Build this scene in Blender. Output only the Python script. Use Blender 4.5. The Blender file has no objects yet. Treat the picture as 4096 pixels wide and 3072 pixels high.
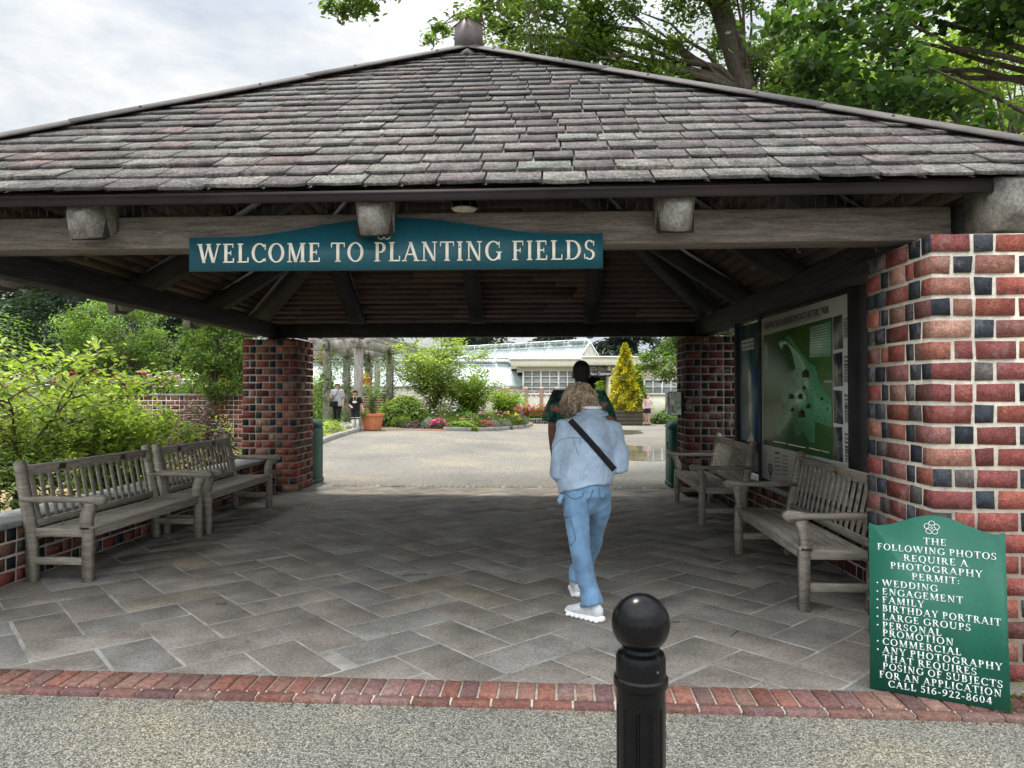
import bpy, bmesh, math, random
import numpy as np
from mathutils import Vector, Matrix, noise
from mathutils.bvhtree import BVHTree
R = math.radians
rnd = random.Random(7)
C = bpy.context.scene.collection
F, CX, CY, HC = 870.0, 634.5, 476.0, 1.5
PITCH = math.atan(12 / 870)
def ray(px, py):
    dx, dz = px - CX, CY - py
    return Vector((dx, F * math.cos(PITCH) - dz * math.sin(PITCH), F * math.sin(PITCH) + dz * math.cos(PITCH)))
def at(px, py, Y):
    d = ray(px, py); t = Y / d.y
    return Vector((d.x * t, Y, HC + d.z * t))
def on_plane(px, py, p0, n):
    d = ray(px, py); o = Vector((0, 0, HC))
    return o + d * ((p0 - o).dot(n) / d.dot(n))
def sstep(a, b, x):
    t = min(1, max(0, (x - a) / (b - a))); return t * t * (3 - 2 * t)
def ground_z(x, y):
    return .26 * sstep(13, 23, y) * sstep(1.5, -3.5, x)
def gpt(px, py):
    Y = 20.0
    for _ in range(30):
        p = at(px, py, Y); z = ground_z(p.x, p.y)
        d = ray(px, py); Y = (z - HC) / d.z * d.y
    return at(px, py, Y)

# ------------------------------------------------------------------ mesh helpers
class MB:
    def __init__(s): s.v, s.f, s.c, s.m = [], [], [], []
    def add(s, vs, fs, col=(1, 1, 1), mi=0):
        b = len(s.v); s.v += [tuple(p) for p in vs]
        for k, f in enumerate(fs):
            s.f.append([b + i for i in f]); s.m.append(mi)
            s.c.append(col[k] if isinstance(col, list) else col)
    def hexa(s, p, col=(1, 1, 1), mi=0):          # 8 corners: bottom 4 ccw, top 4 ccw
        s.add(p, [(3, 2, 1, 0), (4, 5, 6, 7), (0, 1, 5, 4), (1, 2, 6, 5), (2, 3, 7, 6), (3, 0, 4, 7)], col, mi)
    def box(s, c, d, rz=0, col=(1, 1, 1), mi=0, M=None, jit=0, bev=0):
        x, y, z = d[0] / 2, d[1] / 2, d[2] / 2
        P = [Vector(q) for q in ((-x, -y, -z), (x, -y, -z), (x, y, -z), (-x, y, -z), (-x, -y, z), (x, -y, z), (x, y, z), (-x, y, z))]
        m = M if M is not None else Matrix.Rotation(rz, 3, 'Z')
        if bev:
            b = min(bev, x * .45, y * .45, z * .45); vs = []; idx = {}
            def V(i, j, k, ax):
                key = (i, j, k, ax)
                if key not in idx:
                    q = [i * (x - (b if ax != 0 else 0)), j * (y - (b if ax != 1 else 0)), k * (z - (b if ax != 2 else 0))]
                    idx[key] = len(vs); vs.append(m @ Vector(q) + Vector(c))
                return idx[key]
            fs = []
            for sg in (-1, 1):
                for ax in range(3):
                    o = [a for a in range(3) if a != ax]
                    q = []
                    for (u, w) in ((-1, -1), (1, -1), (1, 1), (-1, 1)):
                        t = [0, 0, 0]; t[ax] = sg; t[o[0]] = u; t[o[1]] = w; q.append(V(t[0], t[1], t[2], ax))
                    fl = (sg > 0) == (ax != 1)
                    fs.append(q if fl else q[::-1])
            for ax in range(3):                     # edge strips
                o = [a for a in range(3) if a != ax]
                for u in (-1, 1):
                    for w in (-1, 1):
                        q = []
                        for (e, a2) in ((-1, o[0]), (1, o[0]), (1, o[1]), (-1, o[1])):
                            t = [0, 0, 0]; t[ax] = e; t[o[0]] = u; t[o[1]] = w; q.append(V(t[0], t[1], t[2], a2))
                        fs.append(q)
            for i in (-1, 1):
                for j in (-1, 1):
                    for k in (-1, 1): fs.append([V(i, j, k, 0), V(i, j, k, 1), V(i, j, k, 2)])
            s.add(vs, fs, col, mi); return
        if jit: P = [q + Vector((rnd.uniform(-jit, jit), rnd.uniform(-jit, jit), rnd.uniform(-jit, jit))) for q in P]
        s.hexa([m @ q + Vector(c) for q in P], col, mi)
    def bar(s, a, b, w, h, up=(0, 0, 1), col=(1, 1, 1), mi=0, bev=0):
        a, b = Vector(a), Vector(b); d = b - a; L = d.length; y = d.normalized()
        x = y.cross(Vector(up)).normalized(); z = x.cross(y)
        M = Matrix((x, y, z)).transposed()
        s.box((a + b) / 2, (w, L, h), M=M, col=col, mi=mi, bev=bev)
    def tube(s, pts, rad, n=8, caps=True, col=(1, 1, 1), mi=0, side=None, round_caps=False):
        pts = [Vector(p) for p in pts]; k = len(pts)
        rad = [(r if isinstance(r, (tuple, list)) else (r, r)) for r in (rad if isinstance(rad, list) else [rad] * k)]
        if round_caps:
            d0 = (pts[0] - pts[1]).normalized(); d1 = (pts[-1] - pts[-2]).normalized()
            pre, prer, post, postr = [], [], [], []
            for a in (80, 55, 28):
                q, w = math.sin(R(a)), math.cos(R(a))
                pre.append(pts[0] + d0 * q * min(rad[0])); prer.append((rad[0][0] * w, rad[0][1] * w))
                post.insert(0, pts[-1] + d1 * q * min(rad[-1])); postr.insert(0, (rad[-1][0] * w, rad[-1][1] * w))
            pts = pre + pts + post; rad = prer + rad + postr; k = len(pts)
        b = len(s.v); X = None
        for i, p in enumerate(pts):
            t = (pts[min(i + 1, k - 1)] - pts[max(i - 1, 0)]).normalized()
            if X is None:
                X = Vector(side) if side else (Vector((1, 0, 0)) if abs(t.x) < .9 else Vector((0, 1, 0)))
            X = (X - t * X.dot(t)).normalized(); Y = t.cross(X)
            for j in range(n):
                a = 2 * math.pi * j / n
                s.v.append(tuple(p + X * (math.cos(a) * rad[i][0]) + Y * (math.sin(a) * rad[i][1])))
        for i in range(k - 1):
            for j in range(n):
                s.f.append([b + i * n + j, b + i * n + (j + 1) % n, b + (i + 1) * n + (j + 1) % n, b + (i + 1) * n + j]); s.c.append(col); s.m.append(mi)
        if caps:
            for e, rev in ((0, True), (k - 1, False)):
                ring = [b + e * n + j for j in range(n)]
                if n >= 12 and not round_caps:          # fan with inner rings
                    for q in (.6, .25):
                        nb = len(s.v); s.v += [tuple(pts[e] + (Vector(s.v[i]) - pts[e]) * (q if q == .6 else .25 / .6)) for i in ring]
                        new = list(range(nb, nb + n))
                        for j in range(n):
                            f = [ring[j], ring[(j + 1) % n], new[(j + 1) % n], new[j]]; s.f.append(f[::-1] if rev else f); s.c.append(col); s.m.append(mi)
                        ring = new
                s.f.append(ring[::-1] if rev else ring); s.c.append(col); s.m.append(mi)
    def ell(s, c, r, n=10, col=(1, 1, 1), mi=0, M=None):
        c = Vector(c); r = (r, r, r) if not isinstance(r, (tuple, list)) else r; vs = []; fs = []
        h = max(5, n // 2 + 1)
        for i in range(1, h):
            t = math.pi * i / h
            for j in range(n):
                a = 2 * math.pi * j / n
                q = Vector((math.sin(t) * math.cos(a) * r[0], math.sin(t) * math.sin(a) * r[1], math.cos(t) * r[2]))
                vs.append(c + (M @ q if M else q))
        T = Vector((0, 0, r[2])); T = M @ T if M else T
        vs += [c + T, c - T]; t, bt = len(vs) - 2, len(vs) - 1
        for i in range(h - 2):
            for j in range(n): fs.append((i * n + j, (i + 1) * n + j, (i + 1) * n + (j + 1) % n, i * n + (j + 1) % n))
        for j in range(n):
            fs.append((t, j, (j + 1) % n)); fs.append((bt, (h - 2) * n + (j + 1) % n, (h - 2) * n + j))
        s.add(vs, fs, col, mi)
    def lathe(s, c, prof, n=20, col=(1, 1, 1), mi=0):
        c = Vector(c); vs = []; fs = []
        for r, z in prof:
            for j in range(n):
                a = 2 * math.pi * j / n; vs.append(c + Vector((r * math.cos(a), r * math.sin(a), z)))
        k = len(prof)
        for i in range(k - 1):
            for j in range(n): fs.append((i * n + j, i * n + (j + 1) % n, (i + 1) * n + (j + 1) % n, (i + 1) * n + j))
        fs.append(tuple(range(n))[::-1]); fs.append(tuple((k - 1) * n + j for j in range(n)))
        s.add(vs, fs, col, mi)
    def prism(s, pts, ext, col=(1, 1, 1), mi=0):      # planar polygon extruded by vector ext
        ext = Vector(ext); n = len(pts); A = [Vector(p) for p in pts]
        s.add(A + [p + ext for p in A], [tuple(range(n))[::-1], tuple(n + i for i in range(n))] + [(i, (i + 1) % n, n + (i + 1) % n, n + i) for i in range(n)], col, mi)
    def build(s, name, mats, parent=None, smooth=False, label=None, fix=True):
        me = bpy.data.meshes.new(name)
        nv = len(s.v); me.vertices.add(nv); me.vertices.foreach_set('co', np.array(s.v, dtype=np.float32).ravel())
        ls = np.array([len(f) for f in s.f], dtype=np.int32)
        me.loops.add(int(ls.sum())); me.loops.foreach_set('vertex_index', np.array([i for f in s.f for i in f], dtype=np.int32))
        me.polygons.add(len(ls)); me.polygons.foreach_set('loop_start', (np.cumsum(ls) - ls).astype(np.int32))
        for m in (mats if isinstance(mats, (list, tuple)) else [mats]): me.materials.append(m)
        me.polygons.foreach_set('material_index', np.array(s.m, dtype=np.int32))
        me.update(calc_edges=True); me.validate()
        if len(me.polygons) == len(s.c):
            at_ = me.attributes.new('Col', 'FLOAT_COLOR', 'FACE')
            at_.data.foreach_set('color', np.array([(c[0], c[1], c[2], 1) for c in s.c], dtype=np.float32).ravel())
        if fix:
            bm = bmesh.new(); bm.from_mesh(me); bmesh.ops.recalc_face_normals(bm, faces=bm.faces); bm.to_mesh(me); bm.free()
        if smooth: me.polygons.foreach_set('use_smooth', np.ones(len(me.polygons), dtype=bool))
        o = bpy.data.objects.new(name, me); C.objects.link(o)
        if parent is not None: o.parent = parent
        if label: o['label'] = label
        return o
def tag(o, label=None, cat=None, group=None, kind=None):
    if label: o['label'] = label
    if cat: o['category'] = cat
    if group: o['group'] = group
    if kind: o['kind'] = kind
    return o
def thing(name, label, cat, loc=(0, 0, 0), rz=0, group=None):
    o = bpy.data.objects.new(name, None); C.objects.link(o); o.location = loc; o.rotation_euler = (0, 0, rz); o.empty_display_size = .2
    return tag(o, label, cat, group)
def copy_tree(o, parent=None):
    c = o.copy(); C.objects.link(c)
    if parent is not None:
        c.parent = parent; c.matrix_parent_inverse = o.matrix_parent_inverse
    for ch in list(o.children): copy_tree(ch, c)
    return c
def auto_smooth(o, ang=35):
    me = o.data
    bm = bmesh.new(); bm.from_mesh(me)
    for f in bm.faces: f.smooth = True
    for e in bm.edges:
        if len(e.link_faces) == 2 and e.calc_face_angle(0) > R(ang): e.smooth = False
    bm.to_mesh(me); bm.free(); return o
def remesh(mb, name, mat, parent, vox=.008, sm=4, disp=None, label=None, cut=None):
    o = mb.build(name, mat, None, fix=True)
    m = o.modifiers.new('r', 'REMESH'); m.mode = 'VOXEL'; m.voxel_size = vox
    if sm:
        s_ = o.modifiers.new('s', 'SMOOTH'); s_.factor = .5; s_.iterations = sm
    ts = bpy.data.scenes.new('scratch'); C.objects.unlink(o); ts.collection.objects.link(o)
    with bpy.context.temp_override(scene=ts, view_layer=ts.view_layers[0]): dg = bpy.context.evaluated_depsgraph_get()
    me = bpy.data.meshes.new_from_object(o.evaluated_get(dg)); bpy.data.scenes.remove(ts)
    bpy.data.objects.remove(o)
    me.name = name
    if disp:
        nv = [(v.co.copy(), v.normal.copy()) for v in me.vertices]
        me.vertices.foreach_set('co', np.array([tuple(c + q * disp(c)) for c, q in nv], dtype=np.float32).ravel())
    me.polygons.foreach_set('use_smooth', np.ones(len(me.polygons), dtype=bool)); me.materials.clear(); me.materials.append(mat)
    n = bpy.data.objects.new(name, me); C.objects.link(n)
    if parent is not None: n.parent = parent
    if label: n['label'] = label
    return n

# ------------------------------------------------------------------ materials
def nt_new(name):
    m = bpy.data.materials.new(name); m.use_nodes = True; n = m.node_tree; n.nodes.clear(); return m, n
def N(n, t, **k):
    x = n.nodes.new(t)
    for a, b in k.items(): setattr(x, a, b)
    return x
def mix_rgb(n, a, b, fac, mode='MIX'):
    x = N(n, 'ShaderNodeMix', data_type='RGBA', blend_type=mode)
    for s, v in ((0, fac), (6, a), (7, b)):
        if isinstance(v, (int, float)): x.inputs[s].default_value = v
        elif isinstance(v, (tuple, list)): x.inputs[s].default_value = (*v[:3], 1)
        else: n.links.new(v, x.inputs[s])
    return x.outputs[2]
def ramp(n, src, stops):
    r = N(n, 'ShaderNodeValToRGB'); e = r.color_ramp.elements
    while len(e) < len(stops): e.new(.5)
    for k, (p, c) in enumerate(stops):
        e[k].position = p; e[k].color = (*c, 1) if isinstance(c, (tuple, list)) else (c, c, c, 1)
    n.links.new(src, r.inputs[0]); return r.outputs[0]
def noise_n(n, scale, detail=4, rough=.6, vec=None, dist=0):
    x = N(n, 'ShaderNodeTexNoise'); x.inputs['Scale'].default_value = scale; x.inputs['Detail'].default_value = detail
    x.inputs['Roughness'].default_value = rough; x.inputs['Distortion'].default_value = dist
    if vec is not None: n.links.new(vec, x.inputs['Vector'])
    return x.outputs['Fac']
def coord(n, stretch=None):
    g = N(n, 'ShaderNodeTexCoord').outputs['Object']
    if stretch:
        mp = N(n, 'ShaderNodeMapping'); mp.inputs['Scale'].default_value = stretch; n.links.new(g, mp.inputs[0]); g = mp.outputs[0]
    return g
def mat(name, col=(.5, .5, .5), rough=.7, var=.25, vs=6, dark=None, bump=0, bs=40, attr=False, metal=0, spec=.4, stretch=None, stops=None, fine=None, coat=0, sheen=0, chalk=0):
    m, n = nt_new(name); out = N(n, 'ShaderNodeOutputMaterial'); p = N(n, 'ShaderNodeBsdfPrincipled'); n.links.new(p.outputs[0], out.inputs[0])
    vec = coord(n, stretch)
    f = noise_n(n, vs, 5, .65, vec)
    if stops: c = ramp(n, f, stops)
    else:
        lo = dark or tuple(max(0, x * (1 - var)) for x in col); hi = col if dark else tuple(x * (1 + var * .6) for x in col)
        c = ramp(n, f, [(.3, lo), (.7, hi)])
    if attr:
        a = N(n, 'ShaderNodeAttribute', attribute_name='Col'); c = mix_rgb(n, a.outputs['Color'], c, 1.0, 'MULTIPLY')
    if chalk:     # pale lime bloom and grime in patches
        g = ramp(n, noise_n(n, 3.2, 6, .7, vec), [(.56, 0), (.74, chalk)]); c = mix_rgb(n, c, (.55, .50, .45), g)
        g = ramp(n, noise_n(n, 14, 5, .75, vec), [(.58, 0), (.7, chalk * 1.1)]); c = mix_rgb(n, c, (.07, .06, .06), g)
    if fine:      # (scale, strength) speckle
        g = noise_n(n, fine[0], 3, .7, vec); g = ramp(n, g, [(.35, 1 - fine[1]), (.65, 1 + fine[1] * .5)])
        c = mix_rgb(n, c, g, 1.0, 'MULTIPLY')
    n.links.new(c, p.inputs['Base Color'])
    p.inputs['Roughness'].default_value = rough; p.inputs['Metallic'].default_value = metal
    p.inputs['Specular IOR Level'].default_value = spec; p.inputs['Coat Weight'].default_value = coat
    if sheen: p.inputs['Sheen Weight'].default_value = sheen
    if bump:
        b = N(n, 'ShaderNodeBump'); b.inputs['Strength'].default_value = bump; b.inputs['Distance'].default_value = .01
        n.links.new(noise_n(n, bs, 6, .65, vec), b.inputs['Height']); n.links.new(b.outputs[0], p.inputs['Normal'])
    return m
def leaf_mat(name, a, b, trans=.35, rough=.55, tcol=None, spec=.3):
    m, n = nt_new(name); out = N(n, 'ShaderNodeOutputMaterial'); p = N(n, 'ShaderNodeBsdfPrincipled')
    g = N(n, 'ShaderNodeNewGeometry'); at_ = N(n, 'ShaderNodeAttribute', attribute_name='Col')
    c = ramp(n, g.outputs['Random Per Island'], [(0, a), (1, b)])
    c = mix_rgb(n, c, at_.outputs['Color'], 1.0, 'MULTIPLY')
    n.links.new(c, p.inputs['Base Color']); p.inputs['Roughness'].default_value = rough; p.inputs['Specular IOR Level'].default_value = spec
    t = N(n, 'ShaderNodeBsdfTranslucent'); mx = N(n, 'ShaderNodeMixShader'); mx.inputs[0].default_value = trans
    tc = mix_rgb(n, c, tcol or (1.25, 1.3, .5), 1.0, 'MULTIPLY'); n.links.new(tc, t.inputs[0])
    n.links.new(p.outputs[0], mx.inputs[1]); n.links.new(t.outputs[0], mx.inputs[2]); n.links.new(mx.outputs[0], out.inputs[0])
    return m
MT = {}
MT['brick'] = mat('brick', (1.1, 1.1, 1.1), .92, .4, 30, bump=1, bs=85, attr=True, fine=(140, .45), spec=.12, chalk=.45)
MT['mortar'] = mat('mortar', (.68, .62, .51), .95, .25, 25, bump=.8, bs=120, spec=.1)
MT['mortar_dark'] = mat('mortar_dim', (.42, .38, .33), .95, .3, 12, bump=.8, bs=120, spec=.1)  # darker copy of the mortar, shade put into its colour
MT['stone'] = mat('flagstone', (1.05, 1.0, .93), .8, .42, 2.6, bump=.8, bs=8, attr=True, fine=(55, .35), spec=.18)
MT['joint'] = mat('floor_joint', (.34, .32, .285), .95, .6, 3, bump=.6, bs=90)
MT['slate'] = mat('slate', (1.05, 1.0, .93), .68, .62, 9, bump=.9, bs=45, attr=True, fine=(60, .7), spec=.28, chalk=.30)
MT['timber'] = mat('weathered_timber', (.20, .175, .15), .8, .5, 3, bump=.7, bs=26, stretch=(1, 14, 14), fine=(30, .4), spec=.25)
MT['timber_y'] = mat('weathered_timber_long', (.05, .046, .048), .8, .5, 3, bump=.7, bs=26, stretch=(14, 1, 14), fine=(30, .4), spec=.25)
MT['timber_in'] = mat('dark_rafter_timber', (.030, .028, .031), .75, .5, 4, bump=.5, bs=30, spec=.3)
MT['tail'] = mat('weathered_rafter_end', (.24, .225, .20), .85, .6, 9, bump=.35, bs=40, fine=(60, .35), spec=.2)
MT['boards'] = mat('ceiling_boards', (1, 1, 1), .7, .4, 5, bump=.4, bs=30, attr=True, stretch=(2, 2, 12), spec=.3)
MT['fascia'] = mat('brown_metal_fascia', (.034, .025, .027), .6, .25, 3, spec=.2)
MT['lead'] = mat('lead_flashing', (.085, .075, .072), .75, .4, 6, spec=.15)
MT['mortar_deep'] = mat('mortar_in_shade', (.22, .20, .175), .95, .3, 12, bump=.8, bs=120, spec=.1)  # darkest mortar copy: the far right pillar's shade is in the colour
MT['copper'] = mat('brown_copper_cap', (.075, .054, .052), .55, .35, 8, spec=.4, fine=(50, .25))
MT['teak'] = mat('weathered_teak', (.36, .325, .265), .8, .42, 5, bump=.55, bs=40, stretch=(1, 1, 9), fine=(50, .32), spec=.2)
MT['teak_x'] = mat('weathered_teak_slats', (.38, .345, .285), .8, .42, 5, bump=.55, bs=40, stretch=(1.2, 14, 14), fine=(50, .32), spec=.2)
MT['bluestone'] = mat('bluestone_coping', (.26, .26, .255), .75, .35, 5, bump=.5, bs=30, fine=(80, .25))
MT['black'] = mat('gloss_black_paint', (.005, .005, .006), .2, .3, 20, spec=.17, bump=.05, bs=60, fine=(220, .2))
MT['green_bin'] = mat('dark_green_metal', (.006, .062, .042), .5, .25, 9, spec=.22)
MT['green_sign'] = mat('green_sign_paint', (.012, .112, .070), .5, .16, 4, spec=.35, fine=(90, .12))
MT['teal_sign'] = mat('teal_sign_paint', (.012, .086, .114), .45, .16, 3, spec=.35, fine=(60, .12))
MT['cream_letter'] = mat('cream_letters', (.80, .75, .64), .6, .08, 10)
MT['white_letter'] = mat('white_letters', (.82, .82, .80), .6, .08, 10)
MT['black_print'] = mat('black_print', (.02, .02, .02), .5, .1)
MT['brass'] = mat('brass_plaque', (.35, .22, .05), .4, .3, 30, metal=.7)
MT['plaque_dark'] = mat('dark_bronze_plaque', (.05, .038, .03), .5, .3, 30, metal=.3)
MT['soil'] = mat('soil', (.10, .07, .045), .95, .5, 12, bump=.8, bs=40, fine=(30, .5))
MT['mulch'] = mat('wood_chip_mulch', (.36, .24, .13), .95, .5, 25, bump=.9, bs=60, fine=(40, .6))
MT['white'] = mat('white_paint', (.78, .77, .73), .55, .08, 5)
MT['cream'] = mat('cream_paint', (.72, .68, .54), .7, .1, 4)
MT['pergola'] = mat('grey_pergola_timber', (.33, .30, .265), .85, .45, 5, bump=.6, bs=30, stretch=(5, 5, 1), fine=(30, .3))
MT['terracotta'] = mat('terracotta', (.55, .19, .08), .8, .2, 8)
MT['bark'] = mat('bark', (.11, .09, .07), .95, .55, 9, bump=1, bs=22, stretch=(4, 4, .7), fine=(30, .4), spec=.1)
MT['twig'] = mat('twig_bark', (.12, .09, .065), .9, .4, 8)
MT['curb'] = mat('granite_kerb', (.26, .25, .22), .85, .4, 14, bump=.7, bs=40)

# ------------------------------------------------------------------ foliage
def leaves(name, P, size, m, parent, tint=None, up=.5, asp=.5, seed=1, six=False, fold=.18, dirs=None, label=None, svar=.35):
    rg = np.random.default_rng(seed); P = np.asarray(P, dtype=np.float64); n = len(P)
    nr = rg.normal(size=(n, 3)); nr[:, 2] = np.abs(nr[:, 2]) + up * 2
    nr /= np.linalg.norm(nr, axis=1)[:, None]
    d = rg.normal(size=(n, 3)) if dirs is None else np.asarray(dirs) + rg.normal(size=(n, 3)) * .35
    d -= nr * (d * nr).sum(1)[:, None]; d /= np.linalg.norm(d, axis=1)[:, None] + 1e-9
    w = np.cross(nr, d); s = (size * (1 + svar * rg.uniform(-1, 1, n)))[:, None]
    if six:
        K = [(0, 0, 0), (.3, .8, fold), (.68, .72, fold), (1, 0, -.08), (.68, -.72, fold), (.3, -.8, fold)]; F_ = [(0, 1, 2, 3), (0, 3, 4, 5)]
    else:
        K = [(0, 0, 0), (.45, 1, fold), (1, 0, -.1), (.45, -1, fold)]; F_ = [(0, 1, 2), (0, 2, 3)]
    k = len(K); V = np.empty((n, k, 3))
    for i, (a, b, c) in enumerate(K): V[:, i] = P + d * s * (a - .5) + w * s * (b * asp * .5) + nr * s * c * .5
    me = bpy.data.meshes.new(name); me.vertices.add(n * k); me.vertices.foreach_set('co', V.astype(np.float32).ravel())
    fl = np.array(F_); nf, q = fl.shape
    idx = (np.arange(n)[:, None, None] * k + fl[None]).astype(np.int32)
    me.loops.add(n * nf * q); me.loops.foreach_set('vertex_index', idx.ravel())
    me.polygons.add(n * nf); me.polygons.foreach_set('loop_start', (np.arange(n * nf) * q).astype(np.int32))
    me.materials.append(m); me.update(calc_edges=True)
    t = np.ones(n) if tint is None else np.asarray(tint)
    if t.ndim == 1: t = np.repeat(t[:, None], 3, 1)
    col = np.ones((n, nf, 4)); col[:, :, :3] = t[:, None]
    a_ = me.attributes.new('Col', 'FLOAT_COLOR', 'FACE'); a_.data.foreach_set('color', col.astype(np.float32).ravel())
    o = bpy.data.objects.new(name, me); C.objects.link(o)
    if parent is not None: o.parent = parent
    if label: o['label'] = label
    return o
def ell_points(rg, c, r, n, shell=.45, flat=-1):
    u = rg.normal(size=(n, 3)); u /= np.linalg.norm(u, axis=1)[:, None]
    if flat > -1: u[:, 2] = np.where(u[:, 2] < flat, -u[:, 2], u[:, 2])
    rr = (shell ** 3 + (1 - shell ** 3) * rg.uniform(size=n)) ** (1 / 3)
    return np.array(c) + u * rr[:, None] * np.array(r)
def curve_pts(a, b, bend, k=6, wob=0, rg=None):
    a, b = Vector(a), Vector(b); out = []
    for i in range(k + 1):
        t = i / k; p = a.lerp(b, t) + Vector(bend) * (4 * t * (1 - t))
        if wob and rg is not None and 0 < i < k: p += Vector(rg.normal(size=3) * wob)
        out.append(p)
    return out
LF = {}
LF['oak'] = leaf_mat('oak_leaves', (.085, .15, .035), (.19, .28, .065), .45)
LF['linden'] = leaf_mat('linden_leaves', (.038, .09, .024), (.105, .19, .045), .46, spec=.35)
LF['bright'] = leaf_mat('bright_leaves', (.17, .28, .04), (.34, .46, .08), .5)
LF['lime'] = leaf_mat('lime_leaves', (.22, .34, .06), (.48, .58, .16), .45)
LF['mid'] = leaf_mat('mid_green_leaves', (.10, .19, .04), (.22, .33, .08), .45)
LF['dark'] = leaf_mat('dark_leaves', (.018, .045, .02), (.05, .09, .035), .2)
LF['cedar'] = leaf_mat('cedar_needles', (.045, .085, .055), (.10, .16, .095), .25)
LF['conifer'] = leaf_mat('conifer_needles', (.03, .055, .04), (.07, .105, .07), .15)
LF['gold'] = leaf_mat('golden_foliage', (.40, .42, .02), (.88, .72, .05), .42)
LF['purple'] = leaf_mat('purple_leaves', (.035, .018, .018), (.15, .075, .065), .2)
LF['grey'] = leaf_mat('silver_leaves', (.22, .26, .22), (.42, .46, .42), .2)
LF['grass'] = leaf_mat('grass_blades', (.10, .17, .035), (.22, .30, .07), .35)
for k_, a_, b_ in (('f_red', (.5, .02, .02), (.7, .06, .05)), ('f_pink', (.6, .06, .25), (.75, .2, .4)), ('f_white', (.7, .7, .68), (.85, .83, .8)), ('f_coral', (.65, .12, .06), (.8, .25, .15)), ('f_pale', (.6, .35, .42), (.75, .5, .55)), ('f_yellow', (.6, .45, .03), (.75, .6, .08)), ('f_blue', (.12, .1, .35), (.25, .2, .5))):
    LF[k_] = leaf_mat(k_[2:] + '_petals', a_, b_, .25, tcol=(1, 1, 1))

def crown_tree(name, label, base, trunk, rt, ells, nclump, per, crad, leaf, m, seed, cat='tree', group=None, up=.4, asp=.55, six=False, trunk_mat='bark', limb_every=3, shell=.55, droop=None, flat=-1, tmin=.45, tmax=1.25, limb_r=.3):
    rg = np.random.default_rng(seed)
    root = thing(name, label, cat, base, 0, group); B = Vector(base)
    mb = MB(); tp = [Vector(p) - B for p in trunk]; k = len(tp)
    mb.tube(tp, [rt * (1 - .62 * i / (k - 1)) * (1.35 if i == 0 else 1) for i in range(k)], 12)
    tot = sum(e[2] for e in ells); pts, tint, cl = [], [], []
    for (c, r, wgt) in ells:
        n = max(1, int(nclump * wgt / tot)); cl.append(ell_points(rg, Vector(c) - B, r, n, shell, flat))
    cl = np.concatenate(cl)
    for i, c in enumerate(cl):
        cr = crad * rg.uniform(.6, 1.3); n = int(per * rg.uniform(.6, 1.35))
        q = rg.normal(size=(n, 3)) * np.array([cr, cr, cr * .6]) * .55
        if droop: q[:, 2] -= droop * (q[:, 0] ** 2 + q[:, 1] ** 2) / max(cr, .01)
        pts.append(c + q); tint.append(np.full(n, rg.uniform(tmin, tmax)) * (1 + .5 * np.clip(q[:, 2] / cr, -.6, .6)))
        if i % limb_every == 0:
            j = min(range(k), key=lambda s_: (tp[s_] - Vector(c)).length + (3 if s_ == 0 else 0)); j = max(1 if k > 2 else 0, j - (1 if j > 1 else 0))
            L = (Vector(c) - tp[j]).length
            pth = curve_pts(tp[j], c, (0, 0, L * .10 * rg.uniform(-.3, 1.2)), 6, L * .014, rg)
            r0 = min(rt * limb_r, .017 * L + .008)
            mb.tube(pth, [max(.004, r0 * (1 - .85 * s_ / 6)) for s_ in range(7)], 6)
    mb.build('trunk', MT[trunk_mat], root, smooth=True)
    leaves('crown', np.concatenate(pts), leaf, LF[m], root, np.concatenate(tint), up, asp, seed, six)
    return root
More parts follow.
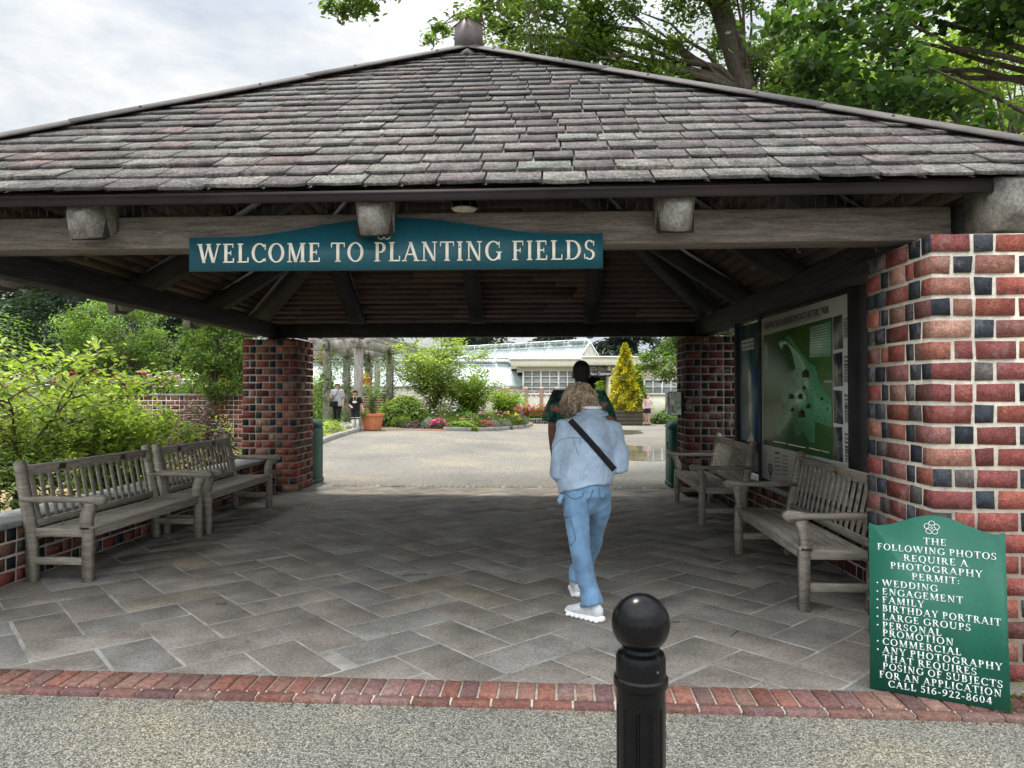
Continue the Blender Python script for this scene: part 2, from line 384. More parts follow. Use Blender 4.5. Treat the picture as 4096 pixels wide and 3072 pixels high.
def stem_shrub(name, label, base, nst, h, spread, leaf, m, seed, cat='shrub', group=None, per=26, twigs=4, sr=.012, asp=.5, six=True, up=.5, tmin=.6, tmax=1.2, stem_mat='twig', start=.25, stemname='stem', squash=(1, 1), jit=.05, tl=.35):
    rg = np.random.default_rng(seed); root = thing(name, label, cat, base, 0, group); mb = MB(); P, T, D = [], [], []
    for i in range(nst):
        a = 2 * math.pi * (i + rg.uniform(-.4, .4)) / nst; q = spread * math.sqrt(rg.uniform(.05, 1)); hh = h * rg.uniform(.72, 1.0) * (1 - .28 * (q / spread) ** 2)
        tip = Vector((math.cos(a) * q * squash[0], math.sin(a) * q * squash[1], hh))
        b0 = Vector((rg.normal() * .05, rg.normal() * .05, 0))
        pth = curve_pts(b0, tip, (-.25 * tip.x, -.25 * tip.y, .06 * h), 8, .012 * h, rg)
        mb.tube(pth, [max(.0025, sr * (1 - .85 * s_ / 8)) for s_ in range(9)], 5)
        tt = rg.uniform(tmin, tmax)
        paths = [pth]
        for j in range(twigs):
            s_ = rg.uniform(start, .95); k0 = min(7, int(s_ * 8)); p0 = pth[k0].lerp(pth[k0 + 1], s_ * 8 - k0)
            b = rg.uniform(0, 2 * math.pi); L = h * tl * rg.uniform(.5, 1) * (1.1 - .6 * s_)
            p1 = p0 + Vector((math.cos(b) * L * squash[0], math.sin(b) * L * squash[1], L * rg.uniform(.05, .6)))
            tw = curve_pts(p0, p1, (0, 0, .05 * L), 4, .02 * L, rg); mb.tube(tw, [max(.002, sr * .4 * (1 - .7 * u / 4)) for u in range(5)], 4); paths.append(tw)
        for w_, tw in enumerate(paths):
            n = per if w_ == 0 else max(3, int(per * .55))
            for _ in range(n):
                s_ = rg.uniform(start if w_ == 0 else .1, 1) * (len(tw) - 1); k0 = min(len(tw) - 2, int(s_)); p = tw[k0].lerp(tw[k0 + 1], s_ - k0)
                o = Vector(rg.normal(size=3)) * jit
                P.append(tuple(p + o)); T.append(tt * rg.uniform(.8, 1.2) * (.72 + .42 * min(1, p.z / h))); d = o + (tw[k0 + 1] - tw[k0]).normalized() * jit; D.append(tuple(d.normalized()))  # tint rises with height, painting light onto the upper leaves
    mb.build(stemname, MT[stem_mat], root, smooth=True)
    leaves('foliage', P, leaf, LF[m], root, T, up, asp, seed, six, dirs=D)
    return root
def mound(name, label, base, r, n, leaf, m, seed, cat='shrub', group=None, flower=None, nf=0, fs=.05, asp=.5, up=.3, six=False, tmin=.5, tmax=1.25, rough=.25, core=True, ftop=.3):
    rg = np.random.default_rng(seed); root = thing(name, label, cat, base, 0, group)
    u = rg.normal(size=(n, 3)); u /= np.linalg.norm(u, axis=1)[:, None]; u[:, 2] = np.abs(u[:, 2])
    bumps = rg.normal(size=(14, 3)); bumps /= np.linalg.norm(bumps, axis=1)[:, None]; bumps[:, 2] = np.abs(bumps[:, 2])
    g = np.max(u @ bumps.T, axis=1); rad = (1 - rough) + rough * np.clip((g - .6) / .4, 0, 1) + rg.normal(size=n) * .05
    rad *= 1 - .35 * rg.uniform(size=n) ** 2
    P = u * rad[:, None] * np.array(r)
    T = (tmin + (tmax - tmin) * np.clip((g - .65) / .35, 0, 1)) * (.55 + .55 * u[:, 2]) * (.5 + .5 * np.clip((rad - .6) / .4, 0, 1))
    leaves('foliage', P, leaf, LF[m], root, T, up, asp, seed, six, dirs=u)
    mb = MB(); 
    for i in range(5):
        a = i * 1.256; mb.tube([(0, 0, 0), (math.cos(a) * r[0] * .4, math.sin(a) * r[1] * .4, r[2] * .7)], [.012, .005], 4)
    mb.build('stem', MT['twig'], root)
    if flower: blossoms(root, rg, u, P, r, nf, fs, flower, ftop)
    return root
def blossoms(root, rg, u, P, r, nf, fs, flower, ftop=.3):
    ok = np.where(u[:, 2] > ftop)[0]; fl = flower if isinstance(flower, (list, tuple)) else [flower]
    for i, fm in enumerate(fl):
        pick = rg.choice(ok, max(1, nf // len(fl)))
        c = u[pick] * np.array(r) * (1.02 + .12 * rg.uniform(size=(len(pick), 1))); pts, dr = [], []
        for q in c:
            for a in range(6):
                t = a * 1.047; v = np.array([math.cos(t), math.sin(t), .3]); pts.append(q + v * fs * .35); dr.append(v)
        leaves('blossoms', pts, fs * .8, LF[fm], root, None, .9, .8, int(rg.integers(1e6)), False, dirs=dr)
# ------------------------------------------------------------------ camera, light, sky
sc = bpy.context.scene
cam = bpy.data.objects.new('camera', bpy.data.cameras.new('camera')); C.objects.link(cam); sc.camera = cam
cam.location = (0, 0, HC); cam.rotation_euler = (R(90) + PITCH, 0, 0)
cam.data.sensor_width = 36; cam.data.lens = F / 1269 * 36; cam.data.clip_end = 1500; cam.data.clip_start = .05
sc.view_settings.view_transform = 'Standard'; sc.view_settings.look = 'None'; sc.view_settings.exposure = 0
try: sc.cycles.use_denoising = True
except Exception: pass
sc.cycles.max_bounces = 6; sc.cycles.diffuse_bounces = 4; sc.cycles.glossy_bounces = 3; sc.cycles.transmission_bounces = 4; sc.cycles.transparent_max_bounces = 6; sc.cycles.adaptive_threshold = .03
SUN_AZ, SUN_EL = R(-24), R(66)          # from behind the pavilion, a little to the left
sd = Vector((math.sin(SUN_AZ) * math.cos(SUN_EL), math.cos(SUN_AZ) * math.cos(SUN_EL), math.sin(SUN_EL)))
sun = bpy.data.objects.new('sun', bpy.data.lights.new('sun', 'SUN')); C.objects.link(sun)
sun.data.energy = 4.4; sun.data.angle = R(5); sun.data.color = (1, .94, .84)
sun.rotation_euler = (-sd).to_track_quat('-Z', 'Y').to_euler(); sun.location = sd * 60
w = bpy.data.worlds.new('World'); sc.world = w; w.use_nodes = True; n = w.node_tree; n.nodes.clear()
sky = N(n, 'ShaderNodeTexSky'); sky.sky_type = 'NISHITA'; sky.sun_disc = False; sky.sun_elevation = SUN_EL; sky.sun_rotation = SUN_AZ; sky.air_density = 1.2; sky.dust_density = 2.5
b1 = N(n, 'ShaderNodeBackground'); b1.inputs[1].default_value = .11; n.links.new(sky.outputs[0], b1.inputs[0])
tc = N(n, 'ShaderNodeTexCoord'); mp = N(n, 'ShaderNodeMapping'); mp.inputs['Scale'].default_value = (1, 1, 2.6); mp.inputs['Location'].default_value = (.35, .1, .2); n.links.new(tc.outputs['Generated'], mp.inputs[0])
f1 = noise_n(n, 2.3, 7, .55, mp.outputs[0], .35); f2 = noise_n(n, 4.5, 6, .6, mp.outputs[0], .2)
cc = ramp(n, f2, [(.32, (.66, .74, .86)), (.5, (.90, .95, 1.0)), (.66, (1.15, 1.15, 1.15))])
sx = N(n, 'ShaderNodeSeparateXYZ'); n.links.new(tc.outputs['Generated'], sx.inputs[0])
gz = ramp(n, sx.outputs[2], [(.0, .86), (.45, .94), (.72, 2.2), (1.0, 2.6)])      # overcast: brighter overhead than near the horizon
mr_ = N(n, 'ShaderNodeMapRange'); n.links.new(sx.outputs[1], mr_.inputs[0]); mr_.inputs[1].default_value = -.9; mr_.inputs[2].default_value = .3; mr_.inputs[3].default_value = 2.5; mr_.inputs[4].default_value = 1.0
cc = mix_rgb(n, cc, gz, 1, 'MULTIPLY')
b2 = N(n, 'ShaderNodeBackground'); n.links.new(mr_.outputs[0], b2.inputs[1]); n.links.new(cc, b2.inputs[0])
mk = ramp(n, f1, [(.30, .35), (.52, 1.0)])
ms = N(n, 'ShaderNodeMixShader'); n.links.new(mk, ms.inputs[0]); n.links.new(b1.outputs[0], ms.inputs[1]); n.links.new(b2.outputs[0], ms.inputs[2])
wo = N(n, 'ShaderNodeOutputWorld'); n.links.new(ms.outputs[0], wo.inputs[0])

# ------------------------------------------------------------------ ground surfaces
def aggregate(name, cols, scale, big, bump, rough=.85):
    m, n = nt_new(name); out = N(n, 'ShaderNodeOutputMaterial'); p = N(n, 'ShaderNodeBsdfPrincipled'); n.links.new(p.outputs[0], out.inputs[0])
    vec = coord(n); v = N(n, 'ShaderNodeTexVoronoi'); v.inputs['Scale'].default_value = scale; n.links.new(vec, v.inputs['Vector'])
    sep = N(n, 'ShaderNodeSeparateColor'); n.links.new(v.outputs['Color'], sep.inputs[0])
    c = ramp(n, sep.outputs[0], [(i / (len(cols) - 1), q) for i, q in enumerate(cols)])
    d = ramp(n, v.outputs['Distance'], [(.25, 1.0), (.75, .45)]); c = mix_rgb(n, c, d, 1, 'MULTIPLY')
    g = ramp(n, noise_n(n, big, 5, .6, vec), [(.3, (.72, .72, .73)), (.52, (.98, .96, .92)), (.68, (1.25, 1.15, .95))]); c = mix_rgb(n, c, g, 1, 'MULTIPLY')  # broad tone patches; the dark ones on the plaza paint tree-shadow dapples
    n.links.new(c, p.inputs['Base Color']); p.inputs['Roughness'].default_value = rough; p.inputs['Specular IOR Level'].default_value = .25
    b = N(n, 'ShaderNodeBump'); b.inputs['Strength'].default_value = bump; b.inputs['Distance'].default_value = .006; b.invert = True
    n.links.new(v.outputs['Distance'], b.inputs['Height']); n.links.new(b.outputs[0], p.inputs['Normal'])
    return m
MT['road'] = aggregate('chip_sealed_road', [(.10, .098, .088), (.26, .25, .215), (.38, .36, .305), (.60, .57, .49)], 140, .8, .9)
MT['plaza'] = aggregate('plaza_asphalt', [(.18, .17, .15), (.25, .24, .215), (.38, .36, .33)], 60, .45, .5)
MT['lawn'] = mat('garden_soil_and_grass', (.09, .12, .04), .95, .6, 1.2, dark=(.06, .05, .03), bump=.8, bs=14, fine=(9, .5))
def sheet(name, xs, ys, fz, m, inside=None):
    mb = MB(); nx = len(xs)
    mb.v = [(x, y, fz(x, y)) for y in ys for x in xs]
    for j in range(len(ys) - 1):
        for i in range(nx - 1):
            if inside and not inside((xs[i] + xs[i + 1]) / 2, (ys[j] + ys[j + 1]) / 2): continue
            mb.f.append([j * nx + i, j * nx + i + 1, (j + 1) * nx + i + 1, (j + 1) * nx + i]); mb.c.append((1, 1, 1)); mb.m.append(0)
    return tag(mb.build(name, m, smooth=True), kind='structure')
xs = [-600, -300, -150, -80, -50] + [-40 + 2 * i for i in range(41)] + [50, 80, 150, 300, 600]
ys = [-200, -100, -40, -20] + [-10 + 2 * i for i in range(41)] + [80, 110, 150, 250, 450, 900]
sheet('ground', xs, ys, lambda x, y: ground_z(x, y) - .08 + (.02 * max(0, y - 70)), MT['lawn'])
FR = lambda x: 3.682 - .0636 * x        # front edge of the flagstones
RR_ = lambda x: 11.22 - .063 * x        # rear edge
tag((lambda mb: (mb.add([(-40, -12, -.03), (40, -12, -.03), (40, FR(40) - .2, -.03), (-40, FR(-40) - .2, -.03)], [(0, 1, 2, 3)]), mb.build('road', MT['road']))[1])(MB()), kind='structure')
# plaza: grid strip, first row follows the brick edge
mb = MB(); cols = [-5.15 + .8 * i for i in range(26)]; rows = 34
for j in range(rows + 1):
    for x in cols:
        y0 = RR_(x) + .2; y = y0 + (38 - y0) * j / rows
        mb.v.append((x, y, ground_z(x, y) * 1.0 - .003))
for j in range(rows):
    for i in range(len(cols) - 1):
        a = j * len(cols) + i; mb.f.append([a, a + 1, a + 1 + len(cols), a + len(cols)]); mb.c.append((1, 1, 1)); mb.m.append(0)
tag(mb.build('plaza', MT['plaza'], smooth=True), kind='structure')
# puddle: a thin wet sheet
MTp, n = nt_new('wet_asphalt'); out = N(n, 'ShaderNodeOutputMaterial'); p = N(n, 'ShaderNodeBsdfPrincipled'); n.links.new(p.outputs[0], out.inputs[0])
c = ramp(n, noise_n(n, 1.1, 4, .6, coord(n)), [(.4, (.10, .09, .075)), (.6, (.22, .20, .18))]); n.links.new(c, p.inputs['Base Color']); p.inputs['Roughness'].default_value = .06; p.inputs['Specular IOR Level'].default_value = .6
def blob(name, cpt, rx, ry, m, seed, z=.004, k=40):
    rg = np.random.default_rng(seed); ph = rg.uniform(0, 6.28, 5); vs = []
    for i in range(k):
        a = 2 * math.pi * i / k; q = 1 + .16 * math.sin(2 * a + ph[0]) + .12 * math.sin(3 * a + ph[1]) + .08 * math.sin(5 * a + ph[2]) + .05 * math.sin(9 * a + ph[3])
        x, y = cpt[0] + rx * q * math.cos(a), cpt[1] + ry * q * math.sin(a); vs.append((x, y, ground_z(x, y) + z))
    mb = MB(); mb.add(vs, [tuple(range(k))]); return mb.build(name, m)
tag(blob('puddle', (3.55, 18.2), 1.3, 2.3, MTp, 3), kind='structure')
tag(blob('puddle', (3.9, 27.5), 1.5, 1.4, MTp, 5), kind='structure')

# flagstone floor: herringbone of 2:1 stones, each stone its own bevelled slab in one mesh
def clip_poly(P, a, b):          # keep left of a->b
    out = []; n_ = len(P)
    for i in range(n_):
        p, q = P[i], P[(i + 1) % n_]
        sp = (b[0] - a[0]) * (p[1] - a[1]) - (b[1] - a[1]) * (p[0] - a[0]); sq = (b[0] - a[0]) * (q[1] - a[1]) - (b[1] - a[1]) * (q[0] - a[0])
        if sp >= 0: out.append(p)
        if sp * sq < 0:
            t = sp / (sp - sq); out.append((p[0] + (q[0] - p[0]) * t, p[1] + (q[1] - p[1]) * t))
    return out
XL, XR = -6.5, 4.9
floor_poly = [(XL, FR(XL)), (XR, FR(XR)), (XR, RR_(XR)), (XL, RR_(XL))]
mb = MB(); mb.add([(x, y, -.0025) for x, y in floor_poly], [(0, 1, 2, 3)], mi=1)
U = .315; th = R(45 - 3.6); ct, st = math.cos(th), math.sin(th); sr = random.Random(11)
for i in range(-40, 60):
    for j in range(-60, 50):
        v = (i - j) % 4
        if v == 0: r_ = (i, j, i + 2, j + 1)
        elif v == 3: r_ = (i, j, i + 1, j + 2)
        else: continue
        g = .0075 / U
        q = [(r_[0] + g, r_[1] + g), (r_[2] - g, r_[1] + g), (r_[2] - g, r_[3] - g), (r_[0] + g, r_[3] - g)]
        q = [(a + sr.uniform(-.02, .02), b + sr.uniform(-.02, .02)) for a, b in q]
        q = [((a * ct - b * st) * U + .12, (a * st + b * ct) * U + 6.0) for a, b in q]
        if max(y for x, y in q) < 3.2 or min(y for x, y in q) > 12 or max(x for x, y in q) < XL or min(x for x, y in q) > XR: continue
        for k in range(4):
            q = clip_poly(q, floor_poly[k], floor_poly[(k + 1) % 4])
            if len(q) < 3: break
        if len(q) < 3: continue
        cx_, cy_ = sum(a for a, b in q) / len(q), sum(b for a, b in q) / len(q)
        b_ = sr.choice([.19, .20, .21, .22, .235, .25]); t = sr.random()
        col = (b_ * 1.07, b_ * .99, b_ * .90) if t < .66 else (b_ * 1.0, b_ * .98, b_ * .94) if t < .88 else (b_ * 1.15, b_ * 1.04, b_ * .86) if t < .94 else (b_ * 1.2, b_ * 1.2, b_ * 1.14)
        tx, ty, z0 = sr.uniform(-.004, .004), sr.uniform(-.004, .004), sr.uniform(-.0015, .0015)
        hz = lambda a, b: z0 + (a - cx_) * tx + (b - cy_) * ty
        k = len(q); top = []
        for a, b in q:
            L = math.hypot(a - cx_, b - cy_) + 1e-6; s_ = max(0, 1 - .006 / L); top.append((cx_ + (a - cx_) * s_, cy_ + (b - cy_) * s_, hz(a, b)))
        base = [(a, b, -.012) for a, b in q]; mid = [(a, b, hz(a, b) - .0015) for a, b in q]
        mb.add(base + mid + top, [tuple(2 * k + u for u in range(k))] + [(u, (u + 1) % k, k + (u + 1) % k, k + u) for u in range(k)] + [(k + u, k + (u + 1) % k, 2 * k + (u + 1) % k, 2 * k + u) for u in range(k)], col)
tag(mb.build('flagstone_floor', [MT['stone'], MT['joint']]), kind='structure')
# brick edging, front (headers + a nosing course) and rear
RED = [(.29, .092, .068), (.25, .078, .064), (.35, .135, .095), (.21, .07, .064), (.32, .15, .115), (.22, .10, .088), (.38, .21, .155), (.27, .08, .068)]
EDGE = [(.28, .15, .118), (.25, .13, .112), (.31, .185, .145), (.22, .125, .115), (.27, .165, .142), (.30, .135, .102)]
def brick_edge(name, x0, x1, fy, d, inv, n_thin=True, mul=(1, 1, 1)):
    mb = MB(); br = random.Random(5 + int(d * 100)); e = Vector((1, -.0636, 0)).normalized(); f = Vector((.0636, 1, 0)).normalized() * (1 if inv else -1)
    p = lambda x: Vector((x, fy(x), 0)); L = x1 - x0
    a, b = p(x0) - e * .3, p(x1) + e * .3
    tot = d + (.075 if n_thin else 0)
    mb.prism([a + f * .002 + Vector((0, 0, -.008)), b + f * .002 + Vector((0, 0, -.008)), b + f * (tot - .03) + Vector((0, 0, -.016)), a + f * (tot - .03) + Vector((0, 0, -.016))], (0, 0, -.06), mi=1)
    M = Matrix((e, Vector((-e.y, e.x, 0)), Vector((0, 0, 1)))).transposed(); x = 0.0
    while x < L:
        wd = .098 + br.uniform(-.004, .004); c = br.choice(EDGE); k = br.uniform(.7, 1.15); c = tuple(v * k * u for v, u in zip(c, mul))
        mb.box(p(x0 + x + wd / 2) + f * (d / 2) + Vector((0, 0, -.02 + br.uniform(-.002, .002))), (wd - .012, d - .012, .044), M=M, col=c, bev=.005); x += wd
    x = 0.0
    while n_thin and x < L:
        wd = .2 + br.uniform(-.006, .006); c = br.choice(EDGE); k = br.uniform(.7, 1.0); c = tuple(v * k for v in c)
        mb.box(p(x0 + x + wd / 2) + f * (d + .036) + Vector((0, 0, -.028)), (wd - .012, .062, .044), M=M, col=c, bev=.003); x += wd
    return tag(mb.build(name, [MT['brick'], MT['mortar']]), kind='structure')
brick_edge('brick_edging', -7.5, 5.2, lambda x: FR(x) - .002, .185, False)
brick_edge('brick_edging', -5.0, 5.2, lambda x: RR_(x) + .002, .195, True, False, (1.0, 1.75, 1.9))

# ------------------------------------------------------------------ brickwork
DARK = [(.045, .05, .06), (.062, .066, .074), (.038, .041, .05), (.10, .085, .082)]
def brickwork(mb, c, ux, uy, W, D, z0, courses, ch, seed, sides=(1, 1, 1, 1), dim=1.0, top_gap=0):
    """Flemish bond skin on a mortar core; c = front-left corner, ux along the front, uy into depth"""
    br = random.Random(seed); c = Vector(c); ux = Vector(ux).normalized(); uy = Vector(uy).normalized(); up = Vector((0, 0, 1)); H = courses * ch
    q = lambda u, v, z: c + ux * u + uy * v + up * (z + z0 - c.z)
    ins = .007
    mb.hexa([q(ins, ins, 0), q(W - ins, ins, 0), q(W - ins, D - ins, 0), q(ins, D - ins, 0), q(ins, ins, H - .008), q(W - ins, ins, H - .008), q(W - ins, D - ins, H - .008), q(ins, D - ins, H - .008)], mi=1)
    J = .021; bd = .095
    def red():
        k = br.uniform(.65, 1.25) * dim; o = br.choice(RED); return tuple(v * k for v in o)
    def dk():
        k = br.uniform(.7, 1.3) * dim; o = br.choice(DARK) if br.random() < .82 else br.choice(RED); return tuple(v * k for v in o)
    for i in range(courses):
        za, zb = i * ch + J / 2, (i + 1) * ch - J / 2
        for sd_ in range(4):
            if not sides[sd_]: continue
            own = (sd_ % 2 == 0) == (i % 2 == 0); L = W if sd_ % 2 == 0 else D
            a0 = 0 if own else bd + J; L2 = L - 2 * a0
            pat = []; t = 0; k = 0 if own else 1
            while t < L2 - .05: 
                s_ = .2 if (k % 2 == 0) else .092; pat.append(s_); t += s_ + J; k += 1
            if len(pat) % 2 == 0: pat = pat[:-1] if t - L2 > .1 else pat
            if not pat: pat = [L2] if L2 > .02 else []
            if not pat: continue
            sc_ = (L2 - J * (len(pat) - 1)) / sum(pat); u = a0
            for k2, s_ in enumerate(pat):
                wd = s_ * sc_; hd = s_ < .15; end = own and k2 in (0, len(pat) - 1)
                col = dk() if hd else red(); pr = br.uniform(-.0035, .004); dep = bd if end else .05
                cols = [col] * 6
                if end and br.random() < .75: cols = [col, col, col, dk() if br.random() < .7 else col, col, dk() if br.random() < .7 else col]
                j_ = lambda: br.uniform(-.0042, .0042)
                def P(uu, dd, zz):
                    if sd_ == 0: return q(uu + j_(), dd, zz + j_())
                    if sd_ == 1: return q(W - dd, uu + j_(), zz + j_())
                    if sd_ == 2: return q(W - uu + j_(), D - dd, zz + j_())
                    return q(dd, D - uu + j_(), zz + j_())
                u1 = u + wd; e0 = -pr if (end and k2 == 0) else 0; e1 = -pr if (end and k2 == len(pat) - 1) else 0
                mb.hexa([P(u + e0, pr, za), P(u1 - e1, pr, za), P(u1 - e1, dep, za), P(u + e0, dep, za), P(u + e0, pr, zb), P(u1 - e1, pr, zb), P(u1 - e1, dep, zb), P(u + e0, dep, zb)], cols)
                if end and k2 == 0 or end and k2 == len(pat) - 1: pass
                u = u1 + J
CH, NC = .1115, 21
UX, UY = (1, -.06, 0), (.045, 1, 0)
pav = thing('entrance_pavilion', 'open timber pavilion with pyramid slate roof on brick pillars across the path', 'pavilion', (-.45, 7.5, 0))
def under(o, par=pav):
    o.parent = par; o.matrix_parent_inverse = Matrix.Translation(par.location).inverted() if par.type == 'EMPTY' else Matrix.Identity(4); return o
def pillar(c, W, D, seed, lab, mort='mortar', dim=1.0):
    mb = MB(); brickwork(mb, c, UX, UY, W, D, 0, NC, CH, seed, dim=dim)
    return under(mb.build('brick_pillar', [MT['brick'], MT[mort]], label=lab))
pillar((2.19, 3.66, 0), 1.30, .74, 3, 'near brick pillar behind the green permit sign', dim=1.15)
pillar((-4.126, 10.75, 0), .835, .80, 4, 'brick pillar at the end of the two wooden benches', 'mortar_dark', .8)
pillar((2.535, 10.2, 0), .85, .74, 5, 'brick pillar beside the blue poster', 'mortar_deep', .24)  # brick and mortar colours darkened to paint this pillar's shade
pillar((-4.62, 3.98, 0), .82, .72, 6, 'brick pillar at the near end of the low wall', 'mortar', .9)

# ------------------------------------------------------------------ timber frame
ZB, BH, BT = 2.372, .195, .19           # beam underside, height, thickness
cFL, cFR, cRL, cRR = Vector((-3.80, 4.39, 0)), Vector((2.80, 4.05, 0)), Vector((-3.70, 10.93, 0)), Vector((2.875, 10.68, 0))
zz = Vector((0, 0, ZB + BH / 2))
def beam(a, b, m, lab, h=BH, w_=BT, z=zz):
    mb = MB(); mb.bar(a + z, b + z, w_, h, bev=.008); return under(mb.build('beam', MT[m], label=lab))
d_f = (cFR - cFL).normalized()
beam(cFL - d_f * 1.0, cFR - d_f * .30, 'timber', 'weathered grey front beam carrying the welcome sign')
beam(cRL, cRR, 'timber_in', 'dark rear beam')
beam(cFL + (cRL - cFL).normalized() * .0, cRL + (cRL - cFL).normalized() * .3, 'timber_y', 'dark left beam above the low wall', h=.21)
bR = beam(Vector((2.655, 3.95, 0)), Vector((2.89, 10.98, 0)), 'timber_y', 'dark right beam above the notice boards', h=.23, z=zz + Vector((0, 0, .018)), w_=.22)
mb = MB(); a_, b_ = Vector((2.643, 3.62, 0)), Vector((2.655, 3.945, 0)); hw, zl, zh = .113, ZB - .002, ZB + .262
mb.add([(b_.x - hw, b_.y, zl), (b_.x + hw, b_.y, zl), (b_.x + hw, b_.y, zh), (b_.x - hw, b_.y, zh), (a_.x - hw, a_.y + .06, zl), (a_.x + hw, a_.y + .06, zl), (a_.x + hw, a_.y + .02, zh), (a_.x - hw, a_.y + .02, zh), (a_.x - hw + .05, a_.y - .02, zl + .075), (a_.x + hw - .05, a_.y - .02, zl + .075), (a_.x + hw - .05, a_.y - .03, zh - .035), (a_.x - hw + .05, a_.y - .03, zh - .035)],
       [(3, 2, 1, 0), (8, 9, 10, 11)] + [(r_ + k, r_ + (k + 1) % 4, r_ + 4 + (k + 1) % 4, r_ + 4 + k) for r_ in (0, 4) for k in range(4)])
e_ = mb.build('beam_end', MT['tail'], label='pale weathered end of the right beam above the near pillar'); e_.parent = bR; e_.matrix_parent_inverse = bR.matrix_parent_inverse.inverted() if False else Matrix.Identity(4)
for c_ in ((2.72, 4.02), (-3.72, 11.0), (2.95, 10.6), (-4.2, 4.3)):
    mb = MB(); mb.box((c_[0], c_[1], (NC * CH + ZB) / 2 - .004), (.16, .16, ZB - NC * CH + .014)); under(mb.build('post_block', MT['timber_in']))
mb = MB(); mb.bar((2.66, 4.0, NC * CH + .004), (2.66, 4.0, 2.5), .15, .15, up=(0, 1, 0)); under(mb.build('post_block', MT['timber_in']))
# roof geometry
AP = Vector((-.47, 7.55, 5.20))
eFL, eFR, eRR, eRL = Vector((-4.62, 4.02, 2.627)), Vector((3.47, 3.58, 2.627)), Vector((3.6, 11.2, 2.627)), Vector((-4.5, 11.6, 2.627))
corners = [(eFL, eFR), (eFR, eRR), (eRR, eRL), (eRL, eFL)]
SL = [(.24, .22, .22), (.21, .175, .18), (.185, .18, .17), (.25, .235, .22), (.23, .19, .19), (.145, .125, .13), (.225, .225, .205), (.29, .275, .25), (.19, .15, .155), (.215, .18, .175)]
rs = random.Random(21); mb = MB()
for si, (E1, E2) in enumerate(corners):
    mid = (E1 + E2) / 2; e = (E2 - E1).normalized(); L = (E2 - E1).length; h = (AP - E1) - e * (AP - E1).dot(e); H = h.length; vdir = h.normalized(); nrm = e.cross(vdir).normalized(); ua = (AP - E1).dot(e)
    lo = lambda v: ua * v / H
    hi = lambda v: L + (ua - L) * v / H
    K = int((H - .12) / .2)
    mb.add([E1, E2, AP], [(0, 1, 2)], (.02, .02, .02))
    for k in range(K + 1):
        v0 = k * .2 - .03; v1 = min(v0 + .33, H - .02); u = lo(max(0, v0)) - rs.uniform(0, .25); end = hi(max(0, v0))
        while u < end:
            wd = rs.choice([.2, .24, .26, .29, .31, .35]); a, b = u + .0055, u + wd - .0055; u += wd
            vj = v0 + rs.uniform(-.012, .012); t0 = .028 + rs.uniform(0, .012); t1 = .006
            cl = lambda uu, vv: min(max(uu, lo(max(0, vv)) + .01), hi(max(0, vv)) - .01)
            S = 4; tail = [(a + (b - a) * s_ / S, vj + (rs.uniform(-.007, .007) if 0 < s_ < S else rs.uniform(-.002, .012))) for s_ in range(S + 1)]
            if cl(b, vj) - cl(a, vj) < .02: continue
            pt = lambda uu, vv, tt: E1 + e * cl(uu, vv) + vdir * vv + nrm * tt
            top = [pt(x, y, t0) for x, y in tail] + [pt(b, v1, t1), pt(a, v1, t1)]
            th_ = .015 + rs.uniform(-.004, .006)
            bot = [pt(x + .0, y - .004, t0 - th_) for x, y in tail]
            o = rs.choice(SL); g_ = sum(o) / 3; o = tuple(q_ * .6 + g_ * v_ * .4 for q_, v_ in zip(o, (1.06, .99, .95))); kk = rs.uniform(.8, 1.2); tt = rs.random()
            fy = k / K
            if tt < .045 and si == 0: o = (.255, .19, .18)
            elif tt < .10: o = (.255, .265, .245)
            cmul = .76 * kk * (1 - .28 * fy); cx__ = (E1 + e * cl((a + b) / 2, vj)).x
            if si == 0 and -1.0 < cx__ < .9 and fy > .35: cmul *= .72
            col = tuple(q_ * cmul for q_ in o); n_ = len(top); edge = tuple(q_ * cmul * .34 for q_ in o)  # edge faces coloured darker to paint the shadow line under each slate
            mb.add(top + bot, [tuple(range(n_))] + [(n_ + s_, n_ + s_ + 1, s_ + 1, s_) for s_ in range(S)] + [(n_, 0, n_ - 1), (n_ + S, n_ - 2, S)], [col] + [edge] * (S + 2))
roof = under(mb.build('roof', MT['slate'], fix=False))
def hip(a, b, lift=.055):
    mb = MB(); d = (b - a).normalized(); x = d.cross(Vector((0, 0, 1))).normalized(); k = 7
    dz = Vector((0, 0, 1)); 
    A = a - d * .05; Lh = (b - A).length
    for i in range(3):          # lapped lengths of metal
        s0, s1 = A + d * (Lh * i / 3 - (.03 if i else 0)), A + d * (Lh * (i + 1) / 3); o = dz * (lift + .006 * i)
        prof = [(-.13, -.055), (-.02, .0), (.02, .0), (.13, -.055)]
        vs = [p_ + x * u + dz * v + o for p_ in (s0, s1) for u, v in prof] + [p_ + x * u + dz * (v - .014) + o for p_ in (s0, s1) for u, v in prof]
        mb.add(vs, [(0, 1, 5, 4), (1, 2, 6, 5), (2, 3, 7, 6), (8, 12, 13, 9), (9, 13, 14, 10), (10, 14, 15, 11), (0, 4, 12, 8), (3, 11, 15, 7), (0, 8, 9, 1), (1, 9, 10, 2), (2, 10, 11, 3), (4, 5, 13, 12), (5, 6, 14, 13), (6, 7, 15, 14)])
        for t in (.25, .75):
            c_ = s0.lerp(s1, t) + o
            for u in (-.08, .08): mb.ell(c_ + x * u + dz * (-.026), .011, 6)
    return under(mb.build('hip_flashing', MT['lead']))
for cpt in (eFL, eFR, eRR, eRL): hip(cpt, AP + Vector((0, 0, .02)))
mb = MB(); c_ = AP + Vector((0, 0, .0)); rz = R(38)
mb.lathe(c_, [(.36, -.18), (.27, -.10), (.155, -.03), (.14, .0)], 4)
o_ = mb.build('cap_skirt', MT['lead']); under(o_)
mb = MB(); Mz = Matrix.Rotation(rz, 3, 'Z'); q = .112
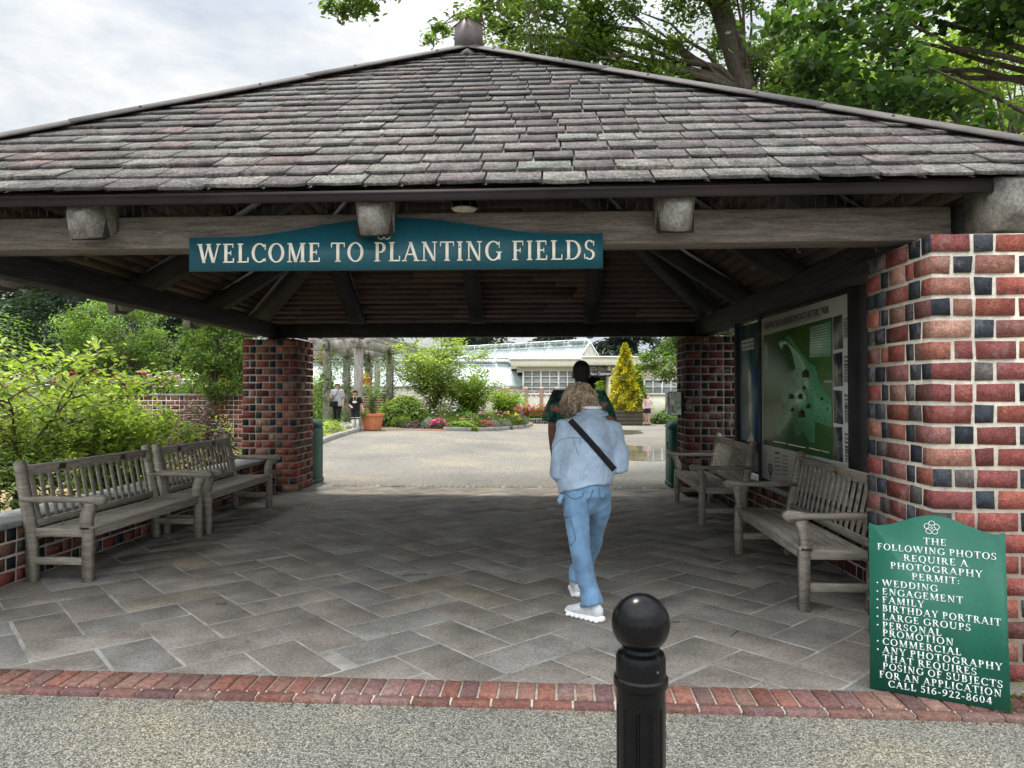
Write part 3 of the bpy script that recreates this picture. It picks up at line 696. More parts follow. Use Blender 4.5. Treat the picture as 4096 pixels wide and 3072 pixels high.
base = [Mz @ Vector((a, b, 0)) for a, b in ((-q, -q), (q, -q), (q, q), (-q, q))]
mb.hexa([p_ + c_ + Vector((0, 0, -.05)) for p_ in base] + [p_ * .98 + c_ + Vector((0, 0, .29)) for p_ in base])
mb.add([p_ * 1.08 + c_ + Vector((0, 0, .292)) for p_ in base] + [c_ + Vector((0, 0, .35))], [(0, 1, 4), (1, 2, 4), (2, 3, 4), (3, 0, 4), (3, 2, 1, 0)])
for p_ in []: mb.bar(p_ * 1.02 + c_ + Vector((0, 0, -.02)), p_ * 1.0 + c_ + Vector((0, 0, .285)), .014, .014, up=(0, 1, 0))
under(mb.build('roof_cap', MT['copper']))
# fascia + bird wires
for E1, E2 in corners:
    e = (E2 - E1).normalized(); inn = Vector((-e.y, e.x, 0)) * .05; mb = MB()
    mb.bar(E1 + inn + e * .06 + Vector((0, 0, -.036)), E2 + inn - e * .06 + Vector((0, 0, -.036)), .02, .058); under(mb.build('fascia', MT['fascia']))
mb = MB(); E1, E2 = eFL, eFR; e = (E2 - E1).normalized(); inn = Vector((-e.y, e.x, 0)) * .075
for i in range(150):
    a = E1 + e * (.25 + i * .0505) + inn + Vector((0, 0, -.06)); mb.tube([a, a + Vector((rs.uniform(-.006, .006), .01, -.05 - rs.uniform(0, .025)))], .0009, 3)
under(mb.build('bird_wires', MT['lead'])); bpy.data.objects['bird_wires']['kind'] = 'stuff'
# ceiling boards and rafters
mb = MB(); bc = random.Random(4)
for si, (E1, E2) in enumerate(corners):
    e = (E2 - E1).normalized(); L = (E2 - E1).length; h = (AP - E1) - e * (AP - E1).dot(e); H = h.length; vd = h.normalized(); nrm = e.cross(vd).normalized(); ua = (AP - E1).dot(e)
    o = E1 - Vector((0, 0, .085)); v = .06
    while v < H - .1:
        v1 = min(v + .118, H - .02); u = ua * v / H + .02; end = L + (ua - L) * v / H - .02
        while u < end - .05:
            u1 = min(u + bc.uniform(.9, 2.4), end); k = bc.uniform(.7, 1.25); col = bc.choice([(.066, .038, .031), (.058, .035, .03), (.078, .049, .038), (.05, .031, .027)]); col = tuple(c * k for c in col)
            f_ = lambda uu, vv: min(max(uu, ua * vv / H + .012), L + (ua - L) * vv / H - .012)
            pts = [o + e * f_(u + .001, v + .004) + vd * (v + .004), o + e * f_(u1 - .001, v + .004) + vd * (v + .004), o + e * f_(u1 - .001, v1 - .004) + vd * (v1 - .004), o + e * f_(u + .001, v1 - .004) + vd * (v1 - .004)]
            mb.prism(pts, nrm * .016, col); u = u1
        v = v1
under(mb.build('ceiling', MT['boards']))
def rafter(base_pt, inward, length, top_off, tail, lab=None, w_=.205, dep=.25, slope=None, m='timber_in', tw=1):
    """base_pt: point on eave line; inward unit horizontal; slope of roof"""
    mb = MB(); x = Vector((inward.y, -inward.x, 0)); up = Vector((0, 0, 1))
    P = lambda s_, t, z: base_pt + inward * s_ + x * t + up * (s_ * slope - top_off - z)
    a, b, hw = tail, length, w_ / 2
    mb.hexa([P(a + .1, -hw, dep), P(a + .1, hw, dep), P(b, hw, dep), P(b, -hw, dep), P(a + .1, -hw, 0), P(a + .1, hw, 0), P(b, hw, 0), P(b, -hw, 0)])
    o = under(mb.build('rafter', MT[m], label=lab))
    mt = MB(); i_ = .058 * w_ / .2; zt = .14 * dep
    a2 = a + .102; hw2 = hw + .003
    R0 = [P(a2 + .12, -hw2, -.003), P(a2 + .12, hw2, -.003), P(a2 + .12, hw2, dep + .003), P(a2 + .12, -hw2, dep + .003)]
    R1 = [P(a2 - .035, -hw2, -.003), P(a2 - .035, hw2, -.003), P(a2 + .05, hw2, dep + .003), P(a2 + .05, -hw2, dep + .003)]
    R2 = [P(a - .035, -hw + i_, zt), P(a - .035, hw - i_, zt), P(a - .01, hw - i_ * 1.15, dep - i_), P(a - .01, -hw + i_ * 1.15, dep - i_)]
    vs = R0 + R1 + R2; fs = [(8, 9, 10, 11), (3, 2, 1, 0)]
    for r_ in (0, 4):
        for k in range(4): fs.append((r_ + k, r_ + (k + 1) % 4, r_ + 4 + (k + 1) % 4, r_ + 4 + k))
    mt.add(vs, fs); t_ = mt.build('rafter_end', MT['tail']); t_.parent = o
    return o
fr = {0: (.263, .472, .683), 1: (.27, .5, .73), 2: (.29, .51, .745), 3: (.27, .5, .73)}
for si, (E1, E2) in enumerate(corners):
    e = (E2 - E1).normalized(); inn = Vector((-e.y, e.x, 0)); L = (E2 - E1).length; h = (AP - E1) - e * (AP - E1).dot(e); run = Vector((h.x, h.y, 0)).length; sl = h.z / run; ua = (AP - E1).dot(e)
    for f_ in fr[si]:
        u = f_ * L; mx = run * (u / ua if u < ua else (L - u) / (L - ua)); rafter(E1 + e * u, inn, min(mx, run) - .02, .115, .1, slope=sl)
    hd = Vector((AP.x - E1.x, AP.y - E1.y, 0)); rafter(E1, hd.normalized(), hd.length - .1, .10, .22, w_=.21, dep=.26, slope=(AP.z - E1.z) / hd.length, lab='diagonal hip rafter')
# hooks under the beam
for px, py in ((105, 306), (742, 306), (988, 303), (1085, 300)):
    Yb = 4.2 - .05 * ((px - CX) / F * 4.2); p_ = at(px, py, Yb); p_.z = ZB
    mb = MB(); mb.tube([p_ + Vector((0, 0, .01)), p_ + Vector((0, 0, -.025)), p_ + Vector((.004, 0, -.04)), p_ + Vector((.016, 0, -.042)), p_ + Vector((.02, 0, -.028))], .0022, 5); under(mb.build('hook', MT['lead']))
# ------------------------------------------------------------------ serif lettering (own outlines)
TK, TN, SH = .155, .065, .05
def rect(x0, y0, x1, y1): return [(x0, y0), (x1, y0), (x1, y1), (x0, y1)]
def serif(x, y, w): return [(x - w / 2, y if y < .5 else y - SH), (x + w / 2, y if y < .5 else y - SH), (x + w / 2, y + SH if y < .5 else y), (x - w / 2, y + SH if y < .5 else y)]
def stem(x, th=TK, y0=0, y1=1, sw=.30, both=(1, 1)):
    o = [rect(x - th / 2, y0, x + th / 2, y1)]
    if both[0]: o.append(serif(x, 0, sw))
    if both[1]: o.append(serif(x, 1, sw))
    return o
def diag(x0, x1, th, y0=0, y1=1): return [[(x0 - th / 2, y0), (x0 + th / 2, y0), (x1 + th / 2, y1), (x1 - th / 2, y1)]]
def arc(cx, cy, rx, ry, a0, a1, tx=TK, ty=TN, n=18):
    out = []
    for i in range(n):
        q = []
        for a, inner in ((a0 + (a1 - a0) * i / n, 0), (a0 + (a1 - a0) * (i + 1) / n, 0), (a0 + (a1 - a0) * (i + 1) / n, 1), (a0 + (a1 - a0) * i / n, 1)):
            c, s = math.cos(R(a)), math.sin(R(a)); q.append((cx + (rx - tx * inner) * c, cy + (ry - ty * inner) * s))
        out.append(q)
    return out
def glyph(c):
    if c == 'A': return .86, diag(.10, .43, TN) + diag(.74, .41, TK) + [rect(.22, .32, .66, .32 + TN)] + [serif(.10, 0, .25), serif(.75, 0, .32)]
    if c == 'B': return .70, stem(.19) + arc(.36, .745, .24, .255, -90, 90) + arc(.37, .275, .29, .275, -90, 90) + [rect(.15, .47, .38, .47 + TN), rect(.15, .935, .38, 1), rect(.15, 0, .38, TN)]
    if c == 'C': return .82, arc(.46, .5, .42, .515, 42, 318) + [rect(.74, .66, .785, .97), rect(.74, .04, .775, .22)]
    if c == 'D': return .88, stem(.19) + arc(.36, .5, .46, .5, -90, 90) + [rect(.15, .935, .38, 1), rect(.15, 0, .38, TN)]
    if c == 'E': return .70, stem(.19) + [rect(.1, 0, .62, TN), rect(.1, 1 - TN, .58, 1), rect(.2, .475, .46, .475 + TN), rect(.575, .0, .625, .24), rect(.54, .78, .585, 1), rect(.43, .39, .47, .63)]
    if c == 'F': return .66, stem(.19) + [rect(.1, 1 - TN, .60, 1), rect(.2, .475, .46, .475 + TN), rect(.56, .76, .605, 1), rect(.43, .39, .47, .63)]
    if c == 'G': return .90, arc(.46, .5, .42, .515, 42, 330) + [rect(.70, .05, .83, .42), rect(.60, .40, .90, .45), rect(.74, .66, .785, .97)]
    if c == 'H': return .92, stem(.19) + stem(.73) + [rect(.2, .47, .7, .47 + TN)]
    if c == 'I': return .40, stem(.20)
    if c == 'J': return .48, stem(.27, both=(0, 1), y0=.05) + arc(.13, .05, .215, .24, -95, 0, .15, .06) + [rect(.02, -.16, .12, -.05)]
    if c == 'L': return .68, stem(.19) + [rect(.1, 0, .62, TN), rect(.575, 0, .625, .28)]
    if c == 'M': return 1.06, stem(.17, TN, sw=.24) + stem(.86) + diag(.50, .20, TK) + diag(.50, .82, TN) 
    if c == 'N': return .92, stem(.19, TN, sw=.26) + stem(.74, TN, sw=.26, both=(0, 1)) + diag(.72, .20, TK)
    if c == 'O': return .92, arc(.46, .5, .42, .515, 0, 360, n=32)
    if c == 'P': return .68, stem(.19) + arc(.34, .725, .29, .275, -90, 90) + [rect(.15, .45, .36, .45 + TN), rect(.15, .935, .36, 1)]
    if c == 'Q': return .92, arc(.46, .5, .42, .515, 0, 360, n=32) + [[(.42, .04), (.55, .06), (.86, -.2), (.70, -.2)]]
    if c == 'R': return .80, stem(.19) + arc(.34, .735, .28, .265, -90, 90) + [rect(.15, .47, .36, .47 + TN), rect(.15, .935, .36, 1), [(.34, .48), (.48, .50), (.80, 0), (.62, 0)], serif(.72, 0, .22)]
    if c == 'S': return .62, arc(.30, .745, .24, .265, 35, 270, .12, TN) + arc(.30, .255, .27, .265, -145, 90, .13, TN) + [rect(.49, .72, .535, .97), rect(.03, .03, .075, .30)]
    if c == 'T': return .78, stem(.39, both=(1, 0)) + [rect(.04, 1 - TN, .74, 1), rect(.03, .76, .075, 1), rect(.705, .76, .75, 1)]
    if c == 'U': return .90, stem(.18, both=(0, 1), y0=.3) + stem(.73, TN, both=(0, 1), y0=.3, sw=.24) + arc(.435, .32, .335, .335, 180, 360, .12, TN + .02)
    if c == 'W': return 1.26, diag(.36, .13, TK) + diag(.36, .60, TN) + diag(.86, .58, TK) + diag(.88, 1.13, TN) + [serif(.13, 1, .28), serif(.60, 1, .26), serif(1.13, 1, .24)]
    if c == 'Y': return .80, stem(.40, y1=.48, both=(1, 0)) + diag(.38, .12, TK, .44, 1) + diag(.43, .69, TN, .44, 1) + [serif(.12, 1, .27), serif(.69, 1, .24)]
    if c == ':': return .28, [rect(.07, .06, .2, .2), rect(.07, .46, .2, .6)]
    if c == '-': return .42, [rect(.06, .33, .36, .42)]
    if c == '.': return .28, [rect(.07, .0, .2, .13)]
    if c == '*': return .34, arc(.15, .42, .11, .11, 0, 360, .11, .11, 10)
    if c == '5': return .58, arc(.26, .32, .28, .33, -140, 110, .14, .07) + [rect(.12, .52, .19, 1), rect(.12, .90, .52, 1)]
    if c == '1': return .46, stem(.24, both=(1, 0)) + [[(.06, .82), (.18, .98), (.18, .88), (.06, .77)]]
    if c == '6': return .62, arc(.31, .30, .27, .31, 0, 360, .13, .06) + arc(.54, .34, .50, .66, 88, 178, .13, .07)
    if c == '9': return .62, arc(.31, .70, .27, .31, 0, 360, .13, .06) + arc(.08, .66, .50, .66, -92, -2, .13, .07)
    if c == '2': return .60, arc(.29, .74, .25, .27, -20, 165, .14, .07) + [[(.04, 0), (.20, .08), (.54, .68), (.40, .62)], rect(.04, 0, .56, .1)]
    if c == '8': return .62, arc(.31, .76, .23, .25, 0, 360, .11, .05) + arc(.31, .26, .28, .27, 0, 360, .12, .06)
    if c == '0': return .64, arc(.32, .5, .28, .51, 0, 360, .14, .06, 26)
    if c == '4': return .66, [rect(.38, 0, .52, 1), rect(.02, .24, .62, .32), [(.02, .26), (.10, .26), (.50, 1), (.40, 1)], serif(.45, 0, .28)]
    return .36, []
def lay_text(txt, size, track=.05, space=.40):
    x = 0; out = []
    for ch in txt:
        if ch == ' ': x += space * size; continue
        wd, ps = glyph(ch)
        for p_ in ps: out.append([(x + a * size, b * size) for a, b in p_])
        x += (wd + track) * size
    return out, x - track * size
def raise_polys(mb, polys, M, th, mi=0, dx=0, dy=0, sx=1, z0=0):
    """polys in a plane (x right, y up) raised by th along the matrix z; each a hair different so none are coplanar"""
    for k, p_ in enumerate(polys):
        t = th + (k % 7) * .00012
        a = sum(p_[i][0] * p_[(i + 1) % len(p_)][1] - p_[(i + 1) % len(p_)][0] * p_[i][1] for i in range(len(p_)))
        if a < 0: p_ = p_[::-1]
        top = [M @ Vector((dx + x * sx, dy + y, z0 + t)) for x, y in p_]; bot = [M @ Vector((dx + x * sx, dy + y, z0 - .0005)) for x, y in p_]; n_ = len(p_)
        mb.add(top + bot, [tuple(range(n_))] + [(i, n_ + i, n_ + (i + 1) % n_, (i + 1) % n_) for i in range(n_)], mi=mi)
def sans(name, txt, size, M, m, parent, align='LEFT', th=.0006, sx=1.0):
    cu = bpy.data.curves.new(name, 'FONT'); cu.body = txt; cu.size = size; cu.align_x = align; cu.extrude = th
    o = bpy.data.objects.new(name, cu); C.objects.link(o)
    me = bpy.data.meshes.new_from_object(o.evaluated_get(bpy.context.evaluated_depsgraph_get())); bpy.data.objects.remove(o)
    me.transform(M @ Matrix.Diagonal((sx, 1, 1, 1))); me.materials.clear(); me.materials.append(m)
    n_ = bpy.data.objects.new(name, me); C.objects.link(n_)
    if parent: n_.parent = parent
    return n_
def frame_M(o, x, y, z): 
    M = Matrix((x, y, z)).transposed().to_4x4(); M.translation = o; return M

# ------------------------------------------------------------------ welcome sign
Yl, Yr = 4.160, 4.045
pl, pr = at(236.9, 335, Yl), at(746.8, 334.8, Yr); pr.z = pl.z = (pl.z + pr.z) / 2
ex = (pr - pl); SW = ex.length; ex.normalize(); ez = Vector((0, 0, 1)); en = ex.cross(ez)
SHT = .198
t = thing('welcome_sign', 'long teal sign with raised cream letters WELCOME TO PLANTING FIELDS on the front beam', 'sign', pl)
Ms = frame_M(Vector((0, 0, 0)), ex, ez, en)
prof = [(0, 0), (SW, 0), (SW, SHT)]
for i in range(1, 24):
    u = 1 - i / 24; prof.append((SW * u, SHT + .105 * .5 * (1 - math.cos(2 * math.pi * min(1, max(0, (u - .09) / .82))))))
prof.append((0, SHT))
mb = MB(); mb.prism([Ms @ Vector((x, y, 0)) for x, y in prof], en * .024); mb.build('board', MT['teal_sign'], t)
mb = MB(); pol, wd = lay_text('WELCOME TO PLANTING FIELDS', .112, .075, .42); sx_ = (SW * .962) / wd
raise_polys(mb, pol, Ms, .005, dx=SW * .021, dy=.047, sx=sx_, z0=.024); mb.build('lettering', MT['cream_letter'], t)
mb = MB()
for u in (.018, .42, .66, .983): mb = MB(); mb.ell(Ms @ Vector((SW * u, .125, .025)), (.007, .007, .007), 8); mb.build('bolt', MT['teal_sign'], t)
def rose(mb, M, cx, cy, r, th, z0):
    k = r / .034
    for i in range(5):
        a = 90 + 72 * i; x, y = cx + .021 * k * math.cos(R(a)), cy + .021 * k * math.sin(R(a))
        raise_polys(mb, arc(x, y, .0145 * k, .0145 * k, a - 125, a + 125, .0028 * k, .0028 * k, 14), M, th, z0=z0)
        x, y = cx + .010 * k * math.cos(R(a + 36)), cy + .010 * k * math.sin(R(a + 36))
        raise_polys(mb, arc(x, y, .008 * k, .008 * k, a + 36 - 110, a + 36 + 110, .0024 * k, .0024 * k, 10), M, th, z0=z0)
    raise_polys(mb, arc(cx, cy, .0062 * k, .0062 * k, 0, 360, .0024 * k, .0024 * k, 14), M, th, z0=z0)
mb = MB(); rose(mb, Ms, SW * .478, .222, .05, .004, .024); mb.build('rose_emblem', MT['cream_letter'], t)

# ------------------------------------------------------------------ permit sign leaning on the near pillar
A, B = at(1078, 852, 3.60), at(1251.8, 880.5, 3.33); A.z = B.z = .003
ex = (B - A); W2 = ex.length; ex.normalize(); yaw = math.atan2(ex.y, ex.x)
lean = R(7.5); nh = Vector((ex.y, -ex.x, 0)); ey = (Vector((0, 0, 1)) * math.cos(lean) - nh * math.sin(lean)).normalized(); en = ex.cross(ey)
t = thing('permit_sign', 'green board with white lettering about photography permits leaning against the near brick pillar', 'sign', A)
Ms = frame_M(Vector((0, 0, 0)), ex, ey, en); H2 = .828; HM = .888
prof = [(0, 0), (W2, 0), (W2, H2)]
for i in range(1, 20):
    u = 1 - i / 20; v = abs(u - .5) * 2; prof.append((W2 * u, H2 - .012 + (HM - H2 + .012) * .5 * (1 + math.cos(math.pi * min(1, v / .92))) + .012 * (v > .92)))
prof.append((0, H2)); mb = MB(); mb.prism([Ms @ Vector((x, y, 0)) for x, y in prof], en * .016); mb.build('board', MT['green_sign'], t)
lines = [('THE', .765, 0), ('FOLLOWING PHOTOS', .716, 0), ('REQUIRE A', .668, 0), ('PHOTOGRAPHY', .621, 0), ('PERMIT:', .574, 0), ('* WEDDING', .524, 1), ('* ENGAGEMENT', .479, 1), ('* FAMILY', .435, 1), ('* BIRTHDAY PORTRAIT', .391, 1), ('* LARGE GROUPS', .346, 1), ('* PERSONAL', .302, 1), ('  PROMOTION', .262, 1), ('* COMMERCIAL', .218, 1), ('* ANY PHOTOGRAPHY', .174, 1), ('  THAT REQUIRES', .132, 1), ('  POSING OF SUBJECTS', .090, 1), ('FOR AN APPLICATION', .046, 2), ('CALL 516-922-8604', .004, 3)]
mb = MB(); fs = .0325
for txt, y, al in lines:
    y = .018 + y * .945; s_ = fs if al != 3 else fs * .95
    if al == 1:
        if txt[0] == '*': pol, wd = lay_text('*', s_); raise_polys(mb, pol, Ms, .0015, dx=.032, dy=y, z0=.016)
        pol, wd = lay_text(txt[2:], s_, .1, .36); k = min(1.16, (W2 - .085) / wd); raise_polys(mb, pol, Ms, .0015, dx=.058, dy=y, sx=k, z0=.016)
    else:
        pol, wd = lay_text(txt, s_, .1, .36); k = min(1.2, (W2 - .075) / wd); raise_polys(mb, pol, Ms, .0015, dx=(W2 - wd * k) / 2 + (.005 if al else .0), dy=y, sx=k, z0=.016)
mb.build('lettering', MT['white_letter'], t)
mb = MB(); rose(mb, Ms, W2 * .48, .825, .034, .0015, .016); mb.build('rose_emblem', MT['white_letter'], t)

# ------------------------------------------------------------------ low walls
def low_wall(name, label, a, b, th, courses, seed, ch=.1115, cop=.055, dim=.8, cat='wall', z0=0, over=.03, mort='mortar_dark', group=None):
    a, b = Vector(a), Vector(b); d = b - a; L = d.length; ux = d.normalized(); uy = Vector((-ux.y, ux.x, 0))
    t = thing(name, label, cat, a, 0, group); mb = MB(); brickwork(mb, (0, 0, 0), ux, uy, L, th, z0, courses, ch, seed, dim=dim); mb.build('brickwork', [MT['brick'], MT[mort]], t)
    mb = MB(); k = max(1, int(L / 1.1)); z = z0 + courses * ch + cop / 2 - .004
    for i in range(k):
        u0, u1 = L * i / k + .003, L * (i + 1) / k - .003; mb.bar(ux * u0 + uy * (th / 2) + Vector((0, 0, z)), ux * u1 + uy * (th / 2) + Vector((0, 0, z)), th + over * 2, cop, bev=.008)
    mb.build('coping', MT['bluestone'], t); return t
low_wall('low_wall', 'low brick wall with bluestone coping behind the two left benches', (-3.97, 4.72, 0), (-3.78, 10.74, 0), .36, 4, 31, dim=.75)
low_wall('low_wall', 'low brick wall under the park map board', (3.06, 4.42, 0), (3.20, 10.15, 0), .30, 4, 32, dim=.45)

# ------------------------------------------------------------------ benches
def make_bench(label, w_=1.82, slats=16):
    """local: x along the bench, sitter faces -y; front legs at y=-.27"""
    t = thing('bench', label, 'bench', group=None); hw = w_ / 2
    mb = MB()
    for i in range(5):
        y = -.255 + i * .092; z = .432 - .012 * math.sin((i + .5) / 5 * math.pi) - i * .004
        mb.box((0, y, z), (w_ - .02 if i else w_, .082, .022), bev=.004)
    mb.box((0, -.262, .385), (w_ - .12, .03, .07), bev=.004); mb.box((0, .17, .37), (w_ - .12, .03, .07), bev=.004)
    for x in (-.3, .3): mb.box((x * w_ / 1.8, -.05, .385), (.05, .44, .05))
    mb.build('seat', MT['teak_x'], t)
    bk = lambda z: .205 + (z - .40) * .20         # backrest leans
    mb = MB()
    for i in range(slats):
        x = -hw + .085 + (w_ - .17) * (i + .5) / slats; mb.bar((x, bk(.44), .44), (x, bk(.86), .86), .042, .014, up=(0, 1, 0), bev=.003)
    mb.build('back_slats', MT['teak'], t)
    mb = MB(); mb.bar((-hw + .03, bk(.875), .875), (hw - .03, bk(.875), .875), .085, .032, up=(0, .98, .2), bev=.006); mb.bar((-hw + .03, bk(.45), .45), (hw - .03, bk(.45), .45), .06, .03, up=(0, .98, .2), bev=.005); mb.build('back_rail', MT['teak_x'], t)
    for s_ in (-1, 1):
        x = s_ * (hw - .033)
        mb = MB(); prof = [(.155, 0), (.225, 0), (.235, .36), (bk(.93) + .032, .945), (bk(.93) - .0, .962), (bk(.93) - .03, .95), (.172, .40)]
        mb.prism([(x - .033, y, z) for y, z in prof], (.066, 0, 0)); mb.build('leg', MT['teak'], t)
        mb = MB(); prof = [(-.30, 0), (-.235, 0), (-.232, .40), (-.205, .48), (-.222, .56), (-.25, .615), (-.25, .655), (-.325, .655), (-.325, .61), (-.30, .55), (-.285, .48), (-.298, .40)]
        mb.prism([(x - .033, y, z) for y, z in prof], (.066, 0, 0)); mb.build('leg', MT['teak'], t)
        mb = MB(); prof = [(.27, .64), (.27, .675), (.10, .678), (-.10, .672), (-.22, .672), (-.33, .69), (-.365, .692), (-.398, .675), (-.405, .645), (-.385, .618), (-.35, .612), (-.325, .63), (-.24, .638), (-.1, .632), (.1, .636)]
        mb.prism([(x - .041, y, z) for y, z in prof], (.082, 0, 0)); mb.build('armrest', MT['teak'], t)
        mb = MB(); mb.box((x, -.035, .165), (.045, .40, .055), bev=.004); mb.build('stretcher', MT['teak'], t)
        mb = MB(); mb.box((x, -.035, .392), (.05, .40, .065), bev=.004); mb.build('side_rail', MT['teak'], t)
    return t
def plaque(t, x, m):
    mb = MB(); z = .875; M = Matrix(((1, 0, 0), (0, .98, .196), (0, -.196, .98))).transposed()
    mb.box((x, .205 + .475 * .2 - .0175, z), (.085, .004, .048), M=M); mb.build('plaque', MT[m], t)
def place_bench(t, a, b):     # a, b: ground points of the front legs, left to right as the sitter's front faces the viewer of -y
    a, b = Vector(a), Vector(b); d = (b - a).normalized(); nrm = Vector((-d.y, d.x, 0)); m_ = (a + b) / 2 + nrm * .27
    t.location = (m_.x, m_.y, 0); t.rotation_euler = (0, 0, math.atan2(d.y, d.x))
bench = make_bench('grey teak bench nearest the camera on the left, backing the low wall')
b2 = copy_tree(bench); b2['label'] = 'grey teak bench on the left reaching the far brick pillar'
b3 = copy_tree(bench); b3['label'] = 'grey teak bench beside the near brick pillar, in front of the map board'
b4 = copy_tree(bench); b4['label'] = 'smaller looking grey teak bench on the right by the blue poster and far pillar'
for b_ in (bench, b2, b3, b4): b_['group'] = 'teak benches under the pavilion'
for x in (-.42, .45): plaque(bench, x, 'plaque_dark'); plaque(b2, x, 'plaque_dark')
plaque(b3, .02, 'brass'); plaque(b4, .05, 'brass')
# left benches face +x: going from far to near keeps the back (local +y) on the -x side
place_bench(bench, (-3.375, 5.58, 0), (-3.275, 7.40, 0)); place_bench(b2, (-3.262, 7.53, 0), (-3.215, 9.36, 0))
place_bench(b3, (2.125, 6.62, 0), (2.010, 4.86, 0)); place_bench(b4, (2.29, 9.80, 0), (2.165, 8.02, 0))

# ------------------------------------------------------------------ litter bins
def make_bin(label):
    t = thing('litter_bin', label, 'bin'); mb = MB(); mb.box((0, 0, .50), (.58, .58, .90), bev=.03); mb.box((0, 0, .035), (.60, .60, .07), bev=.01); mb.build('body', MT['green_bin'], t)
    mb = MB(); q = .305
    mb.hexa([(-q, -q, .945), (q, -q, .945), (q, q, .945), (-q, q, .945), (-q + .07, -q + .07, 1.06), (q - .07, -q + .07, 1.06), (q - .07, q - .07, 1.06), (-q + .07, q - .07, 1.06)]); mb.build('lid', MT['green_bin'], t)
    mb = MB(); mb.box((0, -.294, .58), (.42, .012, .58), bev=.004); o = mb.build('door', MT['green_bin'], t)
    v = MB()
    for i in range(4):
        for j in range(2): v.box((-.12 + i * .08, -.292, .16 + j * .07), (.045, .012, .045))
    v.build('vent_slots', MT['black_print'], t)
    mb = MB(); mb.tube([(-.30, -.2, .72), (-.335, -.2, .72), (-.335, -.2, .62), (-.30, -.2, .62)], .008, 6); mb.build('handle', MT['black'], t); return t
bn = make_bin('dark green metal litter bin behind the left brick pillar'); bn.location = (-3.56, 11.86, 0); bn.rotation_euler = (0, 0, R(-3))
bn2 = copy_tree(bn); bn2['label'] = 'dark green metal litter bin beside the right brick pillar, near the puddle'; bn2.location = (2.83, 11.42, 0)
for b_ in (bn, bn2): b_['group'] = 'green litter bins'

# ------------------------------------------------------------------ bollard
t = thing('bollard', 'glossy black metal bollard with ball top in the foreground', 'bollard', (.352, 1.93, -.03))
mb = MB(); mb.lathe((0, 0, 0), [(.105, 0), (.105, .04), (.09, .07), (.078, .11), (.07, .13)], 40); auto_smooth(mb.build('base', MT['black'], t))
mb = MB(); vs, fs = [], []; nn = 144; prof_z = [.12, .16, .17, .68, .69, .735]
for z in prof_z:
    for j in range(nn):
        a = 2 * math.pi * j / nn; ph = (j % 12); r_ = .0665
        if .165 < z < .685 and ph in (4, 5, 6): r_ -= .005 if ph == 5 else .0045
        vs.append((r_ * math.cos(a), r_ * math.sin(a), z))
for i in range(len(prof_z) - 1):
    for j in range(nn): fs.append((i * nn + j, i * nn + (j + 1) % nn, (i + 1) * nn + (j + 1) % nn, (i + 1) * nn + j))
fs.append(tuple((len(prof_z) - 1) * nn + j for j in range(nn))); mb.add(vs, fs); auto_smooth(mb.build('post', MT['black'], t), 25)
mb = MB(); mb.lathe((0, 0, 0), [(.066, .733), (.0735, .738), (.0745, .748), (.0735, .758), (.068, .763), (.0675, .768), (.0675, .812), (.063, .823), (.05, .83), (.046, .845)], 48); auto_smooth(mb.build('collar', MT['black'], t), 25)
mb = MB(); mb.ell((0, 0, .903), .0795, 48); mb.build('ball', MT['black'], t, smooth=True)
mb = MB(); mb.ell((.034, -.0585, .79), .004, 8); mb.build('screw', MT['lead'], t)

# ------------------------------------------------------------------ notice boards on the right
Pm0, nm = Vector((2.80, 6.8, 0)), Vector((-1, .0, 0))
yv = Vector((0, 1, 0)); P_ = lambda px, py: on_plane(px, py, Pm0, nm)
def gloss(name, stops, sc_=1.2, rough=.34, stretch=None):
    m = mat(name, (.5, .5, .5), rough, vs=sc_, stops=stops, stretch=stretch, spec=.4, coat=.12); return m
m_map = gloss('map_print', [(.25, (.03, .085, .05)), (.42, (.10, .20, .045)), (.55, (.05, .14, .05)), (.75, (.045, .075, .065))], .9, stretch=(1, .35, 1.6))
m_park = gloss('park_print', [(.3, (.11, .36, .17)), (.7, (.16, .44, .22))], 3)
m_note = gloss('note_print', [(.3, (.16, .38, .23)), (.7, (.19, .42, .26))], 3)
m_white = gloss('board_white', [(.3, (.68, .68, .64)), (.7, (.74, .74, .70))], 2)
m_photo = gloss('photo_print', [(.35, (.02, .03, .04)), (.5, (.10, .10, .10)), (.65, (.30, .29, .26))], 7)
m_poster = gloss('poster_print', [(.30, (.008, .03, .13)), (.46, (.01, .06, .19)), (.56, (.14, .20, .12)), (.7, (.32, .36, .36))], 1.0, stretch=(1, 2.2, .45))
y0_, y1_ = 7.87, 5.83          # left, right of the map board in the picture (y decreasing to the right)
BMt = thing('map_board', 'framed park map with green estate plan and a column of photos above the right bench', 'notice board', (2.80, 6.85, .5))
def bp(o): o.parent = BMt; o.matrix_parent_inverse = Matrix.Translation(BMt.location).inverted(); return o
def slab(y0, y1, z0, z1, x, th, m, name, lab=None): 
    mb = MB(); mb.box((x + th / 2, (y0 + y1) / 2, (z0 + z1) / 2), (th, abs(y0 - y1), z1 - z0)); return mb, name
mb, _ = slab(y0_, y1_, .56, 2.335, 2.80, .03, None, ''); bp(mb.build('board_panel', m_white))
for (a, b, c, d, lab) in ((y1_ + .0, y1_ - .21, .502, 2.372, 'post'), (y0_ + .005, y0_ + .085, .502, 2.372, 'post')):
    mb = MB(); mb.box((2.835, (a + b) / 2, (c + d) / 2), (.10, abs(a - b) - .004, d - c), bev=.006); bp(mb.build('frame_post', MT['timber_in']))
mb = MB(); mb.box((2.845, (y0_ + y1_) / 2, 2.355), (.08, abs(y0_ - y1_) - .008, .033)); bp(mb.build('frame_rail', MT['timber_in'])); mb = MB(); mb.box((2.845, (y0_ + y1_) / 2, .531), (.08, abs(y0_ - y1_) - .008, .055)); bp(mb.build('frame_rail', MT['timber_in']))
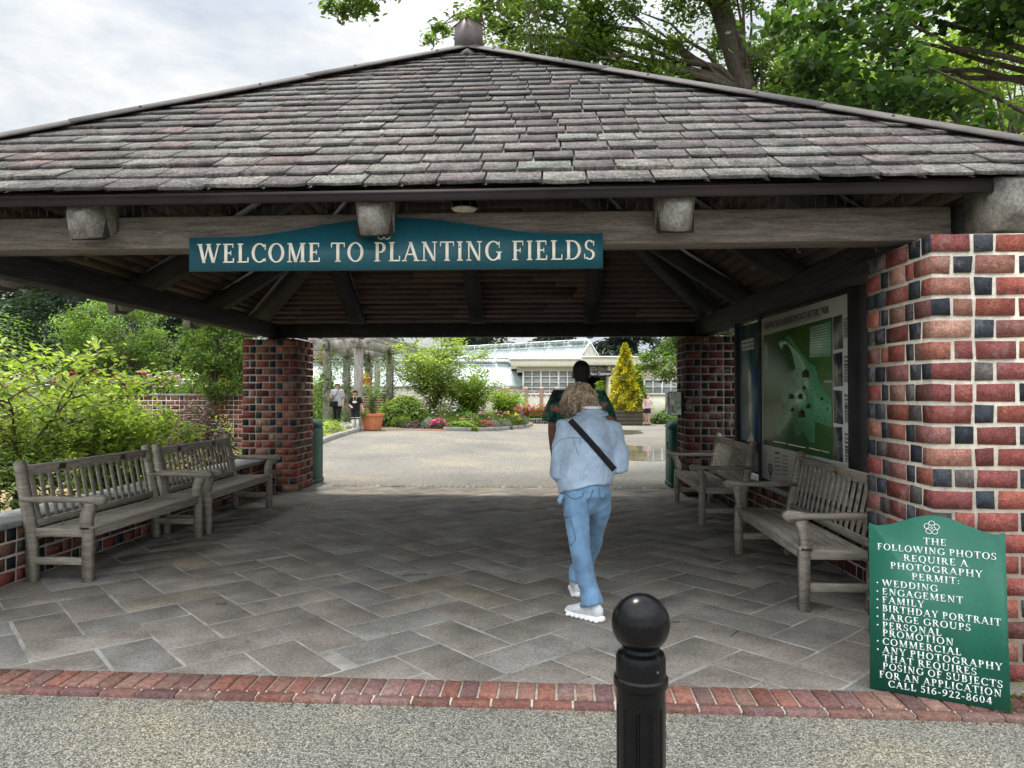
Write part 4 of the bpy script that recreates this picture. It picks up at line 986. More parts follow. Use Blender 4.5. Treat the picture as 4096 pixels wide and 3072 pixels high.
MC = lambda cx, cy: ((2940 + cx * .8612) / 3.2277, (1130 + cy * .8612) / 3.2277)     # crop pixel -> picture pixel
def patch(name, pts, dx, m):
    q = [P_(*MC(*p_)) for p_ in pts]; mb = MB(); mb.prism([p_ + Vector((-dx, 0, 0)) for p_ in q], (dx - .0002, 0, 0)); return bp(mb.build(name, m))
patch('map_print', [(133, 248), (453, 160), (457, 826), (133, 752)], .0015, m_map)
patch('park_outline', [(203, 283), (213, 268), (228, 262), (243, 244), (262, 258), (290, 305), (345, 372), (375, 392), (388, 440), (400, 490), (425, 515), (448, 545), (450, 675), (372, 645), (369, 745), (345, 742), (318, 690), (290, 715), (270, 645), (232, 720), (205, 712), (190, 672), (225, 600), (215, 500), (262, 430), (282, 400), (272, 350), (262, 315), (245, 285), (226, 290), (220, 312), (212, 300)], .003, m_park)
patch('note_print', [(348, 205), (447, 180), (447, 342), (348, 350)], .003, m_note)
for k, (a, b, c, d) in enumerate(((162, 315, 148, 306), (333, 485, 322, 482), (500, 652, 503, 660), (672, 826, 672, 836))):
    patch('photo_print', [(457, a), (498, c), (503, d), (459, b)], .0025, m_photo)
mb = MB()          # small printing: rows of thin bars, icons and trees
def barz(a, b, th, dx=.0045):
    a, b = P_(*MC(*a)), P_(*MC(*b)); u = Vector((0, 0, th / 2)); X = Vector((-dx, 0, 0)); mb.add([a - u + X, b - u + X, b + u + X, a + u + X], [(0, 1, 2, 3)])
mr = random.Random(2)
for x0, x1, ya, yb, nn_ in ((506, 535, 200, 262, 9), (508, 537, 382, 470, 13), (511, 538, 572, 656, 12), (513, 537, 762, 838, 11)):
    for i in range(nn_): y = ya + (yb - ya) * i / nn_; barz((x0, y), (x0 + (x1 - x0) * mr.uniform(.75, 1), y - 1), .006)
for i in range(6):
    barz((188, 795 + i * 19), (192, 795 + i * 19), .012); barz((194, 795 + i * 19), (212, 797 + i * 19), .008); barz((222, 805 + i * 17), (245, 808 + i * 17), .008)
barz((136, 224), (398, 160), .004)
for _ in range(200):
    x, y = mr.uniform(215, 445), mr.uniform(400, 660)
    if (x < 262 and y < 470) or (x > 395 and y < 515): continue
    barz((x, y), (x + 2.2, y), .014, .0042)
o_ = bp(mb.build('small_print', MT['black_print'], fix=False)); o_['kind'] = 'stuff'
for _ in (0,):
    mb = MB()
    for i in range(11): barz((352, 214 + i * 11), (440 - mr.uniform(0, 12), 193 + i * 13), .005)
    for i in range(16): barz((140, 285 + i * 8), (140 + mr.uniform(8, 18), 283 + i * 8), .005)
    for (a, b) in (((180, 738), (240, 748)), ((250, 752), (330, 768)), ((345, 768), (400, 782)), ((405, 782), (440, 790))): barz(a, b, .008)
    o_ = bp(mb.build('pale_print', m_white, fix=False)); o_['kind'] = 'stuff'
for (x, y, s_) in ((262, 530, 22), (305, 530, 22), (330, 425, 34), (322, 490, 14), (343, 576, 20), (312, 612, 32), (268, 592, 16), (405, 540, 12)):
    c0 = [P_(*MC(x - s_ / 2, y + s_ / 2)), P_(*MC(x + s_ / 2, y + s_ / 2)), P_(*MC(x + s_ / 2, y - s_ / 4)), P_(*MC(x, y - s_ / 1.4)), P_(*MC(x - s_ / 2, y - s_ / 4))]
    mb = MB(); mb.prism([p_ + Vector((-.0042, 0, 0)) for p_ in c0], (.0008, 0, 0)); bp(mb.build('building_icon', MT['timber_in']))
Mt = lambda p: frame_M(p, Vector((0, -1, 0)), Vector((0, 0, 1)), Vector((-1, 0, 0)))
def btext(txt, px, size, m, sx=1.0, dx=.004):
    p = P_(*MC(*px)); p.x -= dx; return bp(sans('lettering', txt, size, Mt(p), m, None, sx=sx))
o_ = btext('PLANTING FIELDS ARBORETUM STATE HISTORIC PARK', (136, 219), .098, MT['black_print'], .68)
# fit the title to its measured width
ys_ = [v.co.y for v in o_.data.vertices]; pE = P_(*MC(438, 110)); y_l = max(ys_); k_ = (y_l - pE.y) / (y_l - min(ys_))
for v in o_.data.vertices: v.co.y = y_l + (v.co.y - y_l) * k_
btext('ENTRANCE', (415, 467), .03, m_white)
for txt, p_ in (('Coe Hall\n1918-1921', (505, 178)), ('Camellia\nGreenhouse\n1917-1922', (507, 352)), ('Italian\nGarden and\nTea House\n1916', (510, 530)), ('Main\nGreenhouse\nHibiscus\nHouse\n1914-1929', (512, 710))): btext(txt, p_, .034, MT['black_print'], .8)
btext('Locations', (187, 790), .03, MT['black_print']); btext('Legend', (505, 875), .035, MT['black_print'])
mb = MB()
p = P_(*MC(165, 868)); p.x -= .004; M4 = Mt(p); raise_polys(mb, arc(0, 0, .06, .06, 0, 360, .014, .014, 20), M4, .0006); raise_polys(mb, [rect(-.012, -.10, .012, .02)], M4, .0005)
bp(mb.build('tree_emblem', MT['black_print']))
# blue poster
t = thing('poster_board', 'tall blue poster board in a dark frame next to the far right pillar', 'notice board', (2.83, 8.4, .5))
def pp(o): o.parent = t; o.matrix_parent_inverse = Matrix.Translation(t.location).inverted(); return o
mb = MB(); mb.box((2.845, 8.36, 1.45), (.03, .78, 1.76)); pp(mb.build('poster', m_poster))
mb = MB(); mb.box((2.845, 8.80, 1.437), (.09, .09, 1.87), bev=.005); pp(mb.build('frame_post', MT['timber_in']))
p = Vector((2.829, 8.66, 2.12)); pp(sans('lettering', 'LEARN MORE ABOUT\nPROGRAMS & EVENTS\nAT PLANTING FIELDS', .048, Mt(p), m_white, None))
mb = MB(); mb.add([(2.828, 8.70, .60), (2.828, 8.02, .60), (2.828, 8.02, .72), (2.828, 8.30, 1.06), (2.828, 8.70, .74)], [(0, 1, 2, 3, 4)]); pp(mb.build('rooftop_print', m_photo))
# leaflet holder on the far pillar's left face
t = thing('leaflet_holder', 'clear plastic leaflet holder fixed to the far right brick pillar', 'leaflet holder', (2.42, 10.55, 1.36))
MTg, n = nt_new('clear_plastic'); out = N(n, 'ShaderNodeOutputMaterial'); p = N(n, 'ShaderNodeBsdfPrincipled'); p.inputs['Base Color'].default_value = (.42, .5, .42, 1); p.inputs['Roughness'].default_value = .1; p.inputs['Transmission Weight'].default_value = .6; n.links.new(p.outputs[0], out.inputs[0])
mb = MB(); mb.box((0, 0, 0), (.19, .24, .34), bev=.01); mb.build('case', MTg, t)
mb = MB(); mb.box((.118, 0, 0), (.05, .20, .30)); mb.build('back_plate', MT['black_print'], t)
mb = MB(); mb.box((0, -.124, 0), (.03, .006, .3)); mb.box((-.06, -.124, 0), (.012, .006, .3)); mb.build('leaflets', MT['white'], t)
# pendant lamp under the roof
t = thing('ceiling_lamp', 'small dark domed ceiling lamp with pale lens behind the front beam', 'lamp', (-.375, 5.5, 2.955))
mb = MB(); mb.lathe((0, 0, 0), [(.105, .0), (.10, .03), (.085, .10), (.05, .16), (.02, .18), (.012, .19), (.012, .56)], 24); auto_smooth(mb.build('shade', MT['black'], t))
mb = MB(); mb.lathe((0, 0, 0), [(.097, -.004), (.09, -.012), (.04, -.018), (.001, -.02)], 24); mb.build('lens', MT['cream'], t, smooth=True)
mb = MB(); mb.lathe((0, 0, 0), [(.03, -.03), (.028, -.02), (.02, -.012)], 12); mb.build('bulb', MT['white'], t)
# fallen leaves and twigs on the paving
rg = np.random.default_rng(9); P = np.stack([rg.uniform(-3.2, 2.4, 34), rg.uniform(3.8, 11, 34), np.full(34, .012)], 1)
o_ = leaves('leaf_litter', P, .035, leaf_mat('dry_leaves', (.10, .06, .03), (.30, .24, .10), .1), None, None, 2.5, .5, 3); tag(o_, kind='stuff')
rg = np.random.default_rng(10); P = np.stack([rg.uniform(-2, 3, 60), rg.uniform(2.2, 3.35, 60), np.full(60, -.022)], 1)
o_ = leaves('leaf_litter', P, .018, leaf_mat('dry_bits', (.10, .06, .03), (.25, .14, .10), .1), None, None, 2.5, .6, 4); tag(o_, kind='stuff')
rg = np.random.default_rng(14); x_ = rg.uniform(-6, 2.6, 260); P = np.stack([x_, 3.682 - .0636 * x_ - .265 - np.abs(rg.normal(size=260)) * .035, np.full(260, -.024)], 1)
o_ = leaves('edge_litter', P, .016, leaf_mat('grit_and_moss', (.05, .055, .025), (.20, .13, .07), .1), None, None, 2.0, .6, 6); tag(o_, kind='stuff')
rg = np.random.default_rng(15); P = np.stack([rg.uniform(-3.3, 2.5, 240), rg.uniform(3.7, 11, 240), np.full(240, .006)], 1)
o_ = leaves('floor_grit', P, .013, leaf_mat('grit', (.05, .04, .03), (.45, .42, .36), .1), None, None, 2.5, .7, 7); tag(o_, kind='stuff')
mb = MB()
for (x, y, a, L) in ((-.9, 5.8, .1, .2), (-2.1, 5.0, .3, .07), (1.35, 4.35, .9, .12), (.3, 9.1, .2, .15), (1.0, 4.6, .2, .1)):
    mb.tube([(x, y, .006), (x + L * .5 * math.cos(a), y + L * .5 * math.sin(a), .012), (x + L * math.cos(a), y + L * math.sin(a), .006)], .004, 5)
tag(mb.build('twig_litter', MT['twig']), kind='stuff')
stem_shrub('weed', 'small bright green weed at the corner of the permit sign', (2.47, 3.34, -.03), 6, .12, .09, .05, 'bright', 77, cat='weed', per=6, twigs=0, sr=.003, start=.4, stem_mat='twig')
# ------------------------------------------------------------------ people
def cloth(name, col, var=.2, vs=5, rough=.9, bump=.35, bs=9, fine=(220, .15), stops=None):
    return mat(name, col, rough, var, vs, bump=bump, bs=bs, fine=fine, stops=stops, spec=.12, sheen=.15)
SK = mat('fair_skin', (.50, .27, .19), .55, .1, 12, spec=.35); SK2 = mat('brown_skin', (.20, .10, .065), .55, .1, 12, spec=.3)
DENIM = cloth('washed_denim_shirt', (.325, .415, .52), .34, 4, fine=(300, .16), bump=.9, bs=11); JEANS = cloth('light_blue_jeans', (.155, .275, .42), .45, 4, fine=(260, .22), bump=.9, bs=12)
SEAM = mat('denim_seam', (.22, .295, .385), .9, .15, 30); SEAMJ = mat('jeans_seam', (.075, .13, .21), .9, .15, 30)
BLK = cloth('black_cloth', (.012, .012, .014), .3); GREY = cloth('grey_tee', (.34, .34, .35), .15); NAVY = cloth('navy_cloth', (.015, .018, .03), .3); WHT = cloth('white_cloth', (.75, .75, .73), .08)
def hand(mb, wp, d, nrm, s_=1.0, curl=.5, flip=1):
    """palm with five fingers; nrm = direction the fingers curl towards"""
    wp, d, nrm = Vector(wp), Vector(d).normalized(), Vector(nrm); nrm = (nrm - d * nrm.dot(d)).normalized(); sd_ = d.cross(nrm) * flip
    mb.tube([wp - d * .02 * s_, wp + d * .02 * s_, wp + d * .06 * s_, wp + d * .09 * s_], [(.026 * s_, .021 * s_), (.032 * s_, .017 * s_), (.040 * s_, .016 * s_), (.037 * s_, .013 * s_)], 10, side=sd_, round_caps=True)
    for i, (off, L) in enumerate(((.030, .066), (.0105, .076), (-.010, .070), (-.029, .054))):
        b = wp + d * .088 * s_ + sd_ * off * s_; pts = [b]; dd = d.copy(); ax = d.cross(nrm)
        for k in range(3):
            dd = (Matrix.Rotation(curl * (.55 + .2 * k), 3, ax) @ dd).normalized(); pts.append(pts[-1] + dd * L * s_ * (.42, .32, .26)[k])
        mb.tube([b - d * .02 * s_] + pts, [.0092 * s_, .0092 * s_, .0088 * s_, .008 * s_, .0066 * s_], 7, side=sd_, round_caps=True)
    b = wp + d * .025 * s_ + sd_ * .028 * s_; q = (d * .75 + sd_ * .6 + nrm * .25).normalized(); q2 = (d + nrm * .35 + sd_ * .1).normalized()
    mb.tube([b - q * .015 * s_, b + q * .03 * s_, b + q * .03 * s_ + q2 * .03 * s_], [.0125 * s_, .0105 * s_, .0078 * s_], 7, round_caps=True)
def head(mb, c, s_, fwd=(0, 1, 0), up=(0, 0, 1)):
    f = Vector(fwd).normalized(); u = Vector(up); u = (u - f * u.dot(f)).normalized(); x = f.cross(u); M = Matrix((x, f, u)).transposed(); c = Vector(c)
    P = lambda a, b, z: c + M @ Vector((a * s_, b * s_, z * s_))
    mb.ell(P(0, -.012, .025), (.074 * s_, .092 * s_, .088 * s_), 18, M=M); mb.ell(P(0, .022, -.045), (.056 * s_, .066 * s_, .070 * s_), 16, M=M); mb.ell(P(0, .055, -.095), (.028 * s_, .026 * s_, .022 * s_), 10, M=M)
    mb.tube([P(0, .078, .012), P(0, .100, -.022), P(0, .086, -.034)], [.008 * s_, .0135 * s_, .011 * s_], 8, round_caps=True)       # nose
    mb.ell(P(0, .080, -.062), (.021 * s_, .008 * s_, .0075 * s_), 10, M=M); mb.ell(P(0, .066, .022), (.045 * s_, .02 * s_, .010 * s_), 10, M=M)      # lips, brow
    for q in (-1, 1): mb.ell(P(q * .076, -.012, -.012), (.010 * s_, .020 * s_, .031 * s_), 10, M=M); mb.ell(P(q * .036, .058, -.022), (.022 * s_, .02 * s_, .02 * s_), 8, M=M)
    return P, M
def face_bits(t, P, M, s_):
    for q in (-1, 1):
        mb = MB(); mb.ell(P(q * .030, .077, .002), (.012 * s_, .006 * s_, .006 * s_), 8, M=M); mb.build('eye', WHT, t, smooth=True)
    mb = MB(); mb.ell(P(0, .085, -.062), (.022 * s_, .006 * s_, .007 * s_), 8, M=M); mb.build('mouth', mat('lips', (.45, .12, .11), .5, .1), t, smooth=True)
    mb = MB()
    for q in (-1, 1): mb.tube([P(q * .015, .081, .020), P(q * .045, .072, .022)], .0035 * s_, 5)
    mb.build('eyebrows', mat('brow_hair', (.04, .025, .02), .8), t)
def figure(t, J, k, skin, vox=.006, hands=True, curl=(.5, .5), hn=None, fem=0):
    """one continuous body: J holds joints, k scales the radii"""
    mb = MB(); V = {a: Vector(b) for a, b in J.items()}
    lean = (V['neck'] - V['pelvis']); sx = (1, 0, 0)
    c1 = V['pelvis'].lerp(V['neck'], .33); c2 = V['pelvis'].lerp(V['neck'], .66); c3 = V['pelvis'].lerp(V['neck'], .88)
    mb.tube([V['pelvis'] - Vector((0, 0, .06 * k)), V['pelvis'] + Vector((0, 0, .02)), c1, c2, c3, V['neck']], [(.13 * k, .095 * k), (.155 * k, .105 * k), (.128 * k, .092 * k), (.145 * k, .10 * k), (.105 * k, .07 * k), (.054 * k, .05 * k)], 16, side=sx, round_caps=True)
    mb.tube([V['neck'] - (V['head'] - V['neck']) * .3, V['neck'].lerp(V['head'], .75)], [.056 * k, .050 * k], 12, round_caps=True)
    P, M = head(mb, V['head'], k, J.get('look', (0, 1, 0)), J.get('up', (0, 0, 1)))
    for s_, sg in (('L', -1), ('R', 1)):
        S, E, W_ = V['sh' + s_], V['el' + s_], V['wr' + s_]
        mb.tube([c3.lerp(S, .4), S, S.lerp(E, .5), E, E.lerp(W_, .35), W_], [.062 * k, .058 * k, .046 * k, .038 * k, .039 * k, .025 * k], 12, round_caps=True)
        d = (W_ - E).normalized(); nn_ = (hn or {}).get(s_, Vector((-sg, .3, 0)))
        hand(mb, W_, d, nn_, k, curl[0 if s_ == 'L' else 1], flip=1 if (d.cross(Vector(nn_))).dot(Vector(J.get('thumb' + s_, (0, 1, 0)))) > 0 else -1)
        Hh, K_, A_ = V['hi' + s_], V['kn' + s_], V['an' + s_]; T_ = V['to' + s_]
        mb.tube([Hh + Vector((0, 0, .04 * k)), Hh.lerp(K_, .3), K_, K_.lerp(A_, .35), A_], [.088 * k, .078 * k, .054 * k, .053 * k, .036 * k], 12, round_caps=True)
        hl = A_ + (A_ - T_) * .22; hl.z = A_.z - .045 * k; mb.tube([hl, A_ + Vector((0, 0, -.03 * k)), A_.lerp(T_, .6) + Vector((0, 0, -.01)), T_], [.024 * k, .032 * k, .030 * k, .016 * k], 10, round_caps=True)
    o = remesh(mb, 'body', skin, t, vox, 3); return o, P, M, V
def wrinkle(sc_, amp, seed=0, st=(1, 1, 1)):
    return lambda co: amp * (noise.noise(Vector((co.x * sc_ * st[0] + seed, co.y * sc_ * st[1], co.z * sc_ * st[2]))) + .5 * noise.noise(Vector((co.x * sc_ * 2.3 + seed, co.y * sc_ * 2.3, co.z * sc_ * 1.2))))
def shoe(t, A_, T_, k=1.0, m=None, sole=None, accent=None):
    A_, T_ = Vector(A_), Vector(T_); d = T_ - A_; d.z = 0; d.normalize(); hl = Vector((A_.x, A_.y, 0)) - d * .065 * k; L = .285 * k; x = d.cross(Vector((0, 0, 1))); pit = T_.z
    root = MB(); P = lambda u, v, z: hl + d * u * L + x * v + Vector((0, 0, z))
    root.tube([P(.06, 0, .062), P(.22, 0, .075), P(.45, 0, .068), P(.7, 0, .052), P(.94, 0, .042)], [(.034 * k, .05 * k), (.038 * k, .062 * k), (.041 * k, .05 * k), (.046 * k, .036 * k), (.03 * k, .024 * k)], 14, side=x, round_caps=True)
    root.tube([P(.2, 0, .09), P(.17, 0, .125)], [.042 * k, .044 * k], 12)
    u = remesh(root, 'shoe', m, t, .005, 3)
    sb = MB(); sb.tube([P(-.03, 0, .024), P(.2, 0, .022), P(.5, 0, .02), P(.75, 0, .02), P(1.0, 0, .03)], [(.036 * k, .022), (.042 * k, .022), (.042 * k, .019), (.049 * k, .019), (.028 * k, .016)], 14, side=x, round_caps=True)
    for i in range(7):
        for q in (-1, 1): sb.ell(P(.05 + i * .14, q * .036 * k, .014), (.019, .019, .014), 8)
    so = remesh(sb, 'sole', sole, u, .005, 2)
    if accent:
        ab = MB(); ab.hexa([P(.02, .036, .05), P(.26, .044, .062), P(.26, .047, .062), P(.02, .040, .05), P(.02, .032, .075), P(.24, .040, .085), P(.24, .044, .085), P(.02, .037, .075)]); ab.build('accent', accent, u)
    return u
def bvh_of(o): 
    dg = bpy.context.evaluated_depsgraph_get(); return BVHTree.FromObject(o, dg)
def cast_line(bv, pts, d, off=.003, n=24):
    """project a polyline onto a surface along d (local coordinates)"""
    out = []; d = Vector(d)
    for i in range(len(pts) - 1):
        for j in range(n // (len(pts) - 1)):
            p = Vector(pts[i]).lerp(Vector(pts[i + 1]), j / (n // (len(pts) - 1))); h = bv.ray_cast(p - d * 2, d)
            if h[0] is not None: out.append(h[0] + h[1] * off)
    h = bv.ray_cast(Vector(pts[-1]) - d * 2, d)
    if h[0] is not None: out.append(h[0] + h[1] * off)
    return out
def seam(name, t, bv, pts, r, m, d=(0, 1, 0), n=30, off=.001):
    q = cast_line(bv, pts, d, off, n)
    if len(q) > 2: mb = MB(); mb.tube(q, r, 5); return mb.build(name, m, t, smooth=True)

# --- woman walking away in the foreground
OW = Vector((.50, 4.85, 0)); t = thing('person', 'woman with curly grey-blonde hair in pale denim shirt and jeans walking away', 'person', OW)
J = dict(pelvis=(.03, .05, .86), neck=(.075, .20, 1.36), head=(-.002, .34, 1.47), look=(-.15, 1, -.45), shL=(-.11, .17, 1.25), shR=(.21, .17, 1.235), elL=(-.145, .09, .97), elR=(.232, .08, .975), wrL=(-.10, .29, .93), wrR=(.14, .30, .97),
         hiL=(-.055, .05, .80), hiR=(.115, .06, .80), knL=(-.035, -.06, .45), knR=(.085, .28, .43), anL=(.035, -.185, .095), anR=(-.015, .40, .09), toL=(-.115, -.055, .035), toR=(-.02, .58, .035), thumbL=(0, 0, 1), thumbR=(0, 0, 1))
body, P, M, V = figure(t, J, .95, SK, .006, hn={'L': Vector((1, .2, 0)), 'R': Vector((-1, .2, 0))}, curl=(.9, .9))
mb = MB(); tilt = lambda x, z: z + .20 * x
mb.tube([(.012, .05, .835), (.018, .07, .93), (.025, .10, 1.05), (.035, .14, 1.17), (.055, .175, 1.26), (.075, .20, 1.325), (.075, .215, 1.37)], [(.186, .150), (.200, .153), (.200, .150), (.186, .136), (.165, .125), (.108, .098), (.088, .084)], 24, side=(1, 0, 0))
for S, E, W_, sg in ((V['shL'], V['elL'], V['wrL'], -1), (V['shR'], V['elR'], V['wrR'], 1)):
    mb.tube([Vector((.055 + sg * .055, .18, 1.25)), S, S.lerp(E, .5) + Vector((sg * .012, 0, 0)), E + Vector((sg * .008, -.005, -.012)), E.lerp(W_, .5) + Vector((0, 0, -.01)), E.lerp(W_, .9)], [.082, .086, .084, .078, .066, .050], 14, round_caps=True)
for v_ in range(len(mb.v)):
    x, y, z = mb.v[v_]
    if z < 1.0: mb.v[v_] = (x, y, z + .24 * (x - .01) * sstep(1.0, .85, z))
jk = remesh(mb, 'denim_shirt', DENIM, t, .009, 5, disp=lambda co: .012 * noise.noise(Vector((co.x * 6 + 3, co.y * 6, co.z * 4))) + .016 * (.35 - abs(noise.noise(Vector((co.x * 9 + co.z * 6, co.y * 6, co.z * 7 - co.x * 4))))) + .008 * (.3 - abs(noise.noise(Vector((co.x * 20 - co.z * 9, co.y * 12, co.z * 14))))))
bv = bvh_of(jk)
def jp(cx, cy, Y=4.88): p = at((2150 + cx * .578) / 3.2277, (1400 + cy * .578) / 3.2277, Y); return p - OW
for pts in (((88, 722), (120, 668), (165, 622), (240, 606), (328, 610), (420, 668), (500, 722)), ((500, 752), (530, 690), (562, 612), (540, 560)), ((248, 612), (258, 660), (275, 720)), ((295, 612), (290, 655))):
    seam('yoke_seam', jk, bv, [jp(*q) for q in pts], .0034, SEAM, off=.001)
seam('hem', jk, bv, [Vector((-.19, 0, .80)), Vector((-.1, 0, .815)), Vector((.03, 0, .848)), Vector((.13, 0, .872)), Vector((.20, 0, .89))], .0048, SEAM, off=.0015)
mb = MB(); mb.tube([Vector((.075 + .090 * math.cos(a), .205 + .084 * math.sin(a), 1.355 + .012 * math.sin(a))) for a in [2 * math.pi * i / 24 for i in range(25)]], [(.016, .030)] * 25, 8, side=(0, 0, 1)); mb.build('collar', DENIM, jk, smooth=True)
mb = MB(); mb.tube([Vector((.07 + .060 * math.cos(a), .215 + .06 * math.sin(a), 1.40)) for a in [2 * math.pi * i / 20 for i in range(21)]], [(.012, .020)] * 21, 8, side=(0, 0, 1)); mb.build('inner_collar', WHT, jk, smooth=True)
# jeans: cropped straight legs meeting in one pelvis
mb = MB()
mb.tube([(.03, .06, .93), (.03, .055, .86), (.03, .05, .79), (.03, .05, .735)], [(.142, .108), (.156, .122), (.156, .12), (.085, .085)], 20, side=(1, 0, 0), round_caps=True)
mb.tube([(-.05, .045, .84), (-.055, .01, .70), (-.045, -.04, .55), (-.036, -.065, .44), (-.012, -.115, .30), (.02, -.165, .17), (.030, -.18, .105)], [(.093, .105), (.090, .10), (.076, .085), (.067, .074), (.066, .072), (.069, .075), (.072, .078)], 18, side=(1, 0, 0))
mb.tube([(.105, .055, .84), (.112, .12, .70), (.10, .21, .55), (.085, .275, .43), (.045, .33, .30), (.0, .385, .18), (-.01, .395, .12)], [(.090, .105), (.086, .095), (.073, .082), (.070, .075), (.068, .072), (.070, .076), (.072, .077)], 18, side=(1, 0, 0))
def jw(co):
    z = co.z; a = .006 + .009 * sstep(.45, .1, z)
    return a * (1.5 * (.35 - abs(noise.noise(Vector((co.x * 7 + z * 5, co.y * 7, z * 13 - co.x * 9))))) + .8 * noise.noise(Vector((co.x * 5 + 5, co.y * 4, z * 7 + 2))))
jn = remesh(mb, 'jeans', JEANS, t, .008, 4, disp=jw); bv = bvh_of(jn)
def np_(cx, cy, Y=4.8): p = at((2150 + cx * .63) / 3.2277, (1900 + cy * .63) / 3.2277, Y); return p - OW
for pts in (((178, 112), (205, 142), (240, 152), (285, 132), (296, 98)), ((388, 78), (395, 145), (420, 155), (440, 122)), ((168, 285), (205, 258), (215, 300), (238, 395), (205, 445), (200, 410)), ((166, 276), (204, 262)), ((318, 165), (322, 230), (330, 330)), ((350, 90), (338, 130), (318, 165)), ((252, 846), (320, 852), (386, 846))):
    seam('stitching', jn, bv, [np_(*q) for q in pts], .003, SEAMJ, n=24)
mb = MB(); p_ = np_(150, 165); mb.tube([p_ + Vector((.01, .02, .035)), p_ + Vector((-.012, .02, .0)), p_ + Vector((.0, .02, -.02))], [(.016, .008)] * 3, 8); mb.build('hammer_loop', JEANS, jn, smooth=True)
SHW = mat('white_shoe_mesh', (.58, .59, .59), .7, .12, 30, bump=.3, bs=120); SOLE = mat('white_sole', (.78, .78, .76), .6, .06); BLU = mat('blue_accent', (.02, .30, .62), .5, .05)
shoe(t, V['anL'], V['toL'], .95, SHW, SOLE, BLU); shoe(t, V['anR'], V['toR'], .95, SHW, SOLE)
# curly hair
hc = Vector(J['head']) + Vector((0, -.015, .015)); rg = np.random.default_rng(5); mb = MB(); hcol = [(.44, .31, .18), (.52, .40, .26), (.30, .21, .13), (.62, .52, .38), (.22, .17, .12), (.50, .43, .34)]
hc = Vector(J['head']) + Vector((0, -.02, -.005))
for i in range(1700):
    u = rg.normal(size=3); u /= np.linalg.norm(u)
    if u[1] > .6 and u[2] < .3: continue
    if u[2] < -.8: continue
    u = Vector(u); p = hc + Vector((u.x * .074, u.y * .088, u.z * .080)); d = (u * .75 + Vector((u.x * .25, -.10, -.62 + .45 * max(0, u.z)))).normalized()
    L = rg.uniform(.04, .08) * (1.15 if u.z < .2 else .85); a = d.orthogonal().normalized(); b = d.cross(a); ph = rg.uniform(0, 6.28); rr = rg.uniform(.007, .0125); tr = rg.uniform(1.4, 2.6); k_ = 13; pts = []
    for s_ in range(k_):
        q = s_ / (k_ - 1); pp_ = p + d * L * q + Vector((0, 0, -.03 * q * q)) + u * .012 * math.sin(q * 2.6)
        an = ph + q * tr * 6.28; pts.append(pp_ + (a * math.cos(an) + b * math.sin(an)) * rr * min(1, q * 3 + .3))
    c = hcol[int(rg.integers(6))]; low = .55 + .5 * max(0, min(1, (u.z + .5))) ; c = tuple(v * low * 1.02 for v in c)
    mb.tube(pts, [.0036 * (1 - .45 * s_ / k_) for s_ in range(k_)], 4, col=c)
HAIR = mat('curly_hair', (1, 1, 1), .5, .25, 40, attr=True, spec=.35); hr = mb.build('hair', HAIR, t, smooth=True)
mb = MB(); mb.ell(hc, (.084, .095, .088), 18); mb.ell(hc + Vector((0, -.045, -.05)), (.078, .06, .065), 14); remesh(mb, 'hair_base', mat('hair_shadow', (.20, .15, .11), .8, .3, 60), hr, .006, 3)
# cross-body bag: strap over the back, bag hidden in front
bg = thing('crossbody_bag', 'black bag strap running across the back of the denim shirt', 'bag', OW); bv = bvh_of(jk)
c0, c1 = jp(205, 458), jp(528, 825); dd_ = (c1 - c0); dd_.y = 0; pn = Vector((-dd_.z, 0, dd_.x)).normalized() * .021
A_ = [c0.lerp(c1, i / 24) for i in range(25)]; L_, R_ = [], []
for p_ in A_:
    h1 = bv.ray_cast(p_ + pn - Vector((0, 2, 0)), Vector((0, 1, 0))); h2 = bv.ray_cast(p_ - pn - Vector((0, 2, 0)), Vector((0, 1, 0)))
    if h1[0] is not None and h2[0] is not None: L_.append(h1[0]); R_.append(h2[0])
def smooth_l(q):
    for _ in range(3): q = [q[0]] + [(q[i - 1] + q[i] * 2 + q[i + 1]) / 4 for i in range(1, len(q) - 1)] + [q[-1]]
    return q
L_, R_ = smooth_l(L_), smooth_l(R_); o3 = Vector((0, -.011, 0)); mb = MB(); k = len(L_)
mb.add([p_ + o3 for p_ in L_] + [p_ + o3 for p_ in R_] + [p_ - o3 * .3 for p_ in L_] + [p_ - o3 * .3 for p_ in R_], [f for i in range(k - 1) for f in ((i, i + 1, k + i + 1, k + i), (i, 2 * k + i, 2 * k + i + 1, i + 1), (k + i, k + i + 1, 3 * k + i + 1, 3 * k + i))])
mb.build('strap', BLK, bg); mb = MB(); mb.box((.19, .335, .92), (.07, .12, .17), bev=.02); mb.build('bag_body', BLK, bg)

# --- man ahead of her
OM = Vector((.625, 6.62, 0)); t = thing('person', 'tall man with short dark hair in green floral short sleeved shirt walking away', 'person', OM)
J = dict(pelvis=(.01, .02, .98), neck=(.015, .03, 1.54), head=(.035, .06, 1.685), look=(.1, 1, -.05), shL=(-.185, .03, 1.475), shR=(.205, .03, 1.475), elL=(-.245, .02, 1.20), elR=(.265, .02, 1.20), wrL=(-.235, .12, .96), wrR=(.25, .14, .97),
         hiL=(-.05, .02, .92), hiR=(.07, .02, .92), knL=(-.02, .02, .5), knR=(.06, .10, .5), anL=(-.02, -.10, .09), anR=(.055, .16, .09), toL=(-.03, .06, .035), toR=(.06, .34, .035))
body, P, M, V = figure(t, J, 1.06, SK2, .007)
FLORAL = cloth('green_floral_cotton', (1, 1, 1), vs=11, stops=[(.0, (.008, .012, .012)), (.42, (.012, .018, .018)), (.46, (.015, .085, .062)), (.56, (.02, .11, .08)), (.60, (.30, .12, .09)), (.70, (.36, .17, .13))])
